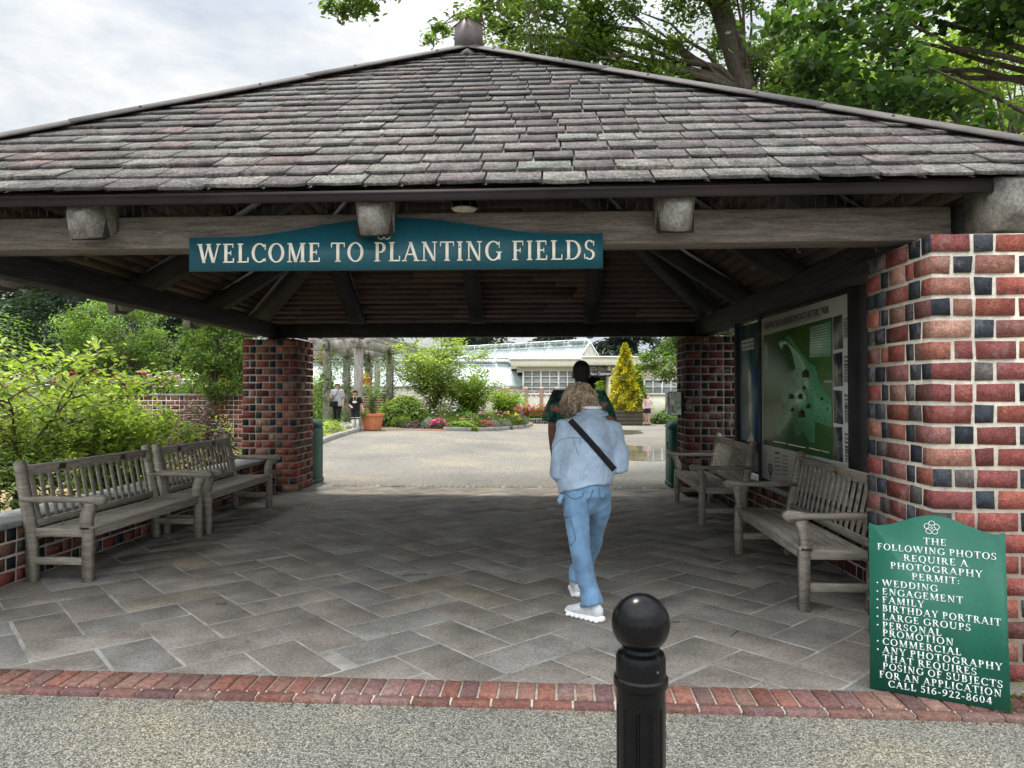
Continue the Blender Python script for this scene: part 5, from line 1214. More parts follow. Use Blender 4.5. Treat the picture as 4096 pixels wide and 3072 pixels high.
mb = MB(); mb.tube([(.01, .02, .88), (.01, .02, 1.0), (.01, .02, 1.2), (.012, .025, 1.36), (.015, .03, 1.46), (.015, .03, 1.535), (.015, .035, 1.565)], [(.19, .14), (.19, .14), (.19, .14), (.20, .14), (.175, .115), (.09, .085), (.07, .07)], 20, side=(1, 0, 0))
for sg, S, E in ((-1, V['shL'], V['elL']), (1, V['shR'], V['elR'])): mb.tube([Vector((.015 + sg * .08, .03, 1.46)), S, S.lerp(E, .5) + Vector((sg * .015, 0, 0)), S.lerp(E, .9) + Vector((sg * .015, 0, 0))], [.075, .082, .092, .098], 14, round_caps=False)
remesh(mb, 'shirt', FLORAL, t, .009, 4, disp=wrinkle(6, .006, 1))
mb = MB(); mb.tube([(.01, .02, 1.02), (.01, .02, .95), (.01, .02, .86)], [(.165, .125), (.175, .13), (.13, .11)], 16, side=(1, 0, 0), round_caps=True)
for s_ in 'LR': mb.tube([V['hi' + s_], V['hi' + s_].lerp(V['kn' + s_], .5), V['kn' + s_], V['kn' + s_].lerp(V['an' + s_], .55), V['an' + s_] + Vector((0, 0, .02))], [.10, .09, .072, .066, .06], 14)
remesh(mb, 'trousers', BLK, t, .01, 3)
for s_ in 'LR': shoe(t, V['an' + s_], V['to' + s_], 1.05, BLK, BLK)
mb = MB(); mb.ell(P(0, -.022, .038), (.083, .094, .092), 18, M=M); mb.ell(P(0, -.045, -.02), (.070, .062, .07), 14, M=M); remesh(mb, 'hair', mat('short_dark_hair', (.010, .008, .008), .7, .4, 80, bump=.6, bs=160), t, .006, 2)

# --- far people: shared helper (they face the viewer, so local +x is picture left)
def simple_hair(t, P, M, m, long=0, k=1):
    mb = MB(); mb.ell(P(0, -.026, .034), (.082 * k, .092 * k, .092 * k), 16, M=M); mb.ell(P(0, -.055, -.04), (.07 * k, .05 * k, .08 * k), 14, M=M)
    if long: mb.tube([P(0, -.06, .0), P(-.02, -.085, -.12), P(-.05, -.08, -.25), P(-.07, -.06, -.36)], [(.075, .05), (.085, .05), (.07, .04), (.03, .02)], 12, side=(1, 0, 0), round_caps=True)
    return remesh(mb, 'hair', m, t, .007, 2)
def cap(t, P, M, m, k=1, back=0):
    mb = MB(); pr = []; c = []
    mb.ell(P(0, -.012, .055), (.084 * k, .098 * k, .072 * k), 18, M=M); o = remesh(mb, 'cap', m, t, .006, 2)
    mb = MB(); pts = [P(x, .06 + .085 * math.sqrt(max(0, 1 - (x / .075) ** 2)), .038 - .5 * x * x / .075 * .3) for x in [(-.075 + .15 * i / 12) for i in range(13)]]; q = [P(x, .045, .055) for x in [(-.075 + .15 * i / 12) for i in range(13)]]
    up = M @ Vector((0, 0, .006)); n_ = 13; mb.add(pts + q + [p_ + up for p_ in pts] + [p_ + up for p_ in q], [f for i in range(12) for f in ((i, i + 1, n_ + i + 1, n_ + i), (2 * n_ + i, 3 * n_ + i, 3 * n_ + i + 1, 2 * n_ + i + 1), (i, 2 * n_ + i, 2 * n_ + i + 1, i + 1))]); mb.build('brim', m, o)
    return o
# mother
g0 = Vector((-5.82, 23.4, ground_z(-5.82, 23.4))); t = thing('person', 'woman in white cap and grey tee holding a phone beside the boy', 'person', g0, R(172))
J = dict(pelvis=(0, 0, .90), neck=(0, .01, 1.40), head=(-.01, .03, 1.535), look=(-.35, 1, -.05), shL=(-.155, 0, 1.33), shR=(.155, 0, 1.33), elL=(-.20, -.02, 1.06), elR=(.215, -.02, 1.07), wrL=(-.215, .06, .84), wrR=(.08, .22, 1.12), hiL=(-.07, 0, .85), hiR=(.07, 0, .85), knL=(-.08, .10, .47), knR=(.075, .0, .46), anL=(-.09, .10, .09), anR=(.08, -.12, .09), toL=(-.10, .26, .03), toR=(.09, .04, .03), thumbR=(0, 0, 1))
body, P, M, V = figure(t, J, .97, SK, .007, hn={'R': Vector((0, .2, 1)), 'L': Vector((1, .3, 0))}); face_bits(t, P, M, .97)
mb = MB(); mb.tube([(0, .01, .83), (0, .01, .95), (0, .01, 1.1), (0, .01, 1.24), (0, .01, 1.33), (0, .01, 1.385)], [(.195, .15), (.185, .145), (.165, .13), (.175, .135), (.15, .11), (.075, .07)], 18, side=(1, 0, 0))
for sg, s_ in ((-1, 'L'), (1, 'R')): mb.tube([Vector((sg * .06, .01, 1.33)), V['sh' + s_], V['sh' + s_].lerp(V['el' + s_], .8)], [.07, .075, .078], 12)
remesh(mb, 'tee_shirt', GREY, t, .01, 4, disp=wrinkle(7, .006, 8))
mb = MB(); mb.tube([(0, 0, .92), (0, 0, .82)], [(.165, .13), (.15, .13)], 14, side=(1, 0, 0), round_caps=True)
for s_ in 'LR': mb.tube([V['hi' + s_], V['hi' + s_].lerp(V['kn' + s_], .5), V['kn' + s_], V['an' + s_] + Vector((0, 0, .03))], [.098, .086, .062, .044], 12)
remesh(mb, 'leggings', BLK, t, .01, 3)
for s_ in 'LR': shoe(t, V['an' + s_], V['to' + s_], .9, BLK, WHT)
DKH = mat('dark_brown_hair', (.025, .014, .012), .6, .3, 50); simple_hair(t, P, M, DKH); cp = cap(t, P, M, WHT)
mb = MB(); mb.tube([P(-.065, .06, .004), P(-.03, .088, .004), P(.0, .09, .006), P(.03, .088, .004), P(.065, .06, .004)], [(.006, .016), (.005, .018), (.004, .006), (.005, .018), (.006, .016)], 8, side=M @ Vector((0, 1, 0))); mb.build('sunglasses', BLK, t)
ph = thing('phone', 'dark phone in the hand of the woman in the white cap', 'phone', g0, R(172)); mb = MB(); d_ = (V['wrR'] - V['elR']).normalized(); mb.box(V['wrR'] + d_ * .10 + Vector((0, .02, .035)), (.15, .085, .012), rz=.6, bev=.004); mb.build('phone_body', BLK, ph)
hb = thing('shoulder_bag', 'black shoulder bag hanging at the hip of the woman in grey', 'bag', g0, R(172)); mb = MB(); mb.box((.055, .185, .90), (.28, .07, .19), bev=.02); mb.build('bag_body', BLK, hb)
mb = MB(); mb.tube([(.15, .17, .98), (.04, .165, 1.12), (-.06, .15, 1.28), (-.085, .10, 1.40), (-.09, .0, 1.425), (-.06, -.13, 1.3), (.02, -.16, 1.1), (.14, -.14, .98), (.21, -.02, .95), (.19, .13, .95)], [(.008, .004)] * 10, 6); mb.build('strap', BLK, hb)
# boy
g0 = Vector((-5.17, 23.2, ground_z(-5.17, 23.2))); t = thing('person', 'boy in black cap, black tee with white emblem and black shorts', 'person', g0, R(178)); k = .82
J = dict(pelvis=(0, 0, .74), neck=(0, .01, 1.14), head=(.01, .03, 1.255), look=(.75, 1, .05), shL=(-.135, 0, 1.085), shR=(.135, 0, 1.085), elL=(-.215, -.01, .87), elR=(.20, .02, .86), wrL=(-.265, .05, .68), wrR=(.10, .17, .82), hiL=(-.06, 0, .70), hiR=(.06, 0, .70), knL=(-.075, .04, .40), knR=(.07, -.0, .40), anL=(-.08, .02, .085), anR=(.08, -.05, .085), toL=(-.10, .15, .03), toR=(.10, .08, .03))
body, P, M, V = figure(t, J, k, SK, .006, hn={'R': Vector((.2, -.3, -1)), 'L': Vector((1, .3, 0))}); face_bits(t, P, M, k)
mb = MB(); mb.tube([(0, .0, .68), (0, 0, .8), (0, .0, .92), (0, .0, 1.03), (0, .0, 1.09), (0, .01, 1.135)], [(.155, .115), (.15, .11), (.145, .11), (.15, .11), (.12, .085), (.06, .055)], 18, side=(1, 0, 0))
for sg, s_ in ((-1, 'L'), (1, 'R')): mb.tube([Vector((sg * .05, 0, 1.08)), V['sh' + s_], V['sh' + s_].lerp(V['el' + s_], .75)], [.06, .065, .070], 12)
ts = remesh(mb, 'tee_shirt', BLK, t, .009, 4); bv = bvh_of(ts)
for cx_, sg in ((.0, 1), (.0, -1)):      # two crossing arcs on the chest
    mb = MB(); k0 = []
    for i in range(13):
        a = R(200 + 140 * i / 12) if sg > 0 else R(20 + 140 * i / 12); k0.append(Vector((.078 * math.cos(a), 0, .965 + .030 * sg + .052 * math.sin(a))))
    q = cast_line(bv, k0, (0, -1, 0), .004, 12); mb.tube(q, [(.004 + .011 * min(i, len(q) - 1 - i) / 6 + .006, .003) for i in range(len(q))], 6, side=(0, 0, 1)); mb.build('emblem', WHT, ts)
mb = MB(); mb.tube([(0, 0, .76), (0, 0, .68)], [(.14, .11), (.13, .11)], 14, side=(1, 0, 0), round_caps=True)
for s_ in 'LR': mb.tube([V['hi' + s_], V['hi' + s_].lerp(V['kn' + s_], .5), V['kn' + s_] + Vector((0, 0, .02))], [.085, .088, .085], 12)
sh = remesh(mb, 'shorts', NAVY, t, .009, 3)
for s_ in 'LR':
    mb = MB(); c_ = V['kn' + s_] + Vector((0, 0, .045)); mb.tube([c_, c_ + Vector((0, 0, .016))], [.089, .088], 16); mb.build('hem_stripe', WHT, sh)
    mb = MB(); mb.tube([V['kn' + s_].lerp(V['an' + s_], .0), V['kn' + s_].lerp(V['an' + s_], .4), V['an' + s_]], [.048, .047, .036], 12); mb.build('sock', WHT, t, smooth=True)
    shoe(t, V['an' + s_], V['to' + s_], .8, WHT, WHT)
simple_hair(t, P, M, DKH, k=k); cap(t, P, M, BLK, k)
mb = MB(); mb.tube([(.05, .07, 1.12), (.045, .105, 1.05), (0, .12, 1.0), (-.045, .105, 1.05), (-.05, .07, 1.12)], .006, 6); mb.build('lanyard', mat('yellow_cord', (.55, .45, .15), .8), t)
# far woman
g0 = gpt(802, 527); t = thing('person', 'woman with long dark hair in pink blouse and black skirt by the arrow sign', 'person', g0, R(200)); k = .92; fk = 1.0
J = dict(pelvis=(0, 0, .80), neck=(0, .01, 1.25), head=(0, .03, 1.37), look=(-.6, 1, 0), shL=(-.14, 0, 1.185), shR=(.14, 0, 1.185), elL=(-.18, -.02, .96), elR=(.19, -.02, .96), wrL=(-.17, .07, .76), wrR=(.20, .05, .74), hiL=(-.06, 0, .76), hiR=(.06, 0, .76), knL=(-.05, .05, .43), knR=(.055, .0, .43), anL=(-.05, .03, .085), anR=(.06, -.06, .085), toL=(-.06, .18, .03), toR=(.08, .08, .03))
body, P, M, V = figure(t, J, k, mat('light_skin', (.60, .34, .25), .55, .1, 12), .007); face_bits(t, P, M, k)
PINK = cloth('pink_print_blouse', (1, 1, 1), vs=22, stops=[(.4, (.62, .40, .36)), (.55, (.70, .54, .50)), (.62, (.35, .16, .16))])
mb = MB(); mb.tube([(0, .0, .80), (0, 0, .93), (0, .0, 1.08), (0, .0, 1.19), (0, .01, 1.245)], [(.155, .12), (.15, .115), (.155, .12), (.13, .09), (.065, .06)], 18, side=(1, 0, 0))
for sg, s_ in ((-1, 'L'), (1, 'R')): mb.tube([Vector((sg * .05, 0, 1.18)), V['sh' + s_], V['el' + s_], V['wr' + s_].lerp(V['el' + s_], .12)], [.06, .066, .066, .058], 12)
remesh(mb, 'blouse', PINK, t, .009, 4, disp=wrinkle(9, .006, 4))
mb = MB(); mb.tube([(0, 0, .84), (0, 0, .74), (0, .01, .575)], [(.135, .105), (.17, .135), (.20, .16)], 18, side=(1, 0, 0)); remesh(mb, 'skirt', BLK, t, .009, 3)
for s_ in 'LR': shoe(t, V['an' + s_], V['to' + s_], .82, mat('tan_sandal', (.35, .2, .12), .6), BLK)
simple_hair(t, P, M, mat('black_hair', (.008, .006, .006), .45, .3, 50), long=1, k=k)
fb = thing('shoulder_bag', 'small black shoulder bag on the woman in the pink blouse', 'bag', g0, R(200)); mb = MB(); mb.box((.20, .03, .70), (.10, .20, .15), bev=.02); mb.build('bag_body', BLK, fb)
mb = MB(); mb.tube([(.17, .04, .77), (.15, .09, 1.0), (.11, .09, 1.18), (.085, .03, 1.26), (.11, -.09, 1.15), (.17, -.1, .9), (.2, -.02, .77)], .006, 5); mb.build('strap', BLK, fb)
# ------------------------------------------------------------------ garden: paths and kerbs
def poly_sheet(name, pts, m, z=.006, kind='structure'):
    mb = MB(); mb.add([(x, y, ground_z(x, y) + z) for x, y in pts], [tuple(range(len(pts)))]); return tag(mb.build(name, m), kind=kind)
def kerb(name, pts, label, w_=.16, h=.13):
    t = None; mb = MB(); rg_ = random.Random(len(pts))
    P = [Vector((x, y, ground_z(x, y))) for x, y in pts]; Q = []
    for i in range(len(P) - 1):
        n_ = max(1, int((P[i + 1] - P[i]).length / .5))
        for j in range(n_): Q.append((P[i].lerp(P[i + 1], j / n_), P[i].lerp(P[i + 1], (j + 1) / n_)))
    for a, b in Q:
        d = (b - a).normalized() * .012; mb.bar(a + d + Vector((0, 0, h / 2 - .05)), b - d + Vector((0, 0, h / 2 - .05 + rg_.uniform(-.008, .008))), w_ + rg_.uniform(-.01, .01), h + .1, bev=.015)
    return tag(mb.build(name, MT['curb']), label, 'kerb')
def kz(y): return -5.15
kerb('kerb', [(-5.15, 12.2), (-5.15, 16), (-5.12, 20), (-5.05, 23.0), (-5.25, 24.0), (-5.7, 24.3)], 'granite kerb along the mulch bed behind the left bin')
bedk = [(-2.35, 24.3), (-1.6, 24.9), (-.9, 26.0), (-.3, 27.6), (.35, 29.8), (.75, 31.5), (.9, 33.0), (.6, 34.2)]
kerb('kerb', bedk, 'granite kerb curving round the central flower bed')
def zfill(name, pts, m, z, n=1):
    mb = MB(); c = (sum(p[0] for p in pts) / len(pts), sum(p[1] for p in pts) / len(pts)); k = len(pts)
    rings = [1, .8, .55, .3]; vs = []
    for r_ in rings:
        for x, y in pts:
            X, Y = c[0] + (x - c[0]) * r_, c[1] + (y - c[1]) * r_; vs.append((X, Y, ground_z(X, Y) + z + .10 * (1 - r_)))
    fs = [(a * k + i, a * k + (i + 1) % k, (a + 1) * k + (i + 1) % k, (a + 1) * k + i) for a in range(3) for i in range(k)] + [tuple(3 * k + i for i in range(k))]
    mb.add(vs, fs); return tag(mb.build(name, m, smooth=True), kind='structure')
zfill('bed_soil', bedk + [(-1.5, 35.0), (-4.5, 35.0), (-5.4, 31), (-4.2, 27.2), (-3.2, 25.2)], MT['soil'], .05)
zfill('bed_mulch', [(-5.2, 12.3), (-5.2, 16), (-5.2, 20), (-5.12, 23.0), (-5.8, 24.1), (-9, 22), (-9, 12.3)], MT['mulch'], .05)
poly_sheet('mulch', [(-4.4, 5), (-4.4, 12.2), (-12, 12.2), (-12, 5)], MT['mulch'], -.03)
# brick and stone garden path with its soldier edge
PB = mat('path_brick', (.36, .17, .12), .9, .3, 18, bump=.6, bs=50); PS = mat('path_stone', (.40, .38, .34), .85, .25, 4, bump=.4, bs=20)
path = [(-5.6, 24.0), (-2.2, 24.0), (-3.0, 25.4), (-4.1, 27.3), (-5.2, 31.0), (-9, 34), (-12, 34), (-8.5, 26.0)]
mb = MB(); mb.add([(x, y, ground_z(x, y) + .008) for x, y in path], [tuple(range(len(path)))]); tag(mb.build('garden_path', PS), kind='structure')
mb = MB()
for a, b in (((-5.5, 24.08), (-2.25, 24.08)), ((-2.3, 24.1), (-4.15, 27.2)), ((-5.0, 25.4), (-3.1, 25.3))):
    a, b = Vector((*a, 0)), Vector((*b, 0)); L = (b - a).length; n_ = int(L / .11); d = (b - a).normalized()
    for i in range(n_):
        p_ = a + d * (i + .5) * .11; p_.z = ground_z(p_.x, p_.y) + .002; mb.box(p_, (.098, .30, .04), rz=math.atan2(d.y, d.x), col=(1, 1, 1))
tag(mb.build('brick_edging', PB), kind='structure')

# ------------------------------------------------------------------ left garden, beyond the low wall
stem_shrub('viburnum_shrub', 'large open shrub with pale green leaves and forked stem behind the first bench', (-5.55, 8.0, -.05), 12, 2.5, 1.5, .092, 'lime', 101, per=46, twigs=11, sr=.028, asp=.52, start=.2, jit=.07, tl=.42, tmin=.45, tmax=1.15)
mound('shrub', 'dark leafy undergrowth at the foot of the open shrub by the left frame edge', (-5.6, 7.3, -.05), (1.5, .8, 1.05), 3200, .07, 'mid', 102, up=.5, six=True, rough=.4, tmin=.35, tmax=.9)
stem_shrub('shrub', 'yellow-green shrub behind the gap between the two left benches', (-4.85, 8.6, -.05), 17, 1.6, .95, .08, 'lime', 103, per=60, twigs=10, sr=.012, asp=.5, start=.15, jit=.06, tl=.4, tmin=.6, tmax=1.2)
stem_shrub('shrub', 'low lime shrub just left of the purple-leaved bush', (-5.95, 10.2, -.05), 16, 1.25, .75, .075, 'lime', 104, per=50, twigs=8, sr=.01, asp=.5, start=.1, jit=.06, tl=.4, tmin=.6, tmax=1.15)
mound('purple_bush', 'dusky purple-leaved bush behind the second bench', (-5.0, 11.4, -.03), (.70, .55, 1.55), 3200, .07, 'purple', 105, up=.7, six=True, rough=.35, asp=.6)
mound('shrub', 'small yellow-green bush beside the vine-covered post', (-5.2, 12.6, 0), (.28, .3, 1.15), 700, .05, 'lime', 106, up=.4)
mound('silver_plant', 'silver-grey lavender mound left of the far brick pillar', (-4.95, 12.0, 0), (.34, .34, .75), 900, .045, 'grey', 107, asp=.25, up=.3)
mound('shrub', 'feathery grey-green shrub in front of the planter wall', (-6.6, 14.5, 0), (.42, .4, 1.35), 1100, .06, 'grey', 108, asp=.2, tmin=.35, tmax=.8)
low_wall('planter_wall', 'old brick retaining wall with flowers on top beyond the shrubs', (-6.0, 17.2, 0), (-14.5, 17.6, 0), .4, 13, 41, dim=.9, cop=.05, mort='mortar')
mound('planter_soil', 'earth', (0, 0, 0), (.1, .1, .1), 4, .01, 'dark', 1) if False else None
pk = random.Random(6)
for i in range(13):
    x = -6.3 - i * .62; fl = (['f_pale', 'f_pink'], ['f_coral', 'f_yellow'], ['f_red'], ['f_white'], ['f_pale'], ['f_red', 'f_white'])[i % 6]
    nm = ('pale pink', 'coral and yellow', 'red', 'white', 'soft pink', 'red and white')[i % 6]
    mound('flowering_plant', f'{nm} flowers growing on top of the old brick retaining wall', (x, 17.75 + pk.uniform(0, .3), 1.46), (.36, .36, .42 + pk.uniform(0, .2)), 420, .07, 'bright' if i % 3 else 'mid', 200 + i, cat='flowers', group=f'{nm} flower plants along the retaining wall', flower=fl, nf=26, fs=.085, asp=.35)
# vine-clad post tree
crown_tree('vine_tree', 'vine-clad post with dense drooping green crown left of the far pillar', (-7.1, 16.6, 0), [(-7.1, 16.6, 0), (-7.1, 16.6, 1.0), (-7.05, 16.6, 1.9), (-7.0, 16.6, 2.9)], .17, [((-6.95, 16.6, 2.75), (1.0, .8, .75), 4), ((-6.9, 16.5, 1.95), (.55, .5, .5), 1.2), ((-6.3, 16.6, 2.6), (.55, .5, .5), 1)], 90, 110, .26, .085, 'mid', 301, limb_every=6, droop=.6, up=.3, tmin=.45, tmax=1.1)
# multi-stem rounded tree
crown_tree('round_tree', 'rounded multi-stemmed mid-green tree in the left garden', (-9.35, 16.0 + 3, 0), [(-9.35 - .9, 19, 0), (-10.3, 19, .7), (-10.3, 19, 1.4), (-10.4, 19, 2.4)], .10, [((-10.8, 19, 3.1), (1.35, 1.2, 1.05), 5), ((-11.3, 19, 2.3), (.9, .9, .8), 2), ((-9.9, 19, 2.3), (.75, .9, .8), 2)], 150, 110, .3, .075, 'mid', 302, limb_every=3, up=.5, tmin=.5, tmax=1.35, limb_r=.5)
mound('shrub', 'bright light-green bush between the round tree and the vine-clad post', (-10.2, 23, 0), (1.0, .9, 3.5), 3000, .11, 'bright', 303, up=.4, rough=.45, tmin=.6)
mound('shrub', 'light green leafy bush behind the retaining wall below the round tree', (-9.0, 18.9, 0), (.9, .7, 2.0), 1600, .1, 'mid', 304, up=.4, rough=.45)
mound('shrub', 'bright sunlit bush behind the open shrub at the left edge', (-11.3, 14.0, 0), (1.9, 1.2, 2.75), 4200, .10, 'bright', 305, up=.5, rough=.5, tmin=.55, tmax=1.2)
mound('shrub', 'mid-green bush at the far left under the dark cedar', (-16.5, 22, 0), (2.2, 1.5, 4.3), 3600, .14, 'mid', 306, up=.4, rough=.5)
stem_shrub('shrub', 'bright yellow-green shrub right below the retaining wall top', (-7.9, 14.2, 0), 16, 1.55, .85, .09, 'lime', 307, per=46, twigs=7, sr=.01, start=.1, jit=.07, tl=.4)
stem_shrub('shrub', 'spreading pale shrub low against the retaining wall beside the vine-clad post', (-9.6, 15.6, 0), 16, 1.9, 1.1, .10, 'bright', 308, per=46, twigs=8, sr=.012, start=.1, jit=.08, tl=.4)
mound('shrub', 'leafy mid-green shrub seen through the pergola posts', (-9.2, 33, .2), (1.6, 1.2, 2.4), 2600, .14, 'bright', 309, up=.4, rough=.5)
mound('shrub', 'tall green shrub behind the left pergola post', (-11.2, 30, .2), (1.5, 1.2, 3.2), 2600, .14, 'mid', 310, up=.4, rough=.5)
mound('shrub', 'green climber-covered bush just behind the woman in the white cap', (-7.75, 28.6, .2), (.75, .6, 2.3), 2200, .12, 'mid', 311, up=.4, rough=.5)
# weeping dark cedars
def cedar(label, base, h, r, seed, m='cedar', n=95, group='dark conifers behind the garden', name='cedar_tree', per=150, leafs=.36):
    rg_ = np.random.default_rng(seed); root = thing(name, label, 'tree', base, 0, group); mb = MB(); mb.tube([(0, 0, 0), (0, 0, h * .5), (0, 0, h * .97)], [.3, .2, .04], 8); P, T, D = [], [], []
    for i in range(n):
        z = h * (.04 + .94 * (i + rg_.uniform()) / n); L = r * (1 - (z / h) ** 1.4) * rg_.uniform(.65, 1.1) + .25; a = rg_.uniform(0, 6.28)
        d = Vector((math.cos(a), math.sin(a), 0)); p1 = Vector((0, 0, z)) + d * L + Vector((0, 0, -.22 * L)); pth = curve_pts((0, 0, z), p1, (0, 0, .14 * L), 5)
        mb.tube(pth, [.05, .04, .03, .02, .015, .008], 5); tt = rg_.uniform(.5, 1.3)
        for _ in range(per):
            s_ = rg_.uniform(.2, 1) * 5; k0 = min(4, int(s_)); p = pth[k0].lerp(pth[k0 + 1], s_ - k0); w_ = L * .22 * (1.1 - .6 * s_ / 5); o = Vector((rg_.normal() * w_, rg_.normal() * w_, 0)); o.z = -abs(rg_.normal()) * .16 - o.length * .35
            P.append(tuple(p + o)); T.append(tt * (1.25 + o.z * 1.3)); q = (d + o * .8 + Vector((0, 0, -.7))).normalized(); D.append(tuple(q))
    mb.build('trunk', MT['bark'], root, smooth=True); leaves('foliage', P, leafs, LF[m], root, np.clip(T, .15, 1.6), .4, .34, seed, False, dirs=D)
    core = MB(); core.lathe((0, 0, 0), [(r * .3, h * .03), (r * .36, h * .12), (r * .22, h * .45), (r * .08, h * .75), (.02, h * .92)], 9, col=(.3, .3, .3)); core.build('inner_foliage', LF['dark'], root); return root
cedar('drooping blue-green cedar at the far left behind the bushes', (-19.5, 32, 0), 12, 5.2, 401)
cedar('drooping cedar showing between the round tree and the light bush', (-14.8, 34, 0), 12, 4.6, 402)
cedar('drooping cedar furthest left at the frame edge', (-25.5, 33, 0), 13, 5.5, 403)

# ------------------------------------------------------------------ left flower bed near the bin
mound('lime_bush', 'pair of lime-green mounds by the kerb, nearer one', (-5.72, 20.0, .10), (.50, .5, .62), 1500, .07, 'lime', 501, up=.4, six=True, group='lime mounds by the kerb')
mound('lime_bush', 'lime-green mound directly in front of the boy', (-5.55, 21.6, .15), (.48, .5, .55), 1400, .07, 'lime', 502, up=.4, six=True, group='lime mounds by the kerb')
mound('flowering_plant', 'orange-red flowers beside the left bin', (-6.2, 19.3, .08), (.3, .3, .5), 500, .06, 'mid', 503, cat='flowers', flower=['f_coral', 'f_red'], nf=24, fs=.09)
mound('flowering_plant', 'low pink flowers at the kerb close to the left bin', (-5.75, 17.6, .05), (.26, .3, .25), 400, .05, 'mid', 504, cat='flowers', flower=['f_pink', 'f_red'], nf=16, fs=.07)
stem_shrub('tall_grass', 'tall feathery pale grass in front of the woman in grey', (-6.95, 22.5, .15), 46, 1.05, .5, .16, 'grass', 505, cat='plant', per=7, twigs=0, sr=.003, asp=.12, start=.25, jit=.02, six=False, up=.1)
# terracotta pot and its plant
pz = ground_z(-4.75, 23.9) + .015
t = thing('plant_pot', 'large terracotta pot beside the boy', 'pot', (-4.72, 23.75, pz)); mb = MB(); mb.lathe((0, 0, 0), [(.27, 0), (.30, .06), (.36, .44), (.365, .47), (.405, .475), (.41, .55), (.36, .56), (.34, .50)], 28); auto_smooth(mb.build('pot', MT['terracotta'], t)); mb = MB(); mb.lathe((0, 0, 0), [(.335, .49), (.2, .52), (.01, .53)], 16); mb.build('soil', MT['soil'], t)
stem_shrub('potted_plant', 'tall leafy plant growing in the terracotta pot', (-4.72, 23.75, pz + .5), 12, 1.2, .3, .10, 'mid', 506, cat='plant', per=18, twigs=3, sr=.008, asp=.3, start=.05)
stem_shrub('trailing_plant', 'trailing greenery spilling over the rim of the terracotta pot', (-4.95, 23.45, pz + .42), 7, .28, .25, .08, 'bright', 507, cat='plant', per=12, twigs=2, sr=.005, start=.1)

# ------------------------------------------------------------------ central bed
def bedp(px, py, Y): p = at(px, py, Y); return (p.x, Y)
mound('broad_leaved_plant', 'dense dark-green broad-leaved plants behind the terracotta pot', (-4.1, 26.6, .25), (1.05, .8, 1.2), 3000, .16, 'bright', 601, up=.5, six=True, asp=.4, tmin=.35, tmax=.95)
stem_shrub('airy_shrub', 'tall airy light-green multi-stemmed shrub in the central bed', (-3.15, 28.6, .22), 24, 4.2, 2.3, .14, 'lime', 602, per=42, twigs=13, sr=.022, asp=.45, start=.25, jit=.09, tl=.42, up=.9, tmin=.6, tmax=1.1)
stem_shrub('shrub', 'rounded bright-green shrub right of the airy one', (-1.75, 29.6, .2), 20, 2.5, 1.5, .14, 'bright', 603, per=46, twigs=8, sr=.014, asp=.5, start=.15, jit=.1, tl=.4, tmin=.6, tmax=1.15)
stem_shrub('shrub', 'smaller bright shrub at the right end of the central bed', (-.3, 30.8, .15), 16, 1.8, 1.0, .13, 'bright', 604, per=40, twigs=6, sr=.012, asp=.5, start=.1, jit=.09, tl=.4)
mound('shrub', 'dark green undergrowth beneath the airy shrub', (-3.1, 28.4, .2), (1.6, .9, 1.05), 2400, .12, 'mid', 605, up=.3, rough=.4, tmin=.3, tmax=.75)
mound('shrub', 'low rounded green shrub among the flowers in the central bed', (-1.75, 26.9, .2), (.62, .5, .62), 1600, .09, 'mid', 606, up=.4, six=True, tmin=.6, tmax=1.3)
mound('shrub', 'small clipped green ball beside the pot', (-4.05, 25.7, .22), (.45, .4, .48), 1000, .06, 'bright', 607, up=.4, tmax=1.0)
mound('dark_plant', 'dark variegated low plant at the path corner of the bed', (-3.55, 25.35, .2), (.55, .35, .34), 900, .07, 'purple', 608, up=.3)
fb_ = [('pink flower mound at the kerb, left one', -2.62, 24.95, (.30, .26, .30), ['f_pink'], 70, 'mid'), ('pink flower mound at the kerb, right one', -.98, 26.75, (.28, .25, .26), ['f_pink', 'f_red'], 60, 'mid'),
       ('white poppies among grasses in the bed middle', -2.5, 26.2, (.7, .5, .75), ['f_white'], 18, 'grass'), ('white and pink flowers in front of the bright shrub', -.9, 28.2, (.75, .5, .7), ['f_white', 'f_pale', 'f_pink'], 30, 'grass'),
       ('red and white flowers at the left of the bed', -3.3, 26.3, (.6, .5, .6), ['f_coral', 'f_white'], 22, 'grass'), ('pale pink flowers behind the broad leaves', -3.9, 28.0, (.7, .4, 1.0), ['f_pale'], 40, 'mid'), ('yellow-leaved perennials right of the bed', -.1, 29.4, (.5, .4, .6), ['f_yellow'], 26, 'grass'), ('coral flowers low at the bed front', -1.7, 25.7, (.5, .3, .35), ['f_coral', 'f_pale'], 20, 'bright'), ('purple-blue flowers at the right end of the bed', .25, 30.4, (.4, .4, .6), ['f_blue'], 14, 'grass')]
for i, (lb, x, y, r_, fl, nf, m) in enumerate(fb_): mound('flowering_plant', lb, (x, y, ground_z(x, y) + .05), r_, 620, .09 if m == 'grass' else .06, m, 620 + i, cat='flowers', flower=fl, nf=nf, fs=.085, asp=.14 if m == 'grass' else .4, up=-.1 if m == 'grass' else .3)
for i, (x, y, lb) in enumerate(((-2.95, 25.1, 'silver foliage clump left of the pink mound'), (-.75, 27.2, 'silver foliage clump near the right pink mound'), (-.45, 28.0, 'silver foliage clump at the bend of the kerb'), (.5, 31.6, 'silver bush at the far right tip of the bed'))): mound('silver_plant', lb, (x, y, ground_z(x, y) + .05), (.32, .3, .36), 700, .05, 'grey', 640 + i, asp=.3)
mound('broad_leaved_plant', 'fresh green hosta-like leaves along the kerb front', (-1.9, 25.15, .2), (.7, .25, .3), 700, .12, 'bright', 645, up=.5, six=True)
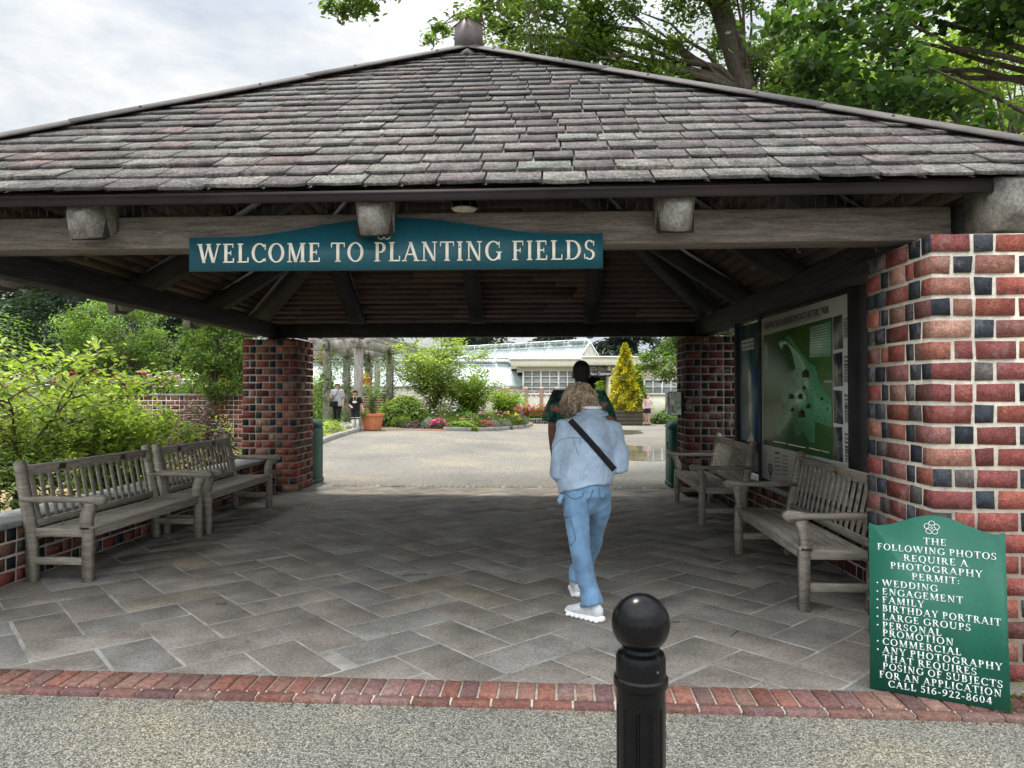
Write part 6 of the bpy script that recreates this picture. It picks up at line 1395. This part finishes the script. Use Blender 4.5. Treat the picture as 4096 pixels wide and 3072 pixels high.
mound('silver_plant', 'blue-grey rosette plant by the kerb bend', (-.2, 28.2, .1), (.26, .26, .32), 500, .06, 'grey', 646, tmin=.3, tmax=.7)
rg = np.random.default_rng(12); P = []
import itertools
poly = bedk + [(-1.5, 35.0), (-4.5, 35.0), (-5.2, 31), (-4.0, 27.2), (-3.0, 25.2)]
def inside(x, y, P_):
    c = False; j = len(P_) - 1
    for i in range(len(P_)):
        if (P_[i][1] > y) != (P_[j][1] > y) and x < (P_[j][0] - P_[i][0]) * (y - P_[i][1]) / (P_[j][1] - P_[i][1]) + P_[i][0]: c = not c
        j = i
    return c
while len(P) < 9000:
    x, y = rg.uniform(-5.3, .9), rg.uniform(24.3, 35)
    if inside(x, y, poly): P.append((x, y, ground_z(x, y) + .08 + rg.uniform(0, .34)))
tag(leaves('ground_cover', P, .15, LF['grass'], None, rg.uniform(.4, 1.1, len(P)), -.3, .14, 3), kind='stuff')
P = []
while len(P) < 2600:
    x, y = rg.uniform(-9, -5.4), rg.uniform(12.5, 24)
    P.append((x, y, ground_z(x, y) + .08 + rg.uniform(0, .2) * (1 if y > 18 else .5)))
tag(leaves('ground_cover', P, .10, LF['bright'], None, rg.uniform(.4, 1.0, len(P)), .1, .3, 4), kind='stuff')
P = np.stack([rg.uniform(-13, -4.5, 5000), rg.uniform(6, 17, 5000), rg.uniform(-.02, .25, 5000)], 1)
tag(leaves('ground_cover', P, .08, LF['lime'], None, rg.uniform(.35, 1.0, 5000), .3, .45, 5), kind='stuff')

# ------------------------------------------------------------------ pergola
t = thing('pergola', 'weathered grey timber pergola with climbing plants behind the visitors', 'pergola', (-6, 27, 0))
def gp(o, par=t): o.parent = par; o.matrix_parent_inverse = Matrix.Translation((-par.location[0], -par.location[1], -par.location[2])); return o
PP = [(-5.47, 25.0), (-6.95, 26.4), (-8.7, 27.6), (-5.05, 29.0), (-7.25, 30.8), (-6.75, 33.0), (-6.9, 36.0), (-9.6, 31.5)]
for x, y in PP: mb = MB(); z0 = ground_z(x, y) - .1; mb.bar((x, y, z0), (x, y, 3.12), .27, .27, up=(0, 1, 0), bev=.015); gp(mb.build('post', MT['pergola']))
PG = mat('pergola_beam', (.34, .31, .275), .85, .45, 4, bump=.6, bs=30, fine=(25, .3))
def pbeam(a, b, z=3.3, h=.34, w_=.14, ext=.55):
    a, b = Vector((*a, z)), Vector((*b, z)); d = (b - a).normalized(); mb = MB(); mb.bar(a - d * ext, b + d * ext, w_, h, bev=.012)
    for q, e in ((a, -1), (b, 1)): mb.bar(q + d * e * (ext - .002) + Vector((0, 0, .06)), q + d * e * (ext + .14) + Vector((0, 0, .085)), w_ - .01, h * .5, bev=.01)
    gp(mb.build('beam', PG))
for a, b in ((0, 1), (1, 2), (0, 3), (3, 5), (1, 4), (4, 7), (5, 6), (4, 5)): pbeam(PP[a], PP[b], 3.3 + .003 * a)
for i in range(7): x = -9 + i * .7; mb = MB(); mb.bar((x, 24.4 + abs(x + 5.5) * .9, 3.54), (x + .9, 33.5, 3.56), .09, .16, bev=.01); gp(mb.build('rafter', PG))
for i, (x, y, lb) in enumerate(((-6.95, 26.4, 'climber wound around the left pergola post'), (-7.25, 30.8, 'climber on the pergola post between the woman and boy'), (-5.1, 29.05, 'climber on the pergola post nearest the airy shrub'), (-6.75, 33.0, 'climber on the rear pergola post'))):
    root = thing('climbing_plant', lb, 'climber', (x, y, ground_z(x, y))); rg_ = np.random.default_rng(700 + i); n_ = 1500; z = rg_.uniform(0, 3.0, n_); a = rg_.uniform(0, 6.28, n_); r_ = .17 + np.abs(rg_.normal(size=n_)) * .16 * (.6 + .8 * (np.sin(z * 3 + i) > 0))
    leaves('foliage', np.stack([r_ * np.cos(a), r_ * np.sin(a), z], 1), .10, LF['mid'], root, rg_.uniform(.5, 1.2, n_), .3, .5, i, False)
    mb = MB(); mb.tube([(.16 * math.cos(q), .16 * math.sin(q), q * .3) for q in [j * .5 for j in range(20)]], .018, 5); mb.build('stem', MT['twig'], root)
def basket(label, c, m, n_, leafc, flower=None):
    t = thing('hanging_basket', label, 'hanging basket', c); mb = MB(); mb.lathe((0, 0, 0), [(.06, -.26), (.16, -.2), (.22, -.08), (.235, 0), (.2, -.01)], 16); mb.build('basket', MT['terracotta'], t)
    mb = MB(); H = 3.12 - c[2]
    for q in range(3): mb.tube([(.22 * math.cos(q * 2.1), .22 * math.sin(q * 2.1), 0), (0, 0, H * .75)], .006, 4)
    mb.tube([(0, 0, H * .75), (0, 0, H + .02)], .006, 4); mb.build('chain', MT['lead'], t)
    rg_ = np.random.default_rng(n_); P = rg_.normal(size=(n_, 3)) * (.15, .15, .12) + (0, 0, .08); P[:, 2] -= (P[:, 0] ** 2 + P[:, 1] ** 2) * 5; leaves('foliage', P, .08, LF[leafc], t, rg_.uniform(.5, 1.2, n_), .4, .4, n_)
    if flower: leaves('blossoms', rg_.normal(size=(90, 3)) * (.16, .16, .08) + (0, 0, .14), .07, LF[flower], t, None, .8, .8, n_ + 1)
p_ = at(402, 446, 26.9); basket('terracotta hanging basket with red flowers under the pergola left of the woman', tuple(p_), 'terracotta', 320, 'mid', 'f_red')
p_ = at(452, 468, 27.3); basket('hanging basket spilling yellow foliage under the pergola', tuple(p_), 'terracotta', 420, 'gold')
low_wall('garden_wall', 'old low brick wall seen through the pergola', (-5.6, 31.6, 0.15), (-8.6, 35.2, .15), .35, 12, 51, dim=1.0, mort='mortar', cop=.05)

# ------------------------------------------------------------------ greenhouses
GLZ = mat('whitewashed_glass', (.40, .46, .455), .35, .10, .6, spec=.5, fine=(3, .06)); FRAME = mat('greenhouse_frame', (.62, .66, .64), .5, .1, 4)
def greenhouse(label, a, b, wd, ze, zr, gable_right=True):
    """ridge from a (right end) to b (left end)"""
    t = thing('greenhouse', label, 'greenhouse', (a[0], a[1], 0)); A, B = Vector((0, 0, zr)), Vector((b[0] - a[0], b[1] - a[1], zr)); d = (B - A).normalized(); nv = Vector((-d.y, d.x, 0))
    if nv.y > 0: nv = -nv
    L = (B - A).length; dn = Vector((0, 0, ze - zr)); E = lambda s_, sg: A + d * s_ + nv * sg * wd / 2 + dn
    sl = (nv * wd / 2 + dn)
    up_ = Vector((0, 0, 1)); 
    for sg in (1, -1):
        mb = MB(); mb.add([A, B, E(L, sg), E(0, sg)], [(0, 1, 2, 3)]); mb.build('glass_roof', GLZ, t)
    mb = MB(); mb.add([E(0, 1), E(0, -1), A], [(0, 1, 2)]); mb.add([E(L, 1), E(L, -1), B], [(0, 1, 2)])
    for s_ in (0, L): pass
    q0 = [E(0, 1), E(L, 1), E(L, -1), E(0, -1)]; g_ = [Vector((p_.x, p_.y, 0)) for p_ in q0]
    mb.add(q0 + g_, [(0, 1, 5, 4), (1, 2, 6, 5), (2, 3, 7, 6), (3, 0, 4, 7)]); mb.build('wall', MT['cream'], t, fix=False)
    mb = MB(); n_ = int(L / .75); nrm_ = Vector((0, 0, .035))
    for i in range(n_ + 1): s_ = L * i / n_; mb.bar(A + d * s_ + nrm_, E(s_, 1) + nrm_, .05, .05, up=d)
    mb.bar(A - d * 0 + Vector((0, 0, .06)), B + Vector((0, 0, .06)), .14, .14); mb.bar(E(0, 1) + nrm_, E(L, 1) + nrm_, .12, .12)
    mb.bar(A.lerp(E(0, 1), .12) + Vector((0, 0, .06)), B.lerp(E(L, 1), .12) + Vector((0, 0, .06)), .06, .06)
    for i in range(9): f_ = (i + .5) / 9; p_ = E(0, 1).lerp(E(0, -1), f_); zt = zr - abs(f_ - .5) * 2 * (zr - ze); mb.bar(p_ - d * .03, Vector((p_.x, p_.y, zt)) - d * .03, .05, .05, up=(0, 1, 0))
    mb.bar(A - d * .03, E(0, 1) - d * .03, .10, .10, up=d); mb.bar(A - d * .03, E(0, -1) - d * .03, .10, .10, up=d); mb.build('glazing_bars', FRAME, t)
    mb = MB(); n_ = int(L / 1.5)          # opening vents with their stays along the ridge
    for i in range(n_):
        s0, s1 = L * (i + .06) / n_, L * (i + .94) / n_; p0 = A + d * s0 + up_ * .24; p1 = A + d * s1 + up_ * .24; e_ = sl * .16 + up_ * .30
        mb.add([p0, p1, p1 + e_, p0 + e_], [(0, 1, 2, 3)]); mb.bar(p0 + e_, A + d * s0 + sl * .2, .025, .025, up=d); mb.bar((p0 + p1) / 2 + e_, A + d * (s0 + s1) / 2 + sl * .12, .025, .025, up=d)
        mb.bar(p0, A + d * s0, .03, .03, up=d); mb.bar(p0 + e_, p1 + e_, .035, .035)
    mb.build('roof_vents', FRAME, t, fix=False); return t
a_ = at(730.7, 424.5, 46.0); b_ = at(570, 433, 53.0)
greenhouse('tall white glasshouse with a gable end rising behind the cream classroom', (a_.x, 46), (a_.x + (b_.x - a_.x) * 2.2, 46 + 7 * 2.2), 6.0, 2.4, a_.z)
greenhouse('long low whitewashed glasshouse roof left of the cream classroom', (.55, 43.0), (-14, 41.5), 9.0, 1.85, 3.35)
# ------------------------------------------------------------------ classroom building
t = thing('classroom_building', 'cream flat-roofed greenhouse classroom with wide white window bands', 'building', (0, 38, 0))
def gc(name, mb, m): o = mb.build(name, m, t); return o
def cb(name, x0, x1, y0, y1, z0, z1, m, bev=0, par=None):
    mb = MB(); mb.box(((x0 + x1) / 2, (y0 + y1) / 2 - 38, (z0 + z1) / 2), (x1 - x0, y1 - y0, z1 - z0), bev=bev); return mb.build(name, m, par or t)
XW = lambda px, Y=38: (px - CX) / F * Y
x0, xe0, xe1, x1 = XW(641), XW(716), XW(757), XW(930)
GLS = mat('dim_window_glass', (.34, .36, .35), .25, .15, 2, spec=.5); DRK = mat('dark_interior', (.012, .014, .013), .4, .3)
cb('wall', x0, xe0, 38, 42, 0, 1.48, MT['cream']); cb('wall', x0, xe0, 38, 42, 2.72, 3.0, MT['cream']); cb('wall', xe1, x1, 38.4, 42, 0, 1.48, MT['cream']); cb('wall', xe1, x1, 38.4, 42, 2.25, 3.0, MT['cream'])
cb('wall', x0 + .05, x1, 40.5, 41.9, .0, 2.98, DRK); cb('wall', xe0, xe1, 38.9, 40, 2.75, 3.0, MT['cream'])
cb('cornice', x0 - .35, xe0 + .2, 37.55, 42.2, 2.95, 3.32, MT['cream'], .02); cb('cornice', xe0 + .2, x1, 37.9, 42.2, 3.04, 3.45, MT['cream'], .02); cb('cornice_cap', x0 - .45, xe0 + .15, 37.45, 42.3, 3.32, 3.40, MT['white'], .01); cb('cornice_cap', xe0 + .15, x1, 37.8, 42.3, 3.45, 3.53, MT['white'], .01)
def win(xa, xb, za, zb, nx, nz, y):
    f = MB(); f.box(((xa + xb) / 2, y - 38, za - .04), (xb - xa + .16, .16, .09)); f.box(((xa + xb) / 2, y - 38 + .0, zb + .035), (xb - xa + .1, .1, .07))
    for i in range(nx + 1): f.box((xa + (xb - xa) * i / nx, y - 38, (za + zb) / 2), (.10 if i % 2 == 0 else .055, .08, zb - za))
    for j in range(1, nz): f.box(((xa + xb) / 2, y - 38 + .005, za + (zb - za) * j / nz), (xb - xa, .06, .045))
    o = f.build('window', MT['white'], t); g = MB(); g.box(((xa + xb) / 2, y - 38 + .06, (za + zb) / 2), (xb - xa, .02, zb - za)); g.build('pane', GLS, o); return o
win(XW(648.5), XW(714), 1.52, 2.72, 6, 4, 38.0); win(XW(800), XW(900), 1.52, 2.22, 9, 2, 38.4)
cb('wall', xe0 - .02, xe0 + .12, 38, 40, 0, 3.0, MT['cream']); cb('wall', xe1 - .12, xe1 + .02, 38.2, 40, 0, 3.0, MT['cream'])
cb('entrance_floor', xe0 + .12, xe1 - .12, 36.6, 40.4, 0, .66, MT['timber_in'])
o_ = cb('sign_board', xe0 + .02, xe1 - .0, 37.9, 37.96, 2.42, 2.76, DRK); Mx = frame_M(Vector((xe0 + .16, -.115, 2.50)), Vector((1, 0, 0)), Vector((0, 0, 1)), Vector((0, -1, 0)))
q_ = sans('lettering', 'Green House Classroom', .25, Mx, MT['white'], t, sx=.63)
for k_ in range(3): cb('door_frame', xe0 + .3 + k_ * .55, xe0 + .36 + k_ * .55, 40.3, 40.36, .66, 2.4, MT['timber_in'])
mb = MB()
for q in (-.12, .12): mb.lathe((XW(738) + q, -.25, 2.86), [(.04, .1), (.06, .06), (.085, -.04), (.085, -.06)], 12)
mb.box((XW(738), -.22, 2.93), (.34, .05, .05)); mb.build('floodlight', MT['black_print'], t)
# steps with railings, planter, conifer, pot
t = thing('entrance_steps', 'timber steps with white handrail up to the classroom door', 'steps', (XW(764, 35.0), 35.0, 0)); WOOD = mat('step_timber', (.33, .28, .20), .85, .3, 6)
for i in range(4):
    mb = MB(); mb.box((-.15, i * .33, .083 + i * .165 - .0), (1.5, .36, .165 if i == 0 else .16), bev=.01); mb.build('step', WOOD, t)
mb = MB(); mb.bar((.55, -.2, 0), (.55, -.2, 1.05), .14, .14, up=(0, 1, 0), bev=.02); mb.bar((.55, 1.5, .6), (.55, 1.5, 1.6), .12, .12, up=(0, 1, 0)); mb.build('rail_post', WOOD, t)
mb = MB(); mb.bar((.53, -.2, .98), (.1, 1.6, 1.62), .09, .09, bev=.01); mb.build('handrail', MT['white'], t)
mb = MB(); 
for i in range(5): mb.bar((.53 - .08 * i, -.1 + .35 * i, .15), (.53 - .08 * i, -.1 + .35 * i, .98 + .13 * i), .03, .03, up=(0, 1, 0))
mb.build('balusters', WOOD, t)
t = thing('timber_planter', 'dark sleeper planter holding the golden conifer', 'planter', (5.55, 34.2, 0)); mb = MB()
for i in range(4): mb.box((0, 0, .09 + i * .18), (1.35 if i % 2 else 1.36, 1.7 if i % 2 else 1.69, .176), bev=.012)
mb.build('sleepers', mat('dark_sleeper', (.075, .062, .045), .9, .4, 5, bump=.5, bs=20, stretch=(1, 1, 6)), t)
def cone_tree(label, base, h, r, n, leaf, m, seed):
    rg_ = np.random.default_rng(seed); root = thing('conifer', label, 'tree', base); z = rg_.uniform(0, 1, n) ** 1.35; a = rg_.uniform(0, 6.28, n); lob = .80 + .15 * np.sin(a * 4 + z * 15) + .13 * np.sin(a * 7 - z * 31 + 1) + .12 * rg_.normal(size=n); rr = r * (1 - z) ** .8 * lob * (1 - .45 * rg_.uniform(size=n) ** 2) + .04; P = np.stack([rr * np.cos(a), rr * np.sin(a), z * h], 1)
    tint = np.clip(.45 + .55 * (lob - .6) * 1.6, .3, 1.15) * (.55 + .5 * rr / (r * (1 - z) ** .8 + .05)); leaves('foliage', P, leaf, LF[m], root, tint, .3, .4, seed, False, dirs=np.stack([np.cos(a), np.sin(a), np.full(n, .8)], 1)); mb = MB(); mb.tube([(0, 0, -.1), (0, 0, h * .9)], [.08, .01], 8); mb.build('trunk', MT['bark'], root); return root
cone_tree('bright golden-yellow conifer by the classroom steps', (5.5, 34.1, .70), 3.25, .98, 9000, .13, 'gold', 801)
cone_tree('smaller green conifer shoulder leaning from the golden one', (6.15, 34.3, .70), 2.1, .7, 2600, .12, 'bright', 802)
t = thing('flower_pot', 'small terracotta pot at the top of the entrance steps', 'pot', (XW(758, 36.9), 36.9, .66)); mb = MB(); mb.lathe((0, 0, 0), [(.14, 0), (.2, .3), (.22, .34), (.18, .33)], 16); mb.build('pot', MT['terracotta'], t)
mound('flowering_plant', 'red flowers in the pot on the entrance steps', (XW(758, 36.9), 36.9, .96), (.3, .3, .38), 420, .09, 'mid', 803, cat='flowers', flower=['f_red'], nf=40, fs=.1)
mound('shrub', 'light green shrub just beside the entrance sign, behind the man', (XW(744, 37.2), 37.2, .66), (.45, .35, 1.55), 800, .13, 'bright', 804)
# arrow sign
t = thing('arrow_sign', 'white and dark standing sign with a green left arrow', 'sign', tuple(gpt(787.6, 517))); g0 = Vector(t.location)
mb = MB(); mb.box((0, 0, .50), (.36, .05, .42), bev=.005); mb.build('lower_panel', DRK, t); mb = MB(); mb.box((0, 0, .92), (.36, .06, .42), bev=.005); mb.build('upper_panel', MT['white'], t)
mb = MB(); mb.bar((-.13, 0, 0), (-.13, 0, .4), .04, .04, up=(0, 1, 0)); mb.bar((.13, 0, 0), (.13, 0, .4), .04, .04, up=(0, 1, 0)); mb.build('leg', DRK, t) if False else None
mb = MB(); mb.box((0, .02, .145), (.36, .04, .29)); mb.build('foot_panel', DRK, t)
Mx = frame_M(Vector((0, -.031, .96)), Vector((1, 0, 0)), Vector((0, 0, 1)), Vector((0, -1, 0)))
mb = MB(); raise_polys(mb, [rect(-.14, -.135, .14, .145)], Mx, .004); mb.build('green_square', MT['green_sign'], t)
mb = MB(); raise_polys(mb, arc(0, .005, .115, .115, 0, 360, .018, .018, 26) + [rect(-.05, -.015, .08, .025), [(-.09, .005), (-.02, -.06), (.005, -.045), (-.04, .005)], [(-.09, .005), (-.04, .005), (.005, .055), (-.02, .07)]], Mx, .007); raise_polys(mb, [rect(-.11, -.20, -.03, -.175), rect(-.01, -.20, .11, -.175)], Mx, .0005); mb.build('arrow', MT['white'], t)
mound('hedge', 'low clipped green hedge right of the woman in pink', (8.15, 35.0, 0), (1.35, .7, .82), 3600, .13, 'mid', 805, up=.4, six=True, rough=.3, cat='hedge')
# lattice fence, gate and red flowers
t = thing('lattice_fence', 'timber lattice fence with round posts in front of the classroom windows', 'fence', (0, 36.6, 0)); LT = mat('lattice_wood', (.45, .34, .25), .8, .2, 6); LW = mat('pale_lattice', (.68, .64, .56), .7, .1, 6)
xp = [XW(p_, 36.6) for p_ in (600, 623, 629, 652, 671, 690)]
for x in xp: mb = MB(); mb.lathe((x, 0, 0), [(.10, 0), (.10, 1.72), (.11, 1.74), (.11, 1.80), (.05, 1.86)], 12); auto_smooth(mb.build('post', LT, t))
for a, b in zip(xp[:-1], xp[1:]):
    if b - a < .4: continue
    for z_ in (1.62, .55): mb = MB(); mb.bar((a, 0, z_), (b, 0, z_), .05, .08); mb.build('rail', LT, t)
    mb = MB(); n_ = 3
    for i in range(-2, n_ + 2):
        for sg in (1, -1):
            u0, u1 = (i / n_), ((i + 1.4 * sg) / n_); zA, zB = .58, 1.6
            c0, c1 = max(0, min(1, u0)), max(0, min(1, u1))
            if abs(u1 - u0) < 1e-6 or abs(c1 - c0) < .05: continue
            f0, f1 = (c0 - u0) / (u1 - u0), (c1 - u0) / (u1 - u0); mb.bar((a + (b - a) * c0, .012 * sg, zA + (zB - zA) * f0), (a + (b - a) * c1, .012 * sg, zA + (zB - zA) * f1), .02, .05, up=(0, 1, 0))
    mb.build('lattice', LW, t)
t = thing('timber_gate', 'dark weathered board gate left of the classroom wall', 'gate', (XW(624, 38.5), 38.5, 0)); mb = MB()
for i in range(9): mb.box((-.85 + i * .19, 0, .95), (.18, .04, 1.9 + .1 * (i % 2)))
mb.build('boards', mat('dark_gate_boards', (.13, .115, .10), .9, .4, 5, stretch=(6, 1, 1)), t); mb = MB(); mb.box((-.1, -.04, 1.6), (1.7, .04, .12)); mb.box((-.1, -.04, .5), (1.7, .04, .12)); mb.build('brace', MT['timber'], t)
low_wall('flower_planter', 'low grey timber edging of the red flower border', (XW(642, 35.2), 35.2, -.02), (XW(694, 35.2), 35.2, -.02), .18, 2, 61, dim=.35, cop=.05, over=.01, mort='mortar_dark', cat='planter')
for i in range(9):
    x = XW(640 + i * 6.2, 35.7); mound('flowering_plant', ('coral-red flowers along the lattice fence', 'red flowers along the lattice fence')[i % 2], (x, 35.75, .12), (.3, .28, .62 + .1 * (i % 3)), 360, .1, 'bright' if i % 2 else 'mid', 820 + i, cat='flowers', group=('coral flower plants at the lattice fence', 'red flower plants at the lattice fence')[i % 2], flower=['f_coral', 'f_red'] if i % 2 else ['f_red'], nf=46, fs=.1)
mound('shrub', 'grey-green border plants at the foot of the fence left end', (XW(618, 35), 35, .0), (1.0, .6, .85), 1200, .11, 'bright', 840, asp=.25, tmax=1.0)

# ------------------------------------------------------------------ trees: behind the buildings, right side, above the roof
spots = [(-30, 62, 15, 6.5), (-19, 66, 16, 6), (-11, 60, 13, 5.5), (-3.5, 70, 16, 6), (3.5, 66, 15, 5.5), (9.5, 60, 14, 5.2), (15.5, 57, 15, 5.5), (22, 58, 16, 6), (-38, 55, 15, 6.5)]
lbs = ['far left edge', 'left of the pergola', 'behind the airy shrub', 'behind the left glasshouse', 'behind the tall glasshouse ridge', 'right behind the golden conifer', 'behind the right end of the classroom', 'behind the far right pillar', 'outermost left background']
for i, (x, y, h, r_) in enumerate(spots): cedar(f'dark background conifer {lbs[i]}', (x, y, 0), h, r_, 900 + i, 'conifer', 80, 'background conifers', 'conifer', 120, .55)
# tree whose branch hangs in beside the far pillar
crown_tree('shade_tree', 'leafy tree reaching in from the right behind the far right pillar', (7.4, 21, 0), [(7.4, 21, 0), (7.3, 21, 1.6), (7.0, 21, 3.2), (6.6, 21, 5)], .22, [((5.4, 20.5, 2.7), (1.5, 1.2, .55), 3), ((4.6, 20.3, 2.35), (.9, .9, .4), 1.6), ((6.0, 20.5, 3.6), (2.2, 2, 1.0), 4), ((5.2, 20.2, 3.9), (1.3, 1.2, .45), 1.5)], 110, 80, .32, .12, 'mid', 950, limb_every=2, six=True, up=.6, tmin=.45, tmax=1.2)
# big oak right behind the roof
crown_tree('oak_tree', 'tall oak with leaning bark trunk rising behind the slate roof', (6.4, 17, 0), [(6.4, 17, -.2), (6.25, 17, 3), (6.0, 17, 6), (5.72, 17, 8.8), (5.0, 17, 11.2), (4.7, 17, 13), (4.4, 17, 16)], .40,
    [((2.8, 17, 9.3), (1.6, 1.3, 1.1), 3.2), ((1.0, 16.5, 10.2), (1.5, 1.3, .9), 3.0), ((3.6, 16, 11.4), (2.6, 1.8, 1.1), 4.2), ((6.5, 17.5, 10.2), (1.3, 1.5, 1.8), 2.2), ((7.0, 16.5, 8.6), (1.2, 1.2, .9), 1.5), ((4.7, 18, 8.8), (1.0, 1.0, .6), 1.0), ((4.5, 16.5, 14), (4.5, 3, 2.0), 3.0), ((.2, 15.5, 12.0), (1.3, 1.2, .8), 1.4)], 380, 120, .38, .125, 'oak', 960, limb_every=9, up=.5, tmin=.45, tmax=1.3, limb_r=.42, six=False)
mb = MB(); rg_ = np.random.default_rng(61); rt_ = bpy.data.objects.get('oak_tree')
for a, b, bend, r0 in (((5.9, 17, 7.2), (2.2, 16.8, 9.6), (-.3, 0, .5), .20), ((5.6, 17, 9.4), (8.3, 17, 11.6), (.3, 0, .2), .14), ((5.1, 17, 10.9), (1.2, 16.5, 12.2), (0, 0, .5), .17), ((2.9, 16.9, 9.3), (1.4, 16.6, 8.9), (0, 0, .2), .07), ((3.6, 16.9, 8.9), (2.4, 16.6, 11.2), (.2, 0, .1), .06), ((5.9, 17, 7.9), (8.4, 16.8, 9.0), (0, 0, -.3), .07), ((.6, 15.9, 12.3), (-.3, 15, 9.6), (.35, 0, .1), .035), ((1.2, 16.5, 12.2), (-1.2, 14.5, 10.9), (0, 0, .4), .06)):
    p_ = curve_pts(Vector(a) - Vector(rt_.location), Vector(b) - Vector(rt_.location), bend, 9, .035, rg_); mb.tube(p_, [r0 * (1 - .75 * i / 9) for i in range(10)], 8)
mb.build('limb', MT['bark'], rt_, smooth=True)
# ivy on the oak trunk
root = thing('ivy', 'ivy climbing the oak trunk just above the roof edge', 'climber', (5.85, 17, 7.2)); z = rg_.uniform(-1.2, 1.6, 700); a = rg_.uniform(2.6, 5.6, 700); leaves('foliage', np.stack([.34 * np.cos(a) - z * .05 - .05, .36 * np.sin(a), z], 1) + rg_.normal(size=(700, 3)) * .05, .10, LF['dark'], root, rg_.uniform(.6, 1.6, 700), .2, .7, 3)
mb = MB(); mb.tube([(0, -.36, -1.2), (-.05, -.38, 0), (-.15, -.36, 1.4)], .02, 5); mb.build('stem', MT['twig'], root)
# overhanging oak branch tips at the top edge, left of the apex
for i, (lb, path, ells_) in enumerate((('leafy oak twig hanging at the top edge left of the roof cap', [(.5, 13, 11.8), (-1.0, 12.4, 9.8), (-2.6, 12.0, 8.45)], [((-2.75, 12.0, 8.25), (.42, .4, .10), 2), ((-2.1, 12.1, 8.75), (.55, .4, .25), 2), ((-3.05, 12, 8.15), (.2, .2, .08), .6)]), ('oak branch tips hanging just around the roof cap', [(1.2, 13, 11.5), (.3, 12.4, 9.2), (-.55, 12.0, 8.15), (-1.0, 12, 7.6)], [((-.75, 12, 7.95), (.5, .4, .22), 2), ((-1.35, 12, 7.7), (.3, .3, .12), 1), ((-.2, 12, 8.3), (.5, .4, .3), 2), ((-.55, 12, 7.35), (.25, .3, .22), 1), ((.5, 12.0, 7.05), (.35, .3, .22), .8)]))):
    crown_tree('oak_branch', lb, path[0], path, .045, ells_, 46, 26, .17, .105, 'oak', 970 + i, cat='branch', limb_every=1, up=.5, six=True, limb_r=.35, tmin=.6, tmax=1.3, group=None)
    br_ = bpy.data.objects['oak_branch']
    for ch in list(br_.children): ch.parent = rt_; ch.location = br_.location - rt_.location; ch.name = 'branch' if ch.name.startswith('trunk') else 'branch_leaves'
    bpy.data.objects.remove(br_)
# nearer broad-leaved tree on the right
crown_tree('linden_tree', 'dark large-leaved tree hanging over the right side of the roof', (9.2, 9.8, 0), [(9.2, 9.8, -.1), (9.1, 9.8, 3), (8.8, 9.8, 5.5), (8.4, 9.8, 8)], .25, [((5.0, 9.6, 6.1), (1.3, 1.3, 1.0), 4), ((6.5, 9.4, 7.2), (1.6, 1.4, .8), 5), ((4.2, 9.6, 6.9), (.8, 1.0, .5), 1.6), ((5.6, 9.5, 4.95), (.7, .8, .5), 1.6), ((7.8, 9.2, 7.6), (1.5, 1.4, .8), 3), ((4.4, 9.7, 5.6), (.7, .7, .5), 1.2), ((7.0, 9.0, 6.9), (1.4, 1.0, .7), 3.5)], 185, 56, .34, .12, 'linden', 980, limb_every=7, six=True, up=.3, asp=.85, tmin=.4, tmax=1.35, limb_r=.25)
for i, (x, y, z, r_, lb) in enumerate(((13.8, 19, 0, (3.6, 2.5, 12.0), 'sunlit bright-green tree filling the right edge above the roof'), (10.2, 22, 0, (2.6, 2, 12.0), 'bright-green tree behind the dark-leaved branches'), (18.5, 25, 0, (4, 3, 15), 'pale green tall tree at the far right behind everything'))):
    crown_tree('bright_tree', lb, (x, y, 0), [(x, y, 0), (x, y, r_[2] * .4), (x, y, r_[2] * .8)], .25, [((x, y, r_[2] * .72), (r_[0], r_[1], r_[2] * .38), 1)], 230, 130, .6, .14, 'bright', 990 + i, limb_every=4, tmin=.5, tmax=1.2, up=.5)
mound('shrub', 'glossy bright foliage low at the right edge behind the hip', (9.6, 12.2, 0), (1.3, 1, 6.3), 2200, .16, 'bright', 995, up=.4, six=True)
